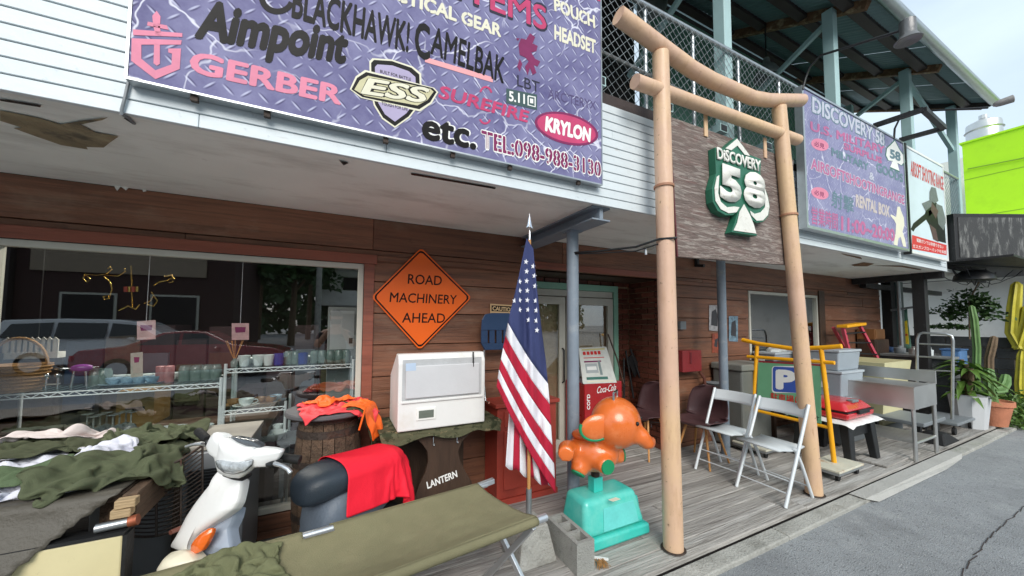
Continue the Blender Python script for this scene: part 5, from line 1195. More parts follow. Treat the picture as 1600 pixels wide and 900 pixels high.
MB().add([(pole_x-.135, FY-.13, 0), (pole_x+.135, FY-.13, 0), (pole_x+.135, FY+.13, 0), (pole_x-.135, FY+.13, 0), (pole_x-.09, FY-.09, .22), (pole_x+.09, FY-.09, .22), (pole_x+.09, FY+.09, .22), (pole_x-.09, FY+.09, .22)], [(0, 3, 2, 1), (4, 5, 6, 7), (0, 1, 5, 4), (1, 2, 6, 5), (2, 3, 7, 6), (3, 0, 4, 7)]).build('block', CONC, cbk, bev=.008)
ck = thing('cinder_block', 'hollow grey cinder block standing beside the turquoise ride base', 'cinder block', (1.385, 1.97, 0))
mb = MB(); bx0, bx1, by0, by1, bz = 1.318, 1.448, 1.78, 2.12, .185
w_ = .026
mb.b(bx0, bx0+w_, by0, by1, 0, bz).b(bx1-w_, bx1, by0, by1, 0, bz)
for k in range(4): yy = by0+(by1-by0-w_)*k/3; mb.b(bx0+w_, bx1-w_, yy, yy+w_, 0, bz)
mb.build('shell', BLOCK, ck)
MB().b(bx0+w_, bx1-w_, by0+w_, by1-w_, .0, .04).build('web_floor', BLOCK, ck)
br_ = thing('brush_head', 'worn straw brush head lying by the cinder block', 'brush', pZ(937, 880, 0))
q = pZ(937, 882, 0); mb = MB()
for k in range(40):
    a = q+Vector((random.uniform(-.03, .03), random.uniform(-.02, .02), .03)); mb.tube([a, a+Vector((random.uniform(-.03, .03), random.uniform(-.05, 0), -.028))], .0018, 4, False)
bo = mb.build('bristle', WICKER, br_); bo['kind'] = 'stuff'
MB().bar(q+Vector((-.02, .03, .032)), q+Vector((.06, -.01, .02)), .012, .012).build('stick', WPLAST, br_)
# ================================================================== coin ride
cr_ = thing('coin_ride', 'orange elephant ride-on figure on a turquoise fibreglass base', 'coin ride', (1.78, 2.08, 0))
def tb_(x0, x1, y0, y1, z0, X0_, X1_, Y0_, Y1_, z1): return [(x0, y0, z0), (x1, y0, z0), (x1, y1, z0), (x0, y1, z0), (X0_, Y0_, z1), (X1_, Y0_, z1), (X1_, Y1_, z1), (X0_, Y1_, z1)]
BF = [(0, 3, 2, 1), (4, 5, 6, 7), (0, 1, 5, 4), (1, 2, 6, 5), (2, 3, 7, 6), (3, 0, 4, 7)]
MB().add(tb_(1.47, 2.06, 1.905, 2.235, .0, 1.475, 2.055, 1.91, 2.23, .075), BF).build('base_flange', TURQ, cr_, bev=.018, bseg=3, sm=50)
MB().add(tb_(1.49, 2.035, 1.925, 2.22, .076, 1.53, 1.985, 1.975, 2.2, .30), BF).build('base', TURQ, cr_, bev=.035, bseg=4, sm=50)
MB().add(tb_(1.65, 1.965, 1.9235, 1.93, .1, 1.67, 1.945, 1.954, 1.96, .235), BF).build('front_panel', mk('pale_turquoise', (104, 206, 200), .45, var=.1, vs=7, bump=.1, bs=40), cr_, bev=.003)
MB().add(tb_(2.036, 2.065, 2.0, 2.1, .08, 2.0, 2.05, 2.02, 2.1, .22), BF).build('coin_box', TURQ, cr_, bev=.006)
MB().b(1.665, 1.745, 2.045, 2.115, .301, .40).build('stem', TURQ, cr_, bev=.004)
MB().lathe([(.03, 0), (.03, .06)], (1.705, 2.08, .40), 12).build('spring', IRON, cr_)
poly([(950, 781), (962, 777), (970, 780), (958, 784)], ('Z', .302), CREAMP, cr_, .002, (0, 0, 1), 'sticker')
def skin(name, pts, edges, rad, mat, parent, sub=2, root=0):
    me = bpy.data.meshes.new(name); me.from_pydata([tuple(Vector(p)-WL.get(parent, Vector())) for p in pts], edges, []); o = bpy.data.objects.new(name, me); COL.objects.link(o); o.parent = parent
    md = o.modifiers.new('k', 'SKIN'); md.use_smooth_shade = True; md.branch_smoothing = .6
    sk = me.skin_vertices[0].data
    for i, r_ in enumerate(rad): sk[i].radius = (r_, r_) if not hasattr(r_, '__len__') else r_
    sk[root].use_root = True
    ms = o.modifiers.new('u', 'SUBSURF'); ms.levels = sub; ms.render_levels = sub
    WL[o] = WL.get(parent, Vector())
    bpy.context.view_layer.update(); dg = bpy.context.evaluated_depsgraph_get()
    m2 = bpy.data.meshes.new_from_object(o.evaluated_get(dg)); o.modifiers.clear(); o.data = m2; m2.materials.clear(); m2.materials.append(mat)
    m2.polygons.foreach_set('use_smooth', [True]*len(m2.polygons)); return o
def fused(mb, name, mat, parent, vox=.014, it=8):
    """one continuous skin over overlapping volumes"""
    o = mb.build(name, None, parent); md = o.modifiers.new('r', 'REMESH'); md.mode = 'VOXEL'; md.voxel_size = vox; m2 = o.modifiers.new('s', 'SMOOTH'); m2.factor = .6; m2.iterations = it
    bpy.context.view_layer.update(); me = bpy.data.meshes.new_from_object(o.evaluated_get(bpy.context.evaluated_depsgraph_get())); o.modifiers.clear(); o.data = me; me.materials.clear(); me.materials.append(mat)
    me.polygons.foreach_set('use_smooth', [True]*len(me.polygons)); return o
fd = Vector((.6, -.8, 0)).normalized(); fl_ = Vector((.8, .6, 0)).normalized(); rotm = Matrix(((fd.x, fl_.x, 0), (fd.y, fl_.y, 0), (0, 0, 1)))
BO = Vector((1.68, 2.08, .575)); HO = Vector((1.79, 1.96, .80))
mb = MB(); mb.ell(BO, .185, .14, .135, 22, 14, rotm); mb.ell(HO, .175, .185, .18, 22, 14, rotm); mb.ell(BO.lerp(HO, .5), .11, .11, .12, 18, 12, rotm)
mb.tube([HO+fd*.12+Zv*-.05, HO+fd*.18+Zv*-.08, HO+fd*.205+fl_*.03+Zv*-.12, HO+fd*.215+fl_*.06+Zv*-.13, HO+fd*.22+fl_*.09+Zv*-.10], [.075, .06, .05, .045, .042], 14)
mb.tube([BO-fd*.12-fl_*.08+Zv*.02, BO-fd*.13-fl_*.2+Zv*.06, BO-fd*.1-fl_*.30+Zv*.06], [.07, .06, .055], 12)
LEGS = ((.09, -.10, .14, -.14, -.035), (.10, .10, .19, .13, -.03), (-.08, -.10, -.07, -.13, -.12), (-.06, .10, -.02, .14, -.12))
for a_, b_, c_, d_, e_ in LEGS: mb.tube([BO+fd*a_*.6+fl_*b_*.6-Zv*.03, BO+fd*c_+fl_*d_+Zv*e_], [.075, .058], 14)
fused(mb, 'figure_body', ELEOR, cr_)
for a_, b_, c_, d_, e_ in LEGS:
    p = BO+fd*c_+fl_*d_+Zv*e_; d = (p-(BO+fd*a_*.6+fl_*b_*.6-Zv*.03)).normalized(); MB().tube([p-d*.004, p+d*.006], [.05, .047], 20).build('sole', GREENP, cr_, sm=50)
for sg in (-1, 1):
    ln_ = fl_*sg; c_ = HO+ln_*.17-fd*.09+Zv*.0; xa_ = (ln_*.5-fd*.86-Zv*.25).normalized(); ya_ = xa_.cross(Zv).normalized(); za_ = xa_.cross(ya_).normalized()*-1
    er_ = Matrix((xa_.to_tuple(), ya_.to_tuple(), za_.to_tuple())).transposed()
    e1 = MB().ell(c_, .115, .03, .085, 20, 12, er_).build('ear', ELEOR, cr_, sm=180)
    MB().tube([c_+er_ @ Vector((.116*math.cos(t), 0, .086*math.sin(t))) for t in [R(-150+i*12) for i in range(16)]], .012, 8).build('ear_rim', GREENP, e1, sm=60)
    MB().ell(HO+fd*.158+ln_*.08+Zv*.03, .012, .012, .014, 12, 8).build('eye', BLACK, cr_, sm=180)
MB().tube([HO+fl_*-.06+Zv*.15, HO+fl_*-.06+Zv*.215, HO+fl_*.06+Zv*.215, HO+fl_*.06+Zv*.15], .008, 8).build('handle', CHROME, cr_, sm=60)
MB().ell(BO-fd*.06+Zv*.115, .09, .1, .035, 18, 10, rotm).build('saddle', mk('worn_orange_saddle', (206, 96, 40), .4, var=.1, coat=.3), cr_, sm=180)
# ================================================================== entrance: cooler, umbrellas, chairs
ck_ = thing('drinks_cooler', 'red Coca-Cola chest cooler with sloping notice board, in front of the shop door', 'cooler', (2.68, 3.3, 0))
MB().b(2.42, 2.95, 3.12, 3.48, .04, .84).build('body', COKE, ck_, bev=.01)
bp = [pY(912, 600, 3.115), pY(964, 598, 3.115), pY(948, 543, 3.4), pY(905, 545, 3.4)]
MB().prism(bp, (0, .02, .012)).build('notice_board', PAPER, ck_, bev=.002)
nb = (bp[1]-bp[0]).cross(bp[3]-bp[0]).normalized(); nb = nb if nb.y < 0 else -nb
def BQ(u, v): return bp[0].lerp(bp[1], u).lerp(bp[3].lerp(bp[2], u), v)+nb*.004
def strip_on(u0, u1, v0, v1, m, nm='print'): MB().prism([BQ(u0, v0), BQ(u1, v0), BQ(u1, v1), BQ(u0, v1)], nb*.001).build(nm, m, ck_)
for k in range(5): strip_on(.1+k*.13, .19+k*.13, .80, .90, REDPR)
strip_on(.08, .9, .935, .98, mk('yellowish_print', (206, 196, 140), .6), 'print'); strip_on(.1, .66, .58, .62, MAROON); strip_on(.1, .8, .70, .72, REDPR); strip_on(.12, .5, .28, .54, mk('pale_grey_print', (170, 176, 178), .6)); strip_on(.16, .46, .36, .46, WPRINT); strip_on(.54, .62, .22, .6, mk('mid_grey_print', (136, 150, 150), .6)); strip_on(.1, .75, .1, .17, DGREEN); strip_on(.1, .9, .03, .07, CREAMP)
text('Coca-Cola', (932, 615), (962, 610), (934, 604), ('Y', 3.118), WPRINT, ck_, bold=.01, lift=.003)
text('COLD', (917, 640), (917, 616), (922, 640), ('Y', 3.118), WPRINT, ck_, bold=.03, lift=.003)
um = thing('umbrella', 'folded grey umbrella with white hook handle leaning in the alcove', 'umbrella', (3.05, 3.3, 0))
MB().tube([pY(1019, 668, 3.2), pY(1017, 640, 3.25), pY(1018, 615, 3.3)], [.012, .035, .012], 10).build('canopy', MGREY, um, sm=60)
MB().tube([pY(1018, 615, 3.3), pY(1017, 602, 3.3), pY(1018, 597, 3.3), pY(1022, 596, 3.3), pY(1025, 600, 3.3), pY(1025, 606, 3.3)], .008, 8).build('handle', WPLAST, um, sm=60)
fs = thing('folded_stool', 'black folding stool leaning upright against the brick wall', 'stool', (3.1, 3.4, 0))
for q in (((978, 548), (990, 622)), ((985, 545), (1003, 600)), ((975, 560), (975, 640)), ((1003, 575), (998, 640))): MB().tube([pY(*q[0], 3.42), pY(*q[1], 3.38)], .012, 8).build('frame_tube', BLACK, fs, sm=60)
MB().prism([pY(980, 560, 3.41), pY(990, 552, 3.41), pY(1000, 575, 3.41), pY(992, 590, 3.41)], (0, .02, 0)).build('seat', BLACK, fs)
cn_ = thing('walking_cane', 'thin brown cane leaning against the mint door casing', 'cane', (3.2, 3.5, 0)); MB().tube([pY(950, 522, 3.46), pY(964, 560, 3.4), pY(975, 600, 3.3)], .009, 8).build('shaft', DKWOOD, cn_, sm=60)
# moulded chairs with beech legs
def shell_chair(label, loc, rz):
    o = thing('shell_chair', label, 'chair', loc, rz, 'plum moulded chairs', local=True)
    prof = [(-.20, .415), (-.215, .44), (-.16, .445), (-.02, .43), (.10, .425), (.155, .45), (.185, .52), (.205, .62), (.225, .74), (.235, .80)]
    def f(u, v):
        n = len(prof)-1; t = v*n; i = min(int(t), n-1); k = t-i; x = prof[i][0]*(1-k)+prof[i+1][0]*k; z = prof[i][1]*(1-k)+prof[i+1][1]*k
        w = .225*(math.sqrt(max(.04, 1-((v-.7)/.31)**2)) if v > .7 else (.86+.14*min(1, v/.2))); s = (u-.5)*2; ed = abs(s)**3
        return (x-(.06*ed if v > .55 else 0), s*w, z+(.035*ed if v < .6 else 0))
    MB().grid(f, 18, 36).build('shell', PURPB, o, sm=180, solid=.008, fix=False)
    for sx, sy in ((-1, -1), (-1, 1), (1, -1), (1, 1)): MB().tube([(sx*.10, sy*.10, .42), (sx*.20, sy*.19, 0)], [.014, .010], 10).build('leg', BEECH, o, sm=60)
    MB().tube([(-.1, -.1, .36), (.1, .1, .36)], .004, 6).tube([(-.1, .1, .36), (.1, -.1, .36)], .004, 6).build('leg_brace', BLACK, o)
    return o
shell_chair('plum brown moulded chair right of the peach torii leg', (3.62, 2.63, 0), R(8))
shell_chair('plum brown moulded chair deep in the alcove, left of the torii leg', (3.26, 3.06, 0), R(4))
# folding chairs
def fold_chair(label, loc, rz):
    o = thing('folding_chair', label, 'chair', loc, rz, 'white folding chairs', local=True)
    for s in (-1, 1):
        y = s*.205; MB().tube([(-.22, y, .0), (-.02, y, .42), (.155, y, .80)], .014, 10).build('front_leg', ALUW, o, sm=60)
        y2 = s*.185; MB().tube([(.20, y2, 0), (.06, y2, .30), (-.03, y2, .44)], .0135, 10).build('rear_leg', ALUW, o, sm=60)
    MB().grid(lambda a, b: (-.235+.36*a, -.18+.36*b, .44+.012*math.cos(a*5)-.006), 8, 2).build('seat', WSEAT, o, sm=180, solid=.014)
    MB().grid(lambda a, b: (.105+.05*b+.035*math.sin(a*math.pi), -.2+.4*a, .685+.105*b), 14, 4).build('backrest', ALUW, o, sm=180, solid=.008)
    for z_, x_ in ((.10, -.172), (.19, -.13)): MB().tube([(x_, -.205, z_), (x_, .205, z_)], .006, 8).build('rung', ALUW, o, sm=60)
    MB().tube([(.155, -.185, .10), (.155, .185, .10)], .006, 8).build('rung', ALUW, o, sm=60)
    return o
ALUW = mk('white_enamelled_tube', (220, 226, 229), .35, .1, var=.04, bump=.01); WSEAT = mk('pale_grey_seat', (196, 202, 204), .5, var=.05, bump=.02)
fold_chair('white metal folding chair nearest the road, before the right torii leg', (3.56, 1.875, 0), R(-3))
fold_chair('white metal folding chair further back, beside the grey post', (3.60, 2.33, 0), R(3))
# wall fittings on the right
mbx = thing('letter_box', 'small red metal letter box on the board wall', 'letter box', pY(1076, 562, 2.9))
p = pY(1062, 548, 2.9); q = pY(1092, 579, 2.9)
MB().b(p.x, q.x, 2.86, 2.99, q.z, p.z).build('body', mk('dull_red_tin', (138, 44, 48), .45, var=.12), mbx, bev=.006); MB().b(p.x+.12, p.x+.15, 2.852, 2.859, q.z+.1, p.z-.02).build('latch', mk('latch_red', (110, 34, 40), .5), mbx)
for lab, pts, cols in (('pale portrait poster on the board wall left of the grey post', [(1108, 477), (1124, 477), (1124, 518), (1108, 516)], (158, 156, 158)), ('blue and black poster just right of the grey post', [(1139, 494), (1153, 494), (1153, 534), (1139, 533)], (110, 136, 152)), ('narrow rust-red notice below the pale poster', [(1113, 521), (1124, 521), (1124, 551), (1113, 551)], (150, 72, 48))):
    o = thing('wall_poster', lab, 'poster', pY(*pts[0], YW-.01)); MB().prism([pY(x_, y_, YW-.012) for x_, y_ in pts], (0, .002, 0)).build('sheet', mk('poster_print', cols, .5, var=.55, vs=22, bump=0), o)
    xa, ya = pts[0]; xb, yb = pts[2]
    poly([(xa+4, ya+10), (xa+10, ya+6), (xb-3, ya+14), (xb-3, yb-8), (xa+3, yb-10)], ('Y', YW-.0125), mk('poster_dark', (52, 50, 54), .5, var=.4, vs=30, bump=0), o, .001, name='figure')
ol = thing('wall_outlet', 'grey outdoor socket on the board wall beside the torii leg', 'socket', pY(1063, 507, YW)); p = pY(1058, 502, YW); MB().b(p.x, p.x+.1, YW-.05, YW-.008, p.z-.1, p.z).build('box', MGREY, ol, bev=.005)
cm_ = thing('security_camera', 'small dark security camera under the soffit behind the gate board', 'camera', pY(1098, 412, 2.9)); q = pY(1098, 413, 2.9); MB().tube([q+Vector((0, .1, .0)), q+Vector((0, -.02, -.02))], .02, 10).build('body', BLACK, cm_, sm=60); MB().b(q.x-.02, q.x+.02, 2.96, 3.0, q.z, ZS).build('mount', BLACK, cm_)
dp = thing('drain_basin', 'rusty pipe bracket with a small grey wash basin on the wall', 'wash basin', pY(1110, 600, 2.9))
MB().tube([pY(1093, 581, 2.92), pY(1100, 590, 2.9), pY(1102, 603, 2.88), pY(1110, 611, 2.86), pY(1124, 612, 2.86)], .018, 10).build('pipe', mk('rusty_pipe', (118, 70, 58), .6, var=.25), dp, sm=60); MB().lathe([(.05, 0), (.1, .03), (.12, .05), (.11, .05), (.05, .02)], pY(1116, 604, 2.86), 16, False).build('bowl', MGREY, dp, sm=60)
# wheeled bin, tubs
bn = thing('storage_bin', 'tall grey plastic bin against the wall behind the parking sign', 'bin', (4.9, 2.8, 0))
p = pY(1143, 566, 2.72); q = pY(1180, 566, 2.72); MB().b(p.x, q.x+.1, 2.6, 2.97, .02, p.z-.1).build('body', mk('bin_grey', (104, 106, 102), .5, var=.12), bn, bev=.02); MB().b(p.x-.02, q.x+.12, 2.58, 2.98, p.z-.098, p.z-.02).build('lid', mk('bin_lid_grey', (124, 126, 120), .5, var=.1), bn, bev=.015)
TUB = mk('grey_blue_tub', (150, 160, 168), .35, var=.08, vs=4, bump=.02); 
def tub(label, x0, x1, y0, y1, z0, z1, m=TUB):
    o = thing('storage_tub', label, 'tub', ((x0+x1)/2, (y0+y1)/2, z0), group='storage tubs'); MB().add(tb_(x0+.03, x1-.03, y0+.03, y1-.03, z0, x0+.01, x1-.01, y0+.01, y1-.01, z1-.03), BF).build('body', m, o, bev=.015); MB().b(x0, x1, y0, y1, z1-.03, z1).build('lid', mk('tub_lid', (168, 176, 182), .4, var=.06), o, bev=.006)
    MB().b(x0+.018, x0+.028, y0+.15, y0+.28, (z0+z1)/2-.06, (z0+z1)/2+.06).build('paper_label', PAPER, o); return o
tub('topmost grey storage tub in the stack beside the yellow sign frame', 5.55, 6.15, 2.15, 2.62, .92, 1.18)
tub('middle grey storage tub in the stack beside the yellow sign frame', 5.55, 6.15, 2.13, 2.64, .60, .918)
tub('lowest grey storage tub in the stack beside the yellow sign frame', 5.53, 6.17, 2.12, 2.66, .03, .598, MGREY)
tub('clear flat tub with papers behind the yellow top bar', 5.2, 5.9, 2.68, 2.97, 1.0, 1.12)
sb_ = thing('side_bench', 'dark bench carrying the flat clear tub', 'bench', (5.5, 2.8, 0)); MB().b(5.15, 6.6, 2.67, 2.985, .95, .998).build('top', DKWOOD, sb_); 
for xx in (5.2, 6.5): MB().b(xx, xx+.05, 2.72, 2.95, 0, .949).build('leg', DKWOOD, sb_)
heap('black_bag', 'crumpled black bag lying on the bench under the right window', 'bag', (6.25, 2.82, .999), .2, .11, .1, .13, BLACK, 41, None, 36, 7)
heap('plastic_wrap', 'crumpled clear grey plastic wrap on the flat tub', 'plastic', (5.5, 2.83, 1.122), .22, .1, .1, .07, mk('grey_film', (168, 172, 172), .25, var=.3, vs=12), 42, None, 40, 11)
# ================================================================== parking sign on yellow torii frame
YS = thing('parking_sign', 'green parking sign with blue P hung in a yellow torii-shaped frame', 'sign', (4.56, 2.2, 0))
XP = 4.56
def q4(x, y): return pX(x, y, XP)
MB().tube([q4(1160, 531), q4(1185, 537), q4(1240, 545), q4(1290, 543), q4(1315, 541)], .024, 14).build('top_bar', YEL, YS, sm=60)
MB().tube([q4(1168, 557), q4(1304, 567)], .020, 14).build('tie_bar', YEL, YS, sm=60)
for a, b_ in (((1183, 540), (1174, 690)), ((1283, 545), (1304, 738))): 
    e = q4(*b_); MB().tube([q4(*a), Vector((XP, e.y, .105))], .0215, 14).build('post', YEL, YS, sm=60)
MB().tube([q4(1176, 640), q4(1295, 668)], .018, 12).build('lower_bar', YEL, YS, sm=60)
bd_ = [q4(1186, 566), q4(1283, 572), q4(1284, 662), q4(1183, 634)]
MB().prism([p_+Vector((-.012, 0, 0)) for p_ in bd_], (.008, 0, 0)).build('panel', SIGNG, YS, bev=.001)
PQ = ('X', XP-.013); nX = (-1, 0, 0)
def PO(pts, m, l=.002, nm='print'): return poly(pts, PQ, m, YS, l, nX, nm)
PO([(1186, 563.5), (1283, 569.5), (1283, 572), (1186, 566)], mk('maroon_strip', (150, 48, 56), .5))
PO(rrect(1206, 572, 1252, 614, 5), WPRINT, .002); PO([(x_, y_+(x_-1229)*.05) for x_, y_ in rrect(1207.5, 573.5, 1250.5, 613, 4.5)], SIGNB, .003)
text('P', (1212, 608), (1244, 611), (1212, 577), PQ, WPRINT, YS, bold=.06, lift=.005, n=nX)
text('駐車場は', (1204, 626), (1254, 634), (1204, 613), PQ, REDPR, YS, bold=.014, lift=.002, n=nX)
text('給油所', (1187, 631), (1205, 636), (1187, 624), PQ, INK, YS, bold=.012, lift=.002, n=nX)
PO(arc(1220, 635, 14, 9, 0, 350, 24, 8), SIGNB, .002); PO(arc(1220, 635, 13, 8, 0, 350, 24, 8), WPRINT, .003); text('Esso', (1210, 637), (1230, 641), (1210, 630), PQ, REDPR, YS, bold=.04, lift=.005, n=nX)
text('裏', (1235, 645), (1250, 649), (1235, 631), PQ, REDPR, YS, bold=.014, lift=.002, n=nX); text('です', (1264, 655), (1280, 660), (1264, 646), PQ, INK, YS, bold=.012, lift=.002, n=nX)
dl = thing('dolly_platform', 'rust-stained white platform on casters carrying the parking sign', 'dolly', (4.5, 2.2, 0))
for (y0, y1) in ((1.70, 1.98), (2.34, 2.72)):
    pf = MB().b(4.30, 4.80, y0, y1, .085, .104).build('plate', mk('rusty_white_plate', (206, 204, 186), .6, var=.1, vs=9, bump=.1, dirt=((176, 120, 62), .7, 7, .56, .7)), dl, bev=.003); MB().b(4.305, 4.795, y0+.005, y1-.005, .06, .084).build('frame', GALV, dl)
    for xx in (4.36, 4.74):
        for yy in (y0+.04, y1-.04): MB().tube([(xx-.0, yy-.012, .028), (xx, yy+.012, .028)], .027, 14).b(xx-.008, xx+.008, yy-.004, yy+.004, .03, .06).build('caster', RUBBER, dl, sm=50)
# stool with red grill case
st = thing('plastic_stool', 'black plastic stool under the red case', 'stool', (5.15, 2.06, 0))
for sx in (0, 1):
    for sy in (0, 1):
        x_, y_ = 4.88+sx*.5, 1.86+sy*.4; dx, dy = (.04 if sx else -.04), (.04 if sy else -.04)
        MB().add(tb_(x_-.045+dx, x_+.045+dx, y_-.03+dy, y_+.03+dy, 0, x_-.06, x_+.06, y_-.04, y_+.04, .44), BF).build('leg', BLACK, st, bev=.006)
MB().b(4.80, 5.46, 1.80, 2.32, .44, .47).build('top', BLACK, st, bev=.01); MB().b(4.9, 5.36, 1.845, 1.86, .3, .438).build('apron', BLACK, st)
wc = thing('white_cover', 'white plastic sheet spread on the black stool', 'sheet', (5.13, 2.06, .47))
MB().grid(lambda a, b: (4.74+.78*a, 1.75+.62*b, .482+.006*noise.noise(Vector((a*9, b*9, 2)))-.05*max(0, abs(a-.5)*2-.82)*5*.6-.05*max(0, abs(b-.5)*2-.82)*5*.6), 40, 36).build('film', WPLAST, wc, sm=180, solid=.002, fix=False)
rg = thing('red_case', 'glossy red hard case lying on the white sheet', 'case', (5.12, 2.06, .49))
MB().add(tb_(4.82, 5.42, 1.82, 2.3, .492, 4.81, 5.43, 1.81, 2.31, .56), BF).build('lower_shell', REDBOX, rg, bev=.02, bseg=3, sm=50); MB().add(tb_(4.81, 5.43, 1.81, 2.31, .572, 4.9, 5.34, 1.89, 2.23, .66), BF).build('upper_shell', REDBOX, rg, bev=.035, bseg=4, sm=50); MB().b(4.815, 5.425, 1.815, 2.305, .5605, .5715).build('rim', BLACK, rg)
MB().b(5.0, 5.24, 1.785, 1.808, .545, .59).build('handle', BLACK, rg, bev=.006); MB().b(5.06, 5.2, 1.86, 1.92, .645, .672).build('latch_plate', GALV, rg, bev=.006)
# ================================================================== sink unit
sk_ = thing('sink_unit', 'stainless steel commercial sink with tap and slatted lower shelf', 'sink', (6.06, 2.15, 0))
xa, xb, ya, yb, zt_ = 5.74, 6.40, 1.585, 2.75, .80
for x_ in (xa+.02, xb-.02):
    for y_ in (ya+.02, yb-.02): MB().tube([(x_, y_, .0), (x_, y_, zt_-.22)], .019, 12).build('leg', STEEL, sk_, sm=60)
mb = MB(); mb.b(xa, xa+.012, ya, yb, zt_-.24, zt_-.001).b(xb-.012, xb, ya, yb, zt_-.24, zt_-.001).b(xa+.012, xb-.012, ya, ya+.012, zt_-.24, zt_-.001).b(xa+.012, xb-.012, yb-.012, yb, zt_-.24, zt_-.001); mb.build('apron', STEEL, sk_, bev=.003)
MB().b(xa-.006, xa+.05, ya-.006, yb, zt_, zt_+.012).b(xa+.0505, xb, ya-.006, ya+.06, zt_, zt_+.012).b(xa+.0505, xb-.02, ya+.0605, 2.2, zt_-.012, zt_).build('rim', STEEL, sk_)
MB().b(xa+.05, xb-.03, 2.2, yb-.03, zt_-.2, zt_-.19).b(xa+.05, xa+.056, 2.2, yb-.03, zt_-.19, zt_-.0).b(xb-.036, xb-.03, 2.2, yb-.03, zt_-.19, zt_).b(xa+.056, xb-.036, 2.2, 2.206, zt_-.19, zt_-.013).b(xa+.056, xb-.036, yb-.036, yb-.03, zt_-.19, zt_).build('basin', STEEL, sk_)
MB().b(xb-.012, xb+.008, ya-.004, yb, zt_+.0125, zt_+.15).build('splashback', STEEL, sk_, bev=.003)
for k in range(9): xx = xa+.03+k*.072; MB().tube([(xx, ya+.02, .19), (xx, yb-.02, .19)], .011, 8).build('shelf_bar', STEEL, sk_, sm=60)
for y_ in (ya+.02, yb-.02): MB().tube([(xa+.02, y_, .19), (xb-.02, y_, .19)], .014, 8).build('cross_bar', STEEL, sk_, sm=60)
tpz = zt_+.012; MB().tube([(6.34, 2.45, tpz+.09), (6.3, 2.45, tpz+.11), (6.2, 2.43, tpz+.11), (6.12, 2.42, tpz+.06)], .011, 8).tube([(6.35, 2.35, tpz+.08), (6.35, 2.55, tpz+.08)], .013, 8).build('tap', CHROME, sk_, sm=60)
for y_ in (2.36, 2.54): MB().lathe([(.02, 0), (.022, .02), (.008, .03), (.008, .045), (.018, .05), (.018, .06), (0, .062)], (6.35, y_, tpz+.09), 10, False).build('tap_knob', CHROME, sk_, sm=60)
# things on the floor beyond the sink
gb = thing('flat_crate', 'low grey flat crate on black feet under the sink', 'crate', (7.0, 2.0, 0)); MB().b(6.6, 7.35, 1.75, 2.3, .22, .27).build('top', MGREY, gb, bev=.01)
for x_ in (6.65, 7.25):
    for y_ in (1.8, 2.2): MB().b(x_, x_+.06, y_, y_+.06, 0, .219).build('foot', BLACK, gb)
bs_ = thing('rubber_ramp', 'black rubber ramp block on the deck right of the sink', 'ramp', (7.2, 1.72, 0)); MB().add(tb_(6.75, 7.3, 1.62, 1.86, .002, 6.85, 7.0, 1.66, 1.84, .13), BF).build('block', RUBBER, bs_, bev=.015); MB().b(6.95, 7.28, 1.63, 1.70, .04, .055).build('slot', BLACK, bs_) if False else None
wp = thing('wood_mat', 'loose dark-edged wooden board lying on the deck under the sink', 'board', (5.6, 1.75, .0)); MB().b(5.2, 6.1, 1.66, 1.93, .004, .024).build('board', DECK, wp, bev=.003)
# roll cage / trolley
rcg = thing('trolley', 'pale metal stock trolley with open bar end behind the sink', 'trolley', (7.6, 2.0, 0))
XC = 7.55
def q7(x, y): return pX(x, y, XC)
A = [q7(1433, 640), q7(1433, 530), q7(1436, 522), q7(1442, 520), q7(1478, 522), q7(1487, 525), q7(1489, 532), q7(1488, 655)]
MB().tube([Vector((XC, p_.y, max(.1, p_.z))) for p_ in A], .017, 10).build('end_frame', GALV, rcg, sm=60)
for y_ in (537, 557, 578): MB().tube([q7(1434, y_), q7(1488, y_+2)], .011, 8).build('rail', GALV, rcg, sm=60)
MB().b(XC, XC+.8, min(p_.y for p_ in A), max(p_.y for p_ in A), .13, .17).build('platform', MGREY, rcg, bev=.01)
for y_ in (min(p_.y for p_ in A)+.05, max(p_.y for p_ in A)-.05):
    for x_ in (XC+.06, XC+.74): MB().tube([(x_, y_-.015, .05), (x_, y_+.015, .05)], .05, 14).b(x_-.01, x_+.01, y_-.005, y_+.005, .05, .13).build('wheel', RUBBER, rcg, sm=50)
bb = thing('blue_crate', 'dull blue plastic crate on the counter behind the trolley', 'crate', pX(1483, 560, 8.6)); p = pX(1471, 573, 8.8); q = pX(1500, 548, 8.8); MB().b(8.8, 9.15, q.y, p.y, p.z, q.z).build('body', mk('dull_blue_plastic', (84, 122, 168), .4, var=.08), bb, bev=.02); MB().b(8.79, 9.16, q.y-.01, p.y+.01, q.z+.0005, q.z+.02).build('rim', mk('rim_blue', (72, 106, 150), .4), bb)
# ladder, boxes, counter
ld = thing('step_ladder', 'red step ladder with yellow top leaning by the board wall', 'ladder', (7.6, 2.7, 0))
L0 = [pY(1317, 512, 2.72), pY(1343, 508, 2.72), pY(1352, 640, 2.60), pY(1400, 610, 2.45)]
MB().bar(L0[0], pY(1336, 590, 2.66), .05, .03).build('rail', RUSTP, ld); MB().bar(L0[1], pY(1392, 600, 2.5), .05, .03).build('rail', RUSTP, ld); MB().bar(L0[0]+Vector((0, .12, 0)), pY(1345, 590, 2.9), .04, .03).build('rail', RUSTP, ld)
MB().bar(L0[0]+Vector((-.03, 0, .02)), L0[1]+Vector((.06, 0, .02)), .14, .045).build('top_step', YEL, ld, bev=.008)
for t_ in (.12, .3, .5, .72): MB().bar(L0[0].lerp(pY(1336, 590, 2.66), t_), L0[1].lerp(pY(1392, 600, 2.5), t_), .06, .02).build('tread', BLACK, ld)
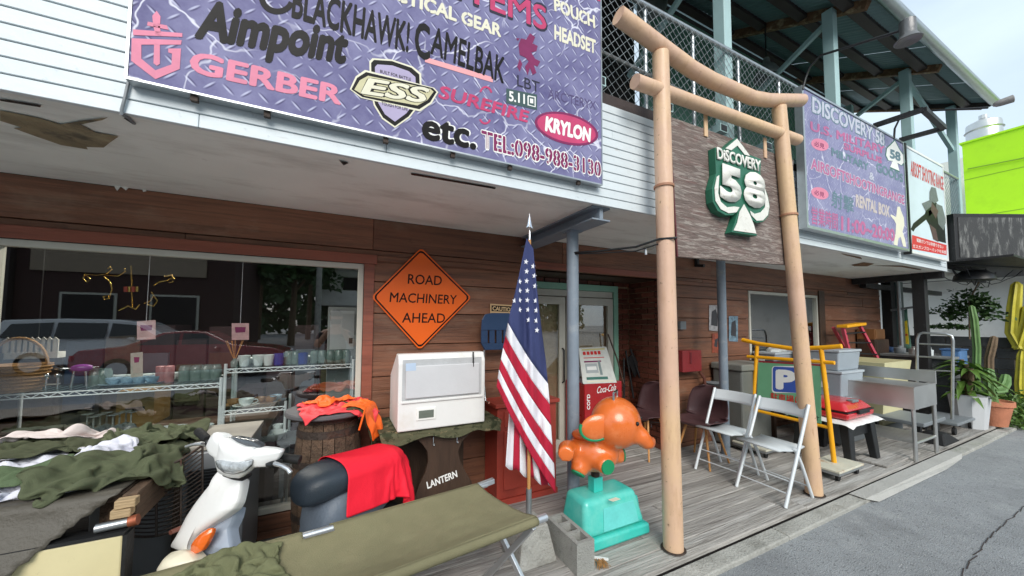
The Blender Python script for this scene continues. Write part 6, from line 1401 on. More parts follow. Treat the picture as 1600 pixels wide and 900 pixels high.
for lab, x0, x1, z0, z1, m_ in (('brown wooden box on top of the dark shelf by the wall end', 8.35, 8.75, 1.24, 1.42, mk('orange_wood', (126, 84, 46), .6, var=.2)), ('dark wooden box under the brown one by the wall end', 8.35, 8.9, .93, 1.238, DKWOOD)):
    o = thing('wooden_box', lab, 'box', (x0, 2.8, z0), group='wooden boxes'); MB().b(x0, x1, 2.74, 2.98, z0, z1).build('body', m_, o, bev=.006); MB().b(x0+.02, x1-.02, 2.732, 2.739, z0+.02, z1-.02).build('front', m_, o)
bx_ = thing('beige_bin', 'open beige plastic bin behind the sink tap', 'bin', (6.9, 2.7, 0)); MB().add(tb_(6.8, 7.4, 2.2, 2.8, .1, 6.65, 7.55, 2.1, 2.9, .98), [(0, 3, 2, 1), (0, 1, 5, 4), (1, 2, 6, 5), (2, 3, 7, 6), (3, 0, 4, 7)]).build('body', mk('beige_plastic', (206, 200, 158), .5, var=.06), bx_, solid=.012); MB().b(6.78, 7.42, 2.18, 2.82, 0, .099).build('foot', MGREY, bx_)
cn2 = thing('dark_counter', 'low dark grey block counter with cluttered top beyond the trolley', 'counter', (8.9, 2.4, 0)); MB().b(8.55, 9.25, 1.95, 3.1, 0, .96).build('body', DBLOCK, cn2); MB().b(8.5, 9.3, 1.92, 3.12, .963, 1.0).build('top', mk('counter_top', (124, 126, 124), .5, var=.12), cn2, bev=.004)
for k in range(4): o = tag(MB().lathe([(.05+.01*k, 0), (.055+.01*k, .09), (.03, .1), (.03, .13), (0, .13)], (8.65+.12*k, 2.2+.2*k, 1.002), 12, False).build('canister', [CERAM, STEEL, MGREY, NAVY][k], None, sm=50), ['white', 'steel', 'grey', 'navy'][k]+' canister standing on the dark counter', 'canister', 'canisters on the counter')
# ================================================================== black lean-to and sign box at the right end
PG = thing('pergola', 'black painted timber lean-to at the right end of the shop', 'lean-to', (8.7, 2.4, 0))
MB().b(8.30, 8.44, 2.12, 2.26, 0, ZS+.02).build('post', BLACKW, PG, bev=.004); MB().b(9.5, 9.68, 2.86, 3.0, 0, ZS).build('post', BLACKW, PG, bev=.004); MB().b(9.7, 9.86, 2.8, 3.0, 0, ZS).build('post', mk('dark_glazed_post', (74, 90, 88), .3, var=.3, vs=4), PG)
MB().b(7.3, 9.95, 2.92, 3.0, 2.18, 2.30).build('beam', BLACKW, PG) if False else MB().bar((8.36, 1.93, 2.27), (8.36, 3.0, 2.27), .1, .1).build('beam', BLACKW, PG)
MB().bar((8.2, 2.19, 2.39), (11.6, 2.19, 2.39), .12, .1).build('beam', BLACKW, PG); MB().bar((8.45, 2.0, 2.5), (12, 1.0, 2.5), .1, .12).build('beam', BLACKW, PG); MB().bar((8.45, 2.9, 2.2), (12.2, 2.9, 2.2), .09, .09).build('beam', BLACKW, PG)
MB().b(8.42, 12, 1.3, 3.6, 2.46, 2.49).build('roof_board', BLACKW, PG)
wr = thing('tangled_wires', 'tangle of black cables hanging under the black lean-to', 'cables', (8.9, 1.9, 2.3))
for k in range(7):
    a = Vector((8.42+random.uniform(0, .2), 1.8+random.uniform(-.1, .3), 2.38)); b_ = Vector((9.4+random.uniform(0, 1.2), 1.5+random.uniform(-.2, .5), 2.42)); MB().tube([a.lerp(b_, t/8)-Vector((0, 0, random.uniform(.6, 1.1)*.28*math.sin(t/8*math.pi))) for t in range(9)], .006, 5).build('cable', BLACK, wr, sm=60)
MB().lathe([(0, .1), (.12, .09), (.2, .02), (.22, -.06), (.2, -.07), (0, -.04)], (8.9, 1.75, 2.26), 16, False).build('lamp_shade', BLACK, wr, sm=60)
LB = thing('black_sign_box', 'weathered black sign box jutting out at the right end of the fascia', 'sign', (8.6, 1.85, 2.45))
dd = Vector((.9, -.436, 0)); nd = Vector((-.436, -.9, 0)); o0 = Vector((8.47, 1.95, 0))
def lb(s, d, z): return o0+dd*s+nd*d+Vector((0, 0, z))
MB().prism([lb(0, 0, 2.47), lb(1.9, 0, 2.47), lb(1.9, 0, 3.2), lb(0, 0, 3.2)], nd*.16).build('box', BLACKW, LB, bev=.006); MB().prism([lb(.06, .162, 2.52), lb(1.84, .162, 2.52), lb(1.84, .162, 3.14), lb(.06, .162, 3.14)], nd*.004).build('face', CHALK, LB)
# ================================================================== plants
def leafblade(mb, base, dirn, ln, w, droop, n=7):
    base, d = Vector(base), Vector(dirn).normalized(); side = d.cross(Vector((0, 0, 1))).normalized(); L_, R_ = [], []
    for i in range(n+1):
        t = i/n; p = base+d*ln*t+Vector((0, 0, -droop*t*t*ln)); ww = w*math.sin(math.pi*min(1, .12+.88*t)**.8)*(1 if t < .98 else .05)
        L_.append(p+side*ww/2+Vector((0, 0, .15*ww))); R_.append(p-side*ww/2+Vector((0, 0, .15*ww)))
    b = len(mb.v); mb.v += [tuple(p) for p in L_]+[tuple(p) for p in R_]+[tuple((L_[i]+R_[i])/2-Vector((0, 0, .2*w*math.sin(math.pi*i/n)))) for i in range(n+1)]
    for i in range(n): mb.f += [(b+i, b+i+1, b+2*(n+1)+i+1, b+2*(n+1)+i), (b+2*(n+1)+i, b+2*(n+1)+i+1, b+n+1+i+1, b+n+1+i)]
pc = pZ(1516, 667, 0)
po = thing('potted_dracaena', 'leafy dracaena in a faceted pale grey pot', 'plant', pc)
MB().lathe([(.16, 0), (.21, .48), (.225, .48), (.2, .46), (0, .44)], pc, 9, False).build('pot', mk('pale_grey_pot', (196, 198, 200), .6, var=.07, vs=4, bump=.05), po)
for k in range(3): MB().tube([pc+Vector((.05*k-.05, .03*k, .44)), pc+Vector((.07*k-.07, .05*k-.05, .7)), pc+Vector((.09*k-.1, .06*k-.06, .86+.06*k))], [.035, .03, .024], 8).build('trunk', BARK, po, sm=60)
for k in range(64):
    a = random.uniform(0, 6.28); mb = MB(); el_ = random.uniform(-.2, .9); h0 = random.choice((.5, .66, .78, .84, .9))
    leafblade(mb, pc+Vector((random.uniform(-.08, .08), random.uniform(-.06, .06), h0)), (math.cos(a), math.sin(a), el_), random.uniform(.26, .42), random.uniform(.06, .09), .5); mb.build('leaf', LEAFM, po, sm=180, fix=False)
pc2 = pZ(1553, 664, 0)
p2 = thing('potted_cactus', 'ribbed green cactus in a terracotta pot beside the grey planter', 'cactus', pc2)
MB().lathe([(.13, 0), (.19, .3), (.21, .3), (.21, .37), (.19, .37), (.17, .34), (0, .33)], pc2, 20, False).build('pot', TERRA, p2, sm=50)
def cactus(path, r, name, mat, par, ribs=7, n=28):
    path = [Vector(p_) for p_ in path]; mb = MB(); k = len(path)
    for i, p_ in enumerate(path):
        t = (path[min(i+1, k-1)]-path[max(i-1, 0)]).normalized(); a = t.cross(Vector((0, 1, .01))).normalized(); c = t.cross(a); rr = r*(1 if i < k-2 else (.8 if i == k-2 else .25))
        for j in range(n): an = 2*math.pi*j/n; q = rr*(1+.16*math.cos(an*ribs)); mb.v.append(tuple(p_+a*math.cos(an)*q+c*math.sin(an)*q))
    for i in range(k-1):
        for j in range(n): mb.f.append((i*n+j, i*n+(j+1) % n, (i+1)*n+(j+1) % n, (i+1)*n+j))
    mb.f.append(tuple((k-1)*n+j for j in range(n))); return mb.build(name, mat, par, sm=60)
def up(p_, pts): return [Vector(p_)+Vector(q) for q in pts]
cactus(up(pc2, [(0, 0, .33), (0, .02, .5), (.02, .02, .68), (.03, .02, .82), (.03, .02, .84)]), .055, 'stem', CACT, p2); cactus(up(pc2, [(.02, 0, .5), (.14, -.06, .52), (.24, -.08, .62), (.33, -.08, .72), (.35, -.08, .74)]), .055, 'arm', CACT, p2); cactus(up(pc2, [(.05, .03, .5), (.12, .03, .62), (.14, .03, .74), (.14, .03, .76)]), .055, 'arm', CACT, p2)
cc = thing('column_cactus', 'tall thin green cactus rising behind the dracaena', 'cactus', (9.3, 1.95, 0)); e0 = pX(1527, 640, 9.3); cactus([Vector((9.3, e0.y, 0)), Vector((9.3, e0.y, .5)), pX(1526, 545, 9.3), pX(1522, 500, 9.3), pX(1518, 480, 9.3), pX(1517, 477, 9.3)], .04, 'stem', CACT, cc)
dc = thing('dead_cactus', 'withered brown cactus stump behind the planters', 'cactus', (9.4, 1.8, 0)); e0 = pX(1545, 640, 9.4); cactus([Vector((9.4, e0.y, 0)), pX(1545, 560, 9.4), pX(1550, 540, 9.4), pX(1553, 527, 9.4), pX(1553, 525, 9.4)], .045, 'stem', BARK, dc)
yc = thing('yellow_cactus', 'tall yellow-green columnar cactus at the right edge of the photo', 'cactus', (10.6, 1.6, 0))
e0 = pX(1595, 600, 10.8); cactus([Vector((10.8, e0.y, .0)), pX(1594, 600, 10.8), pX(1596, 555, 10.8), pX(1598, 540, 10.8)], .06, 'stem', CACTY, yc); cactus([pX(1596, 545, 10.8), pX(1581, 520, 10.8), pX(1584, 480, 10.8), pX(1588, 445, 10.8), pX(1588, 440, 10.8)], .075, 'arm', CACTY, yc); cactus([pX(1592, 545, 10.8), pX(1600, 520, 10.8), pX(1606, 500, 10.8), pX(1607, 480, 10.8), pX(1607, 476, 10.8)], .075, 'arm', CACTY, yc)
def bush(name, label, c, rx, ry, rz, n, size, mat, par=None, seed=1, cat='shrub', group=None):
    rnd = random.Random(seed); mb = MB()
    for k in range(n):
        a, b_ = rnd.uniform(0, 6.283), rnd.uniform(-.3, 1); r_ = rnd.uniform(.35, 1)**.6
        d = Vector((math.cos(a)*math.sqrt(max(0, 1-b_*b_)), math.sin(a)*math.sqrt(max(0, 1-b_*b_)), b_))
        kk = .75+.45*noise.noise(d*2.2+Vector((seed, 0, 0)))
        p_ = Vector(c)+Vector((d.x*rx, d.y*ry, d.z*rz))*r_*kk; p_.z = max(p_.z, GZ+.03)
        u = Vector((rnd.uniform(-1, 1), rnd.uniform(-1, 1), rnd.uniform(-.4, 1))).normalized(); v = u.cross(Vector((rnd.uniform(-1, 1), rnd.uniform(-1, 1), rnd.uniform(-1, 1)))).normalized(); s = size*rnd.uniform(.6, 1.3)
        mb.add([p_-u*s, p_+v*s*.45, p_+u*s, p_-v*s*.45], [(0, 1, 2, 3)])
    o = mb.build(name, mat, par, fix=False); return o
sb = thing('roadside_bush', 'low weedy bush at the end of the deck by the road', 'bush', pZ(1585, 660, GZ)); c0 = pZ(1588, 664, GZ); bush('foliage', '', c0+Vector((0, .1, .1)), .75, .5, .55, 3600, .035, LEAFM, sb, 3)
for k in range(5): MB().tube([c0+Vector((random.uniform(-.3, .3), random.uniform(-.1, .3), 0)), c0+Vector((random.uniform(-.5, .5), random.uniform(-.2, .4), .45))], [.008, .003], 5).build('stem', LEAFD, sb)
for (x_, y_) in ((1372, 762), (1500, 706), (1528, 697)):
    o = thing('grass_tuft', {1372: 'small dry grass tuft at the kerb below the sink', 1500: 'thin weed tuft in the kerb joint beyond the sink leg', 1528: 'weed tuft at the kerb nearest the planters'}[x_], 'weed', pZ(x_, y_, GZ+.01), group='kerb weeds'); mb = MB(); q = pZ(x_, y_, GZ+.008)
    for k in range(60): b_ = q+Vector((random.uniform(-.16, .16), random.uniform(-.02, .02), 0)); d = Vector((random.uniform(-.05, .05), random.uniform(-.04, .04), random.uniform(.015, .05))); mb.add([b_-Vector((.003, 0, 0)), b_+Vector((.003, 0, 0)), b_+d], [(0, 1, 2)])
    g_ = mb.build('blades', LEAFM, o, fix=False); g_['kind'] = 'stuff'
vn = thing('climbing_vine', 'leafy vine trailing along the wall behind the black post', 'vine', (10.3, 2.3, 1.3)); bush('foliage', '', pX(1515, 490, 10.6), .1, .55, .55, 700, .05, LEAFD, vn, 5); bush('foliage', '', pX(1478, 512, 10.6), .08, .5, .1, 260, .045, LEAFD, vn, 6)
MB().tube([pX(1515, 530, 10.6), pX(1514, 470, 10.6), pX(1530, 440, 10.6)], .012, 6).build('stem', BARK, vn, sm=60)
# ================================================================== neighbours at the right
BWL = thing('block_wall', 'dark grey concrete block wall behind the planters', 'wall', (10.9, 2.4, 0))
XB = 10.9; ytop = 1.28
for r_ in range(7):
    y = .95+(.2 if r_ % 2 else 0); z = GZ+r_*.193
    while y < 4.4:
        if y > 1.5: MB().b(XB, XB+.15, y, y+.392, z, z+.187).build('block', DBLOCK, BWL, bev=.004, bseg=1)
        y += .4
MB().b(XB+.02, XB+.13, 1.5, 4.5, GZ, 1.27).build('mortar_core', MORTAR, BWL)
for r_ in range(8): MB().b(XB-.03, XB+.22, 1.22, 1.47, GZ+r_*.17, GZ+r_*.17+.164).build('pillar_block', BLOCK, BWL, bev=.006)
HS = thing('neighbour_house', 'white rendered neighbouring house with drain pipes, beyond the block wall', 'house', (14, 2, 0))
XH = 14.2
MB().b(XH, XH+6, -2.5, 9, GZ, 3.05).build('wall', HOUSEW, HS); MB().b(XH-.7, XH+6.3, -2.8, 9.3, 2.62, 2.78).build('eave', HOUSEW, HS, bev=.01); MB().b(XH-.8, XH-.7, -2.8, 9.3, 2.6, 2.82).build('gutter', WPLAST, HS)
for ya_, za, zb in ((.55, .4, 2.3),):
    w1 = MB().b(XH-.03, XH-.005, ya_-.5, ya_+.05, za, zb).build('shutter', mk('shutter_grey', (176, 174, 166), .5), HS)
    for k in range(20): MB().b(XH-.045, XH-.032, ya_-.49, ya_+.04, za+.02+k*.093, za+.09+k*.093).build('slat', mk('slat_grey', (190, 188, 180), .5) if k == 0 else MATS['slat_grey'], w1)
w2 = MB().b(XH-.05, XH-.005, 1.3, 1.9, 1.5, 2.2).build('window', CREAMF, HS); MB().b(XH-.06, XH-.052, 1.35, 1.85, 1.55, 2.15).build('blind', LGREY, w2)
for y_, zz in ((2.05, 2.3), (1.05, 2.4)): MB().tube([(XH-.1, y_, 0), (XH-.1, y_, zz-.5), (XH-.1, y_-.15, zz-.2), (XH-.1, y_-.6, zz)], .055, 10).build('drain_pipe', MGREY, HS, sm=60)
MB().tube([(XH-.35, 1.75, 0), (XH-.35, 1.75, 2.6)], .06, 8).build('porch_post', RAWWOOD, HS, sm=60); MB().tube([(XH-.35, .75, 0), (XH-.35, .75, 2.6)], .07, 8).build('porch_post', RAWWOOD, HS, sm=60)
LW = thing('lime_building', 'bright lime green building rising behind the white house', 'building', (19, 0, 0))
XL = 19.0; t0 = pX(1503, 226, XL); t1 = pX(1640, 190, XL)
MB().b(XL, XL+6, min(-4, t1.y), t0.y, GZ, t0.z).build('wall', LIME, LW); MB().b(XL-.05, XL+6.05, min(-4, t1.y)-.05, t0.y+.05, t0.z+.002, t0.z+.06).build('parapet_cap', LIME, LW)
MB().tube([(XL-.05, t0.y-.1, t0.z-.9), (XL-.05, t0.y-1.5, t0.z-1.0), (XL-.05, t0.y-4, t0.z-.2)], .02, 5).build('cable_run', mk('dull_lime', (120, 160, 40), .6), LW)  # duller lime for the cable run and the wall joints
for k in range(3): MB().b(XL-.008, XL-.003, -4, t0.y, t0.z-1.25-1.3*k, t0.z-1.235-1.3*k).build('joint', MATS['dull_lime'], LW)
fr_ = thing('red_flower_hedge', 'line of red bougainvillea along the lime building', 'hedge', pX(1580, 430, 17)); bush('foliage', '', pX(1590, 433, 17.5), .3, 2.0, .25, 900, .07, mk('red_bract', (196, 62, 52), .6, var=.3), fr_, 9); bush('leaves', '', pX(1590, 436, 17.5), .3, 2.2, .22, 700, .07, LEAFM, fr_, 10)
TK = thing('water_tank', 'round stainless water tank on the roof beyond the lime wall', 'tank', (24, 2.2, 0)); a = pX(1508, 200, 24); b_ = pX(1568, 200, 24); zt0 = pX(1540, 192, 24).z; rr = abs(a.y-b_.y)/2
MB().lathe([(rr, -2.2), (rr, -.1), (rr*.97, 0), (rr*.3, .18), (0, .2)], (24, (a.y+b_.y)/2, zt0), 32, False).build('shell', STEEL, TK, sm=50)
for z_ in (-.3, -.9): MB().lathe([(rr+.001, -.04), (rr+.05, 0), (rr+.001, .04)], (24, (a.y+b_.y)/2, zt0+z_), 32, False).build('rib', STEEL, TK, sm=60)
MB().lathe([(.12, 0), (.12, .15), (0, .2)], (24, (a.y+b_.y)/2, zt0+.2), 10, False).build('vent', STEEL, TK); MB().b(23, 25, (a.y+b_.y)/2-1.1, (a.y+b_.y)/2+1.1, GZ, zt0-2.2).build('stand', HOUSEW, TK)
FB = thing('far_building', 'pale grey apartment block seen past the balcony end', 'building', (30, 8, 0)); a = pX(1478, 420, 30); b_ = pX(1505, 420, 30); zb_ = pX(1490, 250, 30).z
MB().b(30, 36, b_.y-1, a.y+3, GZ, zb_).build('wall', HOUSEW, FB)
for k in range(4): MB().b(29.9, 29.99, b_.y+.2+k*1.1, b_.y+.9+k*1.1, zb_-2, zb_-.8).build('window', GLASS, FB)
yf = thing('yellow_banner', 'yellow and red cloth banner hanging behind the dark counter', 'banner', (9.9, 2.6, 1)); p_ = [pX(1400, 505, 9.9), pX(1417, 501, 9.9), pX(1420, 538, 9.9), pX(1403, 536, 9.9)]; MB().prism(p_, (.01, 0, 0)).build('cloth', mk('yellow_cloth', (236, 206, 48), .8, var=.1, dirt=((196, 42, 38), .95, 9, .56, .6)), yf)
pl_ = thing('scaffold_pole', 'thin galvanised pole standing behind the dark counter', 'pole', (9.4, 2.55, 0)); e0 = pX(1409, 540, 9.4); MB().tube([Vector((9.4, e0.y, .0)), pX(1409, 540, 9.4), pX(1403, 440, 9.4)], .028, 10).build('tube', GALV, pl_, sm=60); MB().tube([pX(1392, 485, 9.4), pX(1440, 478, 9.4)], .02, 8).build('arm', MGREY, pl_, sm=60)
gt = thing('green_tarp', 'dark green sheet hung beside the yellow banner', 'sheet', (10.1, 2.5, 1.4)); sheet([[pX(1394, 490, 10.1), pX(1405, 488, 10.1), pX(1418, 482, 10.1)], [pX(1395, 520, 10.05), pX(1407, 518, 10.05), pX(1421, 516, 10.05)], [pX(1398, 545, 10.1), pX(1410, 545, 10.1), pX(1424, 545, 10.1)]], 'cloth', GREENW, gt, 16, 16, .03, 6, 3)
# ================================================================== shop window display
ORD = ['first', 'second', 'third', 'fourth', 'fifth', 'sixth', 'seventh', 'eighth', 'ninth', 'tenth', 'eleventh', 'twelfth', 'thirteenth', 'fourteenth', 'fifteenth', 'sixteenth']
def wshelf(label, a, b, Y, dep, legs=True):
    p, q = pY(*a, Y), pY(*b, Y); z = (p.z+q.z)/2
    o = thing('wire_shelf', label, 'shelf', ((p.x+q.x)/2, Y, 0), group='display shelves')
    MB().b(p.x, q.x, Y+.006, Y+dep, z+.012, z+.02).build('glass_top', GLASS2, o)
    mb = MB(); mb.tube([(p.x, Y, z+.012), (q.x, Y, z+.012)], .004, 6).tube([(p.x, Y, z-.014), (q.x, Y, z-.014)], .004, 6)
    n = max(2, int((q.x-p.x)/.035)); mb.tube([(p.x+(q.x-p.x)*i/n, Y, z+(.011 if i % 2 else -.013)) for i in range(n+1)], .0032, 5); mb.build('truss_edge', ALUW, o, sm=60)
    mb = MB()
    for i in range(int((q.x-p.x)/.05)): mb.tube([(p.x+.03+i*.05, Y, z+.008), (p.x+.03+i*.05, Y+dep, z+.008)], .0022, 4, False)
    k = mb.build('deck_wires', ALUW, o, sm=180); k['kind'] = 'stuff'
    for x_ in (p.x, q.x):
        for y_ in (Y+.005, Y+dep): MB().tube([(x_, y_, 0), (x_, y_, z+.05)], .010, 8).build('upright', ALUW, o, sm=60)
    return z+.021
zA = wshelf('long wire shelf with glass top across the left of the shop window', (-40, 624), (345, 601), 3.20, .34)
zB = wshelf('upper wire shelf at the right of the shop window', (352, 581), (552, 570), 3.20, .32)
zC = wshelf('lower wire shelf at the right of the shop window', (345, 646), (446, 637), 3.20, .30)
ds = thing('display_table', 'low dark display table along the bottom of the shop window', 'table', (-1, 3.3, 0)); zD = .72
MB().b(-2.0, -.42, 3.10, 3.75, zD-.04, zD).build('top', DKWOOD, ds)
for x_ in (-1.9, -.55): MB().b(x_, x_+.06, 3.14, 3.2, 0, zD-.041).build('leg', DKWOOD, ds)
def mcup(m=CERAM, r=.042, h=.05, saucer=True):
    o = bpy.data.objects.new('tea_cup', None); COL.objects.link(o); WL[o] = Vector((0, 0, 0))
    MB().lathe([(r*.5, .006), (r*.62, .01), (r*.9, h*.55), (r, h), (r*.94, h), (r*.8, h*.5), (0, .012)], (0, 0, 0), 18, False).build('cup_body', m, o, sm=60)
    MB().tube([(r*.9, 0, h*.8), (r*1.35, 0, h*.85), (r*1.5, 0, h*.6), (r*1.2, 0, h*.35), (r*.8, 0, h*.3)], .004, 6).build('handle', m, o, sm=60)
    if saucer: MB().lathe([(0, 0), (r*.9, .001), (r*1.7, .011), (r*1.72, .013), (r*.8, .005), (0, .005)], (0, 0, 0), 20, False).build('saucer', m, o, sm=60)
    return o
def lone(name, prof, m, n=16):
    return MB().lathe(prof, (0, 0, 0), n, False).build(name, m, None, sm=60)
PR_ = {'cup': mcup(), 'bluecup': mcup(CERBL), 'mug': mcup(CERAM, .038, .085, False), 'goldcup': mcup(mk('gold_lustre_ceramic', (150, 110, 66), .3, var=.3, vs=30), .04, .05), 'bowl': lone('bowl', [(.03, 0), (.04, .004), (.075, .04), (.085, .06), (.08, .06), (.04, .012), (0, .01)], CERAM), 'beaker': lone('white_beaker', [(.025, 0), (.038, .075), (.035, .075), (.022, .005), (0, .005)], CERAM), 'blueglass': lone('blue_tumbler', [(.034, 0), (.036, .085), (.033, .085), (.03, .005), (0, .005)], mk('cobalt_glass', (44, 66, 150), .15, coat=.5)), 'jar': lone('glass_jar', [(.034, 0), (.036, .01), (.036, .09), (.03, .1), (.03, .11), (.027, .11), (.03, .09), (.03, .008), (0, .008)], mk('green_grey_glassware', (150, 172, 166), .12, var=.2, vs=30, trans=.5)), 'wine': lone('wine_glass', [(.03, 0), (.032, .06), (.024, .085), (.005, .095), (.004, .16), (.028, .166), (.028, .169), (0, .17)], mk('clear_glassware', (200, 212, 214), .06, var=.05, trans=.75)), 'can': lone('pink_tin', [(.033, 0), (.033, .11), (.03, .114), (0, .114)], mk('pink_tin_paint', (172, 120, 122), .35, var=.3, vs=20)), 'brownpot': lone('clay_pot', [(.03, 0), (.045, .07), (.05, .07), (.05, .085), (.04, .085), (0, .08)], mk('grey_clay', (136, 128, 118), .8, var=.15))}
NMS = {'cup': 'white tea cup with saucer', 'bluecup': 'blue patterned tea cup', 'mug': 'white mug', 'goldcup': 'gold patterned cup with saucer', 'bowl': 'white china bowl', 'beaker': 'square white beaker', 'blueglass': 'cobalt blue tumbler', 'jar': 'grey-green glass jar', 'wine': 'upturned wine glass', 'can': 'pink tin', 'brownpot': 'grey clay pot'}
CATS = {'cup': 'cup', 'bluecup': 'cup', 'mug': 'mug', 'goldcup': 'cup', 'bowl': 'bowl', 'beaker': 'beaker', 'blueglass': 'glass', 'jar': 'jar', 'wine': 'glass', 'can': 'tin', 'brownpot': 'pot'}
used_ = set(); seq = {}
def put(kind, px_, z, y, where, sc=1.):
    d = ray(px_, 600); x_ = y*d.x/d.y
    k = (kind, where); seq[k] = seq.get(k, 0)+1
    src = PR_[kind]
    if kind in used_: o = copy_tree(src)
    else: o = src; used_.add(kind)
    o.location = (x_, y, z); o.rotation_euler = (0, 0, random.uniform(-.6, .6) if kind not in ('cup', 'bluecup', 'mug', 'goldcup') else random.choice((0, 2.6, -.4, 3.1))); o.scale = (sc,)*3
    o['label'] = ORD[seq[k]-1]+' '+NMS[kind]+' from the left on the '+where; o['category'] = CATS[kind]; o['group'] = NMS[kind]+'s in the window'
for x_ in (178, 200, 218, 238): put('bluecup', x_, zA, 3.32, 'long window shelf')
for x_ in (252, 262): put('can', x_, zA, 3.34, 'long window shelf')
for x_ in (150, 163, 288, 306, 322, 336): put('jar', x_, zA, 3.36, 'long window shelf')
for x_ in (380, 402, 418): put('beaker', x_, zB, 3.30, 'upper right window shelf', 1.05)
for x_ in (434, 472): put('blueglass', x_, zB, 3.32, 'upper right window shelf')
for x_ in (450, 460, 490, 502, 515, 528, 540): put('jar', x_, zB, 3.34, 'upper right window shelf', .9)
for x_ in (386,): put('cup', x_, zC, 3.27, 'lower right window shelf', 1.15)
for x_ in (366, 408, 424): put('goldcup', x_, zC, 3.33, 'lower right window shelf')
for x_ in (432,): put('bluecup', x_, zC, 3.38, 'lower right window shelf')
for x_ in (140, 150, 160, 170, 180, 190, 200, 208): put('wine', x_, zD, 3.25+.05*(int(x_) % 3), 'low display table')
for x_ in (205, 222, 240, 258, 276): put('bowl', x_, zD, 3.2, 'low display table')
for x_ in (285, 315, 325): put('cup', x_, zD, 3.22, 'low display table', 1.1)
for x_ in (30, 52, 88, 125): put('brownpot', x_, zD, 3.4, 'low display table', 1.1)
for x_ in (168, 190, 210, 230, 250, 270, 290, 310, 330): put('cup', x_, zA, 3.47, 'long shelf back row')
for x_ in (385, 400, 415, 430, 445, 460, 475, 490): put('bowl', x_, zB, 3.45, 'upper right shelf back row', .8)
lowsh = thing('low_shelf', 'low grey plank shelf holding crockery behind the scooter', 'shelf', (-.3, 2.95, 0)); MB().b(-.36, -.02, 3.1, 3.4, .60, .62).build('board', MGREY, lowsh)
for x_ in (-.34, -.06): MB().b(x_, x_+.03, 3.12, 3.38, .22, .599).build('support', MGREY, lowsh)
for x_ in (410, 420): put('cup', x_, .621, 3.2, 'low plank shelf')
for x_ in (432,): put('bowl', x_, .621, 3.18, 'low plank shelf')
for x_ in (437,): put('mug', x_, .621, 3.3, 'low plank shelf')
bk = thing('wicker_basket', 'woven wicker basket with arched handle at the left of the window', 'basket', (-1.62, 3.3, zA))
q = pY(25, 600, 3.3); bc0 = Vector((q.x, 3.3, zA))
MB().lathe([(.10, 0), (.135, .15), (.14, .16), (.125, .155), (.09, .01), (0, .01)], bc0, 20, False).build('bowl', WICKER, bk, sm=60)
for k in range(7): MB().lathe([(.103+.0048*k, .012+.021*k), (.112+.0048*k, .02+.021*k), (.105+.0048*k, .03+.021*k)], bc0, 24, False).build('weave_band', WICKER, bk, sm=60)
MB().tube([bc0+Vector((-.125*math.cos(a), 0, .15+.17*math.sin(a))) for a in [math.pi*i/12 for i in range(13)]], .009, 6).build('handle', WICKER, bk, sm=60)
pkt = thing('picket_planter', 'pale picket-fence planter box hanging behind the basket', 'planter', pY(50, 545, 3.5)); a = pY(12, 556, 3.5); b_ = pY(95, 552, 3.5)
MB().b(a.x, b_.x, 3.47, 3.55, a.z-.02, a.z+.02).build('rail', WORNW, pkt)
for k in range(9):
    xx = a.x+(b_.x-a.x)*(k+.5)/9; MB().prism([(xx-.017, 3.462, a.z+.021), (xx+.017, 3.462, a.z+.021), (xx+.017, 3.462, a.z+.10), (xx, 3.462, a.z+.12), (xx-.017, 3.462, a.z+.10)], (0, .007, 0)).build('picket', WORNW, pkt)
MB().tube([((a.x+b_.x)/2, 3.52, a.z+.02), ((a.x+b_.x)/2, 3.52, 2.4)], .003, 4).build('wire', BLACK, pkt)
hd = thing('bird_ornament', 'purple and silver bird-shaped ornament on chrome legs, long window shelf', 'ornament', pY(125, 590, 3.3)); q = pY(125, 575, 3.3)
MB().ell(q+Vector((.01, 0, .0)), .055, .024, .024).build('body', PURPLE, hd, sm=180); MB().ell(q+Vector((-.07, 0, .0)), .045, .014, .011).build('tail', CHROME, hd, sm=180); MB().tube([q+Vector((.05, 0, 0)), q+Vector((.09, 0, .004))], [.012, .002], 8).build('beak', CHROME, hd)  # body, tail and beak form a bird ornament
for s in (-1, 1): MB().tube([q+Vector((s*.025, 0, -.01)), Vector((q.x+s*.035, q.y, zA))], .006, 8).build('leg', CHROME, hd, sm=60)
kt = thing('chrome_stand', 'small chrome stand with round knobs on the long window shelf', 'stand', pY(72, 595, 3.3)); q = pY(72, 595, 3.3)
for k in range(3): MB().tube([Vector((q.x-.05+.05*k, 3.3, zA)), Vector((q.x-.05+.05*k, 3.3, zA+.07))], .006, 8).ell((q.x-.05+.05*k, 3.3, zA+.085), .017, .017, .017, 12, 8).build('knob_post', CHROME, kt, sm=60)
MB().bar((q.x-.06, 3.3, zA+.03), (q.x+.06, 3.3, zA+.03), .01, .01).build('rail', CHROME, kt)
df = thing('reed_diffuser', 'bottle of pale reeds on the upper right window shelf', 'diffuser', pY(366, 575, 3.3)); q = pY(366, 575, 3.3)
MB().lathe([(.022, 0), (.024, .035), (.01, .05), (.01, .06), (0, .06)], (q.x, 3.3, zB), 12, False).build('bottle', PR_['jar'].data.materials[0], df, sm=60)
for k in range(7): MB().tube([(q.x, 3.3, zB+.04), (q.x+.055*math.sin(k*1.3-3), 3.3+.03*math.cos(k*2.2), zB+.19)], .0022, 4).build('reed', BEECH, df)
ch = thing('gold_scroll_ornament', 'curling gilt wire ornament hanging at the top of the shop window', 'ornament', pY(205, 440, 3.35))
def scroll(pts): MB().tube([pY(x_, y_, 3.35) for x_, y_ in pts], .0042, 6).build('scroll', GOLD, ch, sm=60)
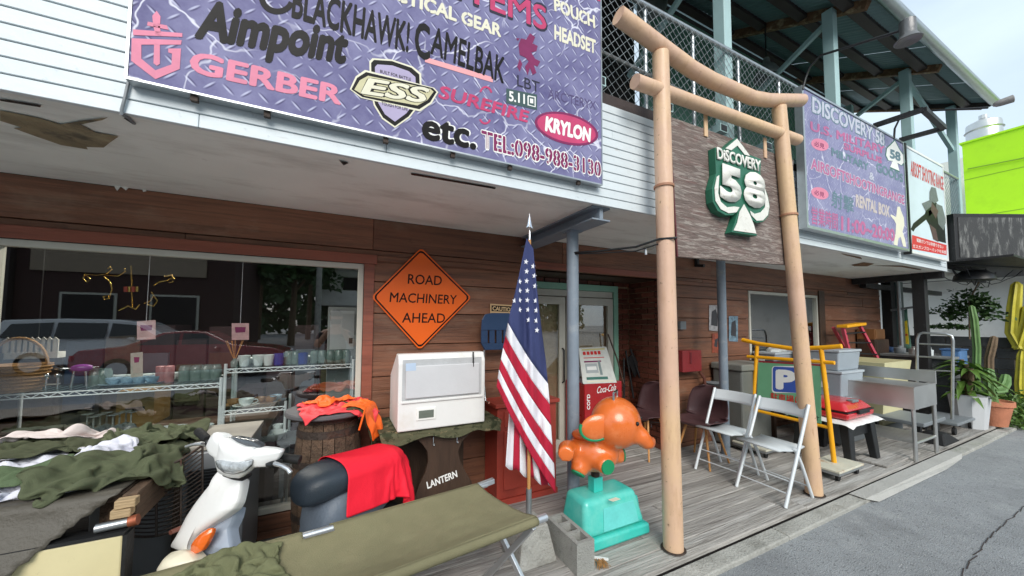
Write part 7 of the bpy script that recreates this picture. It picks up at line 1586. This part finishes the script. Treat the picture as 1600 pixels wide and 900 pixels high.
scroll([(130, 434), (134, 430), (141, 436), (136, 441), (130, 436), (132, 428), (150, 430), (165, 428), (175, 421), (172, 416), (168, 420)]); scroll([(165, 430), (185, 431), (196, 424), (194, 420)]); scroll([(162, 432), (172, 441), (175, 452), (170, 466), (163, 468), (161, 463), (166, 462)])
scroll([(240, 446), (250, 440), (262, 438), (268, 434), (270, 440), (264, 442)]); scroll([(258, 432), (268, 430), (272, 436)]); scroll([(225, 474), (235, 470), (240, 462), (236, 456), (246, 470), (240, 478), (230, 476)]); scroll([(185, 485), (200, 478), (212, 483), (218, 476)])
MB().tube([pY(205, 415, 3.35), pY(207, 480, 3.35)], .0035, 5).build('chain', GOLD, ch)
for k in range(4): MB().tube([pY(196+k*6, 456, 3.35), pY(196+k*6, 448, 3.35)], .009, 8).build('candle', GOLD if k % 2 else REDP, ch, sm=60)
for lab, pts, c_ in (('pink paper tag hanging left of centre in the window', [(214, 502), (243, 500), (243, 530), (214, 531)], (206, 166, 166)), ('pink paper tag hanging right of centre in the window', [(362, 505), (389, 505), (389, 531), (362, 531)], (200, 158, 160)), ('tall pale card with trousers drawing standing on the long shelf', [(204, 552), (223, 550), (223, 588), (204, 590)], (176, 170, 160))):
    o = thing('paper_tag', lab, 'tag', pY(*pts[0], 3.15)); MB().prism([pY(x_, y_, 3.15) for x_, y_ in pts], (0, .002, 0)).build('card', mk('tag_paper', c_, .7, var=.2, vs=25), o); xa, ya = pts[0]; xb, yb = pts[2]
    poly([(xa+5, ya+6), (xb-5, ya+6), (xb-6, ya+14), (xa+6, ya+15)], ('Y', 3.1495), MAROON, o, .001, name='print')
    MB().tube([pY((xa+xb)/2, ya, 3.151), Vector((pY((xa+xb)/2, ya, 3.151).x, 3.151, 2.4))], .0015, 4).build('string', WCLOTH, o) if yb < 540 else None
fcab = thing('display_cabinet', 'tall grey panel cabinet inside the right end of the window', 'cabinet', (-.08, 3.6, 0)); a = pY(513, 480, 3.55); b_ = pY(556, 545, 3.55)
MB().b(a.x, b_.x, 3.55, 3.9, 0, a.z).build('body', mk('cabinet_panel_grey', (150, 152, 152), .5, var=.08), fcab, bev=.005); MB().b(a.x+.02, b_.x-.02, 3.542, 3.549, b_.z, a.z-.03).build('door', LGREY, fcab); MB().b(b_.x-.06, b_.x-.03, 3.535, 3.541, b_.z+.05, b_.z+.1).build('handle', BLACK, fcab)
# deeper stock so the room is not empty
rnd = random.Random(5)
for k in range(16):
    x_ = -2.6+.27*k; h_ = rnd.uniform(.7, 1.5); o = thing('stock_shelf', ORD[k]+' dark stock rack from the left at the back of the shop', 'rack', (x_, 5.2, 0), group='back stock racks')
    MB().b(x_, x_+.25, 5.0, 5.5, 0, h_).build('body', mk('stock_tone', [(70, 54, 46), (44, 50, 62), (86, 74, 60), (56, 40, 44)][k % 4], .8, var=.4, vs=9) if k < 4 else MATS['stock_tone'], o); MB().b(x_+.02, x_+.22, 4.96, 4.999, h_*.5, h_*.8).build('goods', [DKWOOD, NAVY, DKST, BODYG, OLIVE][k % 5], o)
yb2 = thing('yellow_crate', 'yellow printed cardboard box under the long window shelf', 'box', pY(205, 625, 3.6)); a = pY(183, 612, 3.6); b_ = pY(240, 640, 3.6); MB().b(a.x, b_.x, 3.6, 3.9, zD+.001, a.z).build('body', mk('ochre_card', (140, 108, 58), .7, var=.15), yb2); MB().b(a.x+.05, b_.x-.05, 3.594, 3.599, b_.z, b_.z+.03).build('print', INK, yb2)
FILL_GLOW = bpy.data.materials.new('added_fill_glow'); FILL_GLOW.use_nodes = True; FILL_GLOW.node_tree.nodes['Principled BSDF'].inputs['Emission Color'].default_value = (1, .78, .45, 1); FILL_GLOW.node_tree.nodes['Principled BSDF'].inputs['Emission Strength'].default_value = 3  # glow of the added fill lamp inside the shop
cl = thing('added_fill_lamp', 'added tube lamp inside the shop that brightens the window display', 'lamp', (-.9, 3.75, 2.38))
MB().b(-1.5, -.3, 3.70, 3.80, 2.36, 2.41).build('housing', WPLAST, cl); MB().tube([(-1.45, 3.75, 2.345), (-.35, 3.75, 2.345)], .013, 10).build('tube', FILL_GLOW, cl, sm=60)
alt = bpy.data.lights.new('added_fill_light', 'AREA'); alt.shape = 'RECTANGLE'; alt.size = 1.1; alt.size_y = .05; alt.energy = 15; alt.color = (1, .95, .86); alo = bpy.data.objects.new('added_fill_light', alt); COL.objects.link(alo); alo.parent = cl; alo.location = (0, 0, -.05)  # fill light added so the display items show through the glass
# ================================================================== street behind the viewer (seen in the glass)
def car(label, x0, y0, L_, W_, H_, bodym, prof, glassp, wheels, wr, name='parked_car', cat='car'):
    o = thing(name, label, cat, (x0+L_/2, y0, GZ), group='cars across the street'); z0 = GZ
    secs = []
    def P(pt_, lat, ins): 
        x_, z_ = pt_; k = max(0, (z_-.55*H_)/(.45*H_)) if z_ > .55*H_ else 0; tuck = .06*max(0, (.25*H_-z_)/(.25*H_))
        return (x0+x_*L_, y0+lat*(W_/2-ins-.16*k*W_-tuck), z0+z_)
    mb = MB(); n = len(prof); lats = [(-1, .06), (-1, 0), (1, 0), (1, .06)]
    rows = []
    for lat, ins in ((-1, .0), (1, .0)): rows.append([P((a, b*H_), lat, ins) for a, b in prof])
    b0 = len(mb.v); mb.v += rows[0]+rows[1]
    mb.f.append(tuple(range(n))); mb.f.append(tuple(range(2*n-1, n-1, -1)))
    for i in range(n): mb.f.append((i, n+i, n+(i+1) % n, (i+1) % n))
    mb.build('body', bodym, o, sm=35, bev=.04, bseg=3)
    GD = mk('car_glass', (22, 28, 30), .06, var=.02, bump=0, coat=.8) if 'car_glass' not in MATS else MATS['car_glass']
    for g in glassp:
        for lat in (1, -1):
            q_ = [Vector(P((a, b*H_), lat, -.012)) for a, b in g]; MB().prism(q_, (0, lat*-.01, 0)).build('side_window', GD, o)
    for wx in wheels:
        for lat in (1, -1):
            c = Vector((x0+wx*L_, y0+lat*(W_/2-.10), z0+wr)); t_ = MB().tube([c-Vector((0, .1, 0)), c+Vector((0, .1, 0))], wr, 28).build('wheel', RUBBER, o, sm=50)
            MB().tube([c+Vector((0, lat*.102, 0)), c+Vector((0, lat*.115, 0))], wr*.68, 20).build('rim', ALU, t_, sm=50); MB().tube([c+Vector((0, lat*.09, 0)), c+Vector((0, lat*.1015, 0))], wr*1.2, 24).build('arch', BLACK, t_) if False else None
    for lat in (1, -1):
        MB().bm(Matrix.Translation(P((.985, .46*H_), lat, .12)), .1, .3, .14).build('headlight', LGREY, o, bev=.02); MB().bm(Matrix.Translation(P((.012, .5*H_), lat, .12)), .06, .28, .14).build('tail_light', REDBOX, o, bev=.02)
        MB().bm(Matrix.Translation(Vector(P((.63, .62*H_), lat, -.06))), .12, .16, .11).build('mirror', bodym, o, bev=.02)
    return o
REDCAR = mk('red_car_paint', (150, 22, 34), .22, var=.05, vs=2, bump=0, coat=.9); WCAR = mk('white_car_paint', (226, 228, 230), .22, var=.03, vs=2, bump=0, coat=.9)
car('red coupe parked across the street, reflected in the shop window', -5.75, -7.2, 4.5, 1.72, 1.3, REDCAR, [(.0, .3), (.0, .5), (.03, .64), (.2, .70), (.36, .97), (.46, 1.0), (.56, .97), (.70, .70), (.9, .62), (.985, .52), (1, .4), (.99, .2), (.03, .16)], [[(.26, .72), (.37, .93), (.44, .95), (.44, .72)], [(.455, .72), (.455, .95), (.55, .94), (.67, .72)]], (.19, .80), .31)
car('white minivan parked across the street, reflected in the shop window', -8.6, -9.8, 4.75, 1.8, 1.62, WCAR, [(.0, .25), (.0, .55), (.02, .75), (.05, .97), (.3, 1.0), (.55, .985), (.66, .93), (.80, .66), (.96, .56), (1, .42), (.99, .18), (.02, .16)], [[(.06, .66), (.09, .9), (.26, .93), (.26, .64)], [(.28, .64), (.28, .93), (.5, .92), (.5, .64)], [(.52, .64), (.52, .92), (.64, .88), (.75, .66)]], (.2, .8), .33, 'parked_minivan', 'minivan')
ob = thing('street_building', 'brown clad building with tan panels across the street', 'building', (-12, -14, 0)); BRW = mk('brown_cladding', (66, 44, 40), .8, var=.2, vs=3, st=(6, 1, 1)); TAN = mk('tan_panel', (150, 134, 116), .8, var=.1)
MB().b(-24, -4.2, -20, -14, GZ, 7.5).build('wall', BRW, ob); MB().b(-16, -11.6, -13.99, -13.9, 3.4, 4.8).build('fascia_panel', TAN, ob); MB().b(-10.4, -5.2, -13.99, -13.9, 3.4, 4.8).build('fascia_panel', TAN, ob); MB().b(-11.2, -10.8, -13.99, -13.7, GZ, 7).build('pillar', DKST, ob)
for x_ in (-15, -9.6, -7): 
    w1 = MB().b(x_, x_+1.6, -13.99, -13.93, .3, 2.6).build('shop_window', CREAMF, ob); MB().b(x_+.08, x_+1.52, -13.92, -13.91, .38, 2.52).build('pane', DARKR, w1)
wh_ = thing('white_house', 'white two-storey house with balcony across the street', 'house', (3, -24, 0)); MB().b(-.5, 7, -30, -24, GZ, 5.6).build('wall', HOUSEW, wh_); MB().b(-1.2, 7.5, -24, -22.6, 2.7, 2.95).build('balcony_slab', HOUSEW, wh_); MB().b(-1.2, 7.5, -22.7, -22.6, 2.95, 3.8).build('balcony_wall', HOUSEW, wh_); MB().b(-1.4, 7.6, -30.2, -22.4, 5.6, 5.9).build('roof_slab', HOUSEW, wh_)
for x_ in (.3, 2.6, 4.8):
    for z_ in (.4, 3.2): w1 = MB().b(x_, x_+1.5, -23.98, -23.9, z_, z_+1.8).build('window', CREAMF, wh_); MB().b(x_+.1, x_+1.4, -23.89, -23.88, z_+.1, z_+1.7).build('pane', DARKR, w1)
def tree(label, x_, y_, h_, r_, seed, n=1500):
    o = thing('street_tree', label, 'tree', (x_, y_, GZ), group='trees across the street'); rr = random.Random(seed)
    MB().tube([(x_, y_, GZ), (x_+.1, y_, h_*.4), (x_+.2, y_+.1, h_*.75)], [.22, .16, .06], 8).build('trunk', BARK, o, sm=60)
    for k in range(4): a = rr.uniform(0, 6.28); MB().tube([(x_+.1, y_, h_*.4), (x_+r_*.6*math.cos(a), y_+r_*.6*math.sin(a), h_*.7)], [.09, .03], 6).build('limb', BARK, o, sm=60)
    bush('crown', '', Vector((x_, y_, h_*.56)), r_, r_, h_*.5, n*2, .26, LEAFD, o, seed)
for k, (x_, y_, h_, r_) in enumerate(((-2.6, -21, 8.5, 3.4), (.8, -27, 10, 4.2), (-6, -31, 12, 4.5), (5.5, -34, 12, 4.6), (10.5, -28, 10, 4.2), (-2.2, -30, 12, 4.8), (9, -37, 13, 5))):
    tree(ORD[k]+' dark leafy tree planted across the street, seen only in reflection', x_, y_, h_, r_, 20+k)
wd = MB(); rr = random.Random(77)
for k in range(9000):
    x_ = rr.uniform(-26, 40); h_ = 9+3*noise.noise(Vector((x_*.2, 1, 0))); z_ = rr.uniform(0, 1)**.8*h_; y_ = -46+rr.uniform(-1.5, 1.5)+2*noise.noise(Vector((x_*.4, z_*.4, 3))); c_ = Vector((x_, y_, z_)); u = Vector((rr.uniform(-1, 1), rr.uniform(-.6, .6), rr.uniform(-1, 1))).normalized(); v = u.cross(Vector((rr.uniform(-1, 1), 1, rr.uniform(-1, 1)))).normalized(); s_ = rr.uniform(.35, .75); wd.add([c_-u*s_, c_+v*s_*.6, c_+u*s_, c_-v*s_*.6], [(0, 1, 2, 3)])
wo = wd.build('distant_wood', LEAFD, None, fix=False); wo['kind'] = 'stuff'; wo['label'] = 'dark wooded slope far across the street'; wo['category'] = 'wood'
wp_ = thing('utility_pole', 'grey concrete utility pole across the street', 'pole', (-.9, -16, GZ)); MB().tube([(-.9, -16, GZ), (-.9, -16, 9)], [.17, .11], 12).build('shaft', CONC, wp_, sm=60); MB().bar((-1.7, -16, 8.3), (-.1, -16, 8.3), .1, .1).build('crossarm', GALV, wp_)
# the photographer, standing behind the lens
PN = thing('person', 'person in dark t-shirt holding up a phone, reflected in the window', 'person', (0, -.34, GZ))
SKIN = mk('skin', (196, 150, 122), .55, var=.06, bump=.02); TEE = mk('charcoal_tee', (36, 38, 44), .9, var=.1); JEAN = mk('dark_jeans', (44, 52, 70), .9, var=.12); HAIR = mk('dark_hair', (26, 22, 20), .6, var=.2, vs=40)
g0 = GZ; yb_ = -.36
bv = [(0, yb_, .92), (0, yb_, 1.1), (0, yb_, 1.3), (0, yb_, 1.42), (0, yb_+.01, 1.5), (0, yb_+.03, 1.60), (0, yb_+.03, 1.68),
      (.19, yb_, 1.36), (.26, yb_+.1, 1.18), (.13, yb_+.24, 1.38), (.09, yb_+.29, 1.44), (-.19, yb_, 1.36), (-.26, yb_+.1, 1.18), (-.13, yb_+.24, 1.38), (-.09, yb_+.29, 1.44),
      (.1, yb_, .84), (.11, yb_+.01, .46), (.11, yb_-.02, .08), (.12, yb_+.1, .0), (-.1, yb_, .84), (-.11, yb_+.01, .46), (-.11, yb_-.02, .08), (-.12, yb_+.1, .0)]
be = [(0, 1), (1, 2), (2, 3), (3, 4), (4, 5), (5, 6), (3, 7), (7, 8), (8, 9), (9, 10), (3, 11), (11, 12), (12, 13), (13, 14), (0, 15), (15, 16), (16, 17), (17, 18), (0, 19), (19, 20), (20, 21), (21, 22)]
brd = [.15, .14, .16, .12, .06, .10, .085, .075, .055, .045, .036, .075, .055, .045, .036, .1, .075, .05, .045, .1, .075, .05, .045]
for s in (1, -1):
    wi = 10 if s > 0 else 14
    for k in range(5):
        bx = s*(.085-.012*k); b1 = (bx, yb_+.31, 1.455+.012*k); b2 = (bx-s*.03, yb_+.325, 1.46+.014*k); i0 = len(bv); bv += [b1, b2]; be += [(wi, i0), (i0, i0+1)]; brd += [.010, .008]
bv = [(a, b, c+g0) for a, b, c in bv]
skin('figure_body', bv, be, brd, SKIN, PN, 2, 0)
skin('t_shirt', [(a, b, c+g0) for a, b, c in ((0, yb_, .92), (0, yb_, 1.1), (0, yb_, 1.3), (0, yb_, 1.42), (.2, yb_, 1.36), (.25, yb_+.07, 1.22), (-.2, yb_, 1.36), (-.25, yb_+.07, 1.22))], [(0, 1), (1, 2), (2, 3), (3, 4), (4, 5), (3, 6), (6, 7)], [.19, .175, .19, .135, .09, .075, .09, .075], TEE, PN, 2, 0)
skin('trousers', [(a, b, c+g0) for a, b, c in ((0, yb_, .95), (.1, yb_, .84), (.11, yb_+.01, .46), (.11, yb_-.02, .1), (-.1, yb_, .84), (-.11, yb_+.01, .46), (-.11, yb_-.02, .1))], [(0, 1), (1, 2), (2, 3), (0, 4), (4, 5), (5, 6)], [.18, .13, .095, .075, .13, .095, .075], JEAN, PN, 2, 0)
MB().ell((0, yb_+.015, 1.695+g0), .088, .098, .075).build('hair', HAIR, PN, sm=180)
for s in (1, -1): MB().ell((s*.032, yb_+.12, 1.645+g0), .011, .008, .007, 10, 6).build('eye', BLACK, PN, sm=180); MB().ell((s*.085, yb_+.03, 1.64+g0), .012, .022, .032, 10, 6).build('ear', SKIN, PN, sm=180)
MB().ell((0, yb_+.128, 1.615+g0), .014, .018, .024, 10, 6).build('nose', SKIN, PN, sm=180); MB().ell((0, yb_+.112, 1.575+g0), .026, .008, .006, 10, 6).build('mouth', mk('lip', (150, 86, 80), .5), PN, sm=180)
ph = tag(MB().b(-.075, .075, -.05, -.042, 1.462, 1.538).build('smartphone', BLACK, None, bev=.003), 'black smartphone held level in both hands by the person', 'phone')
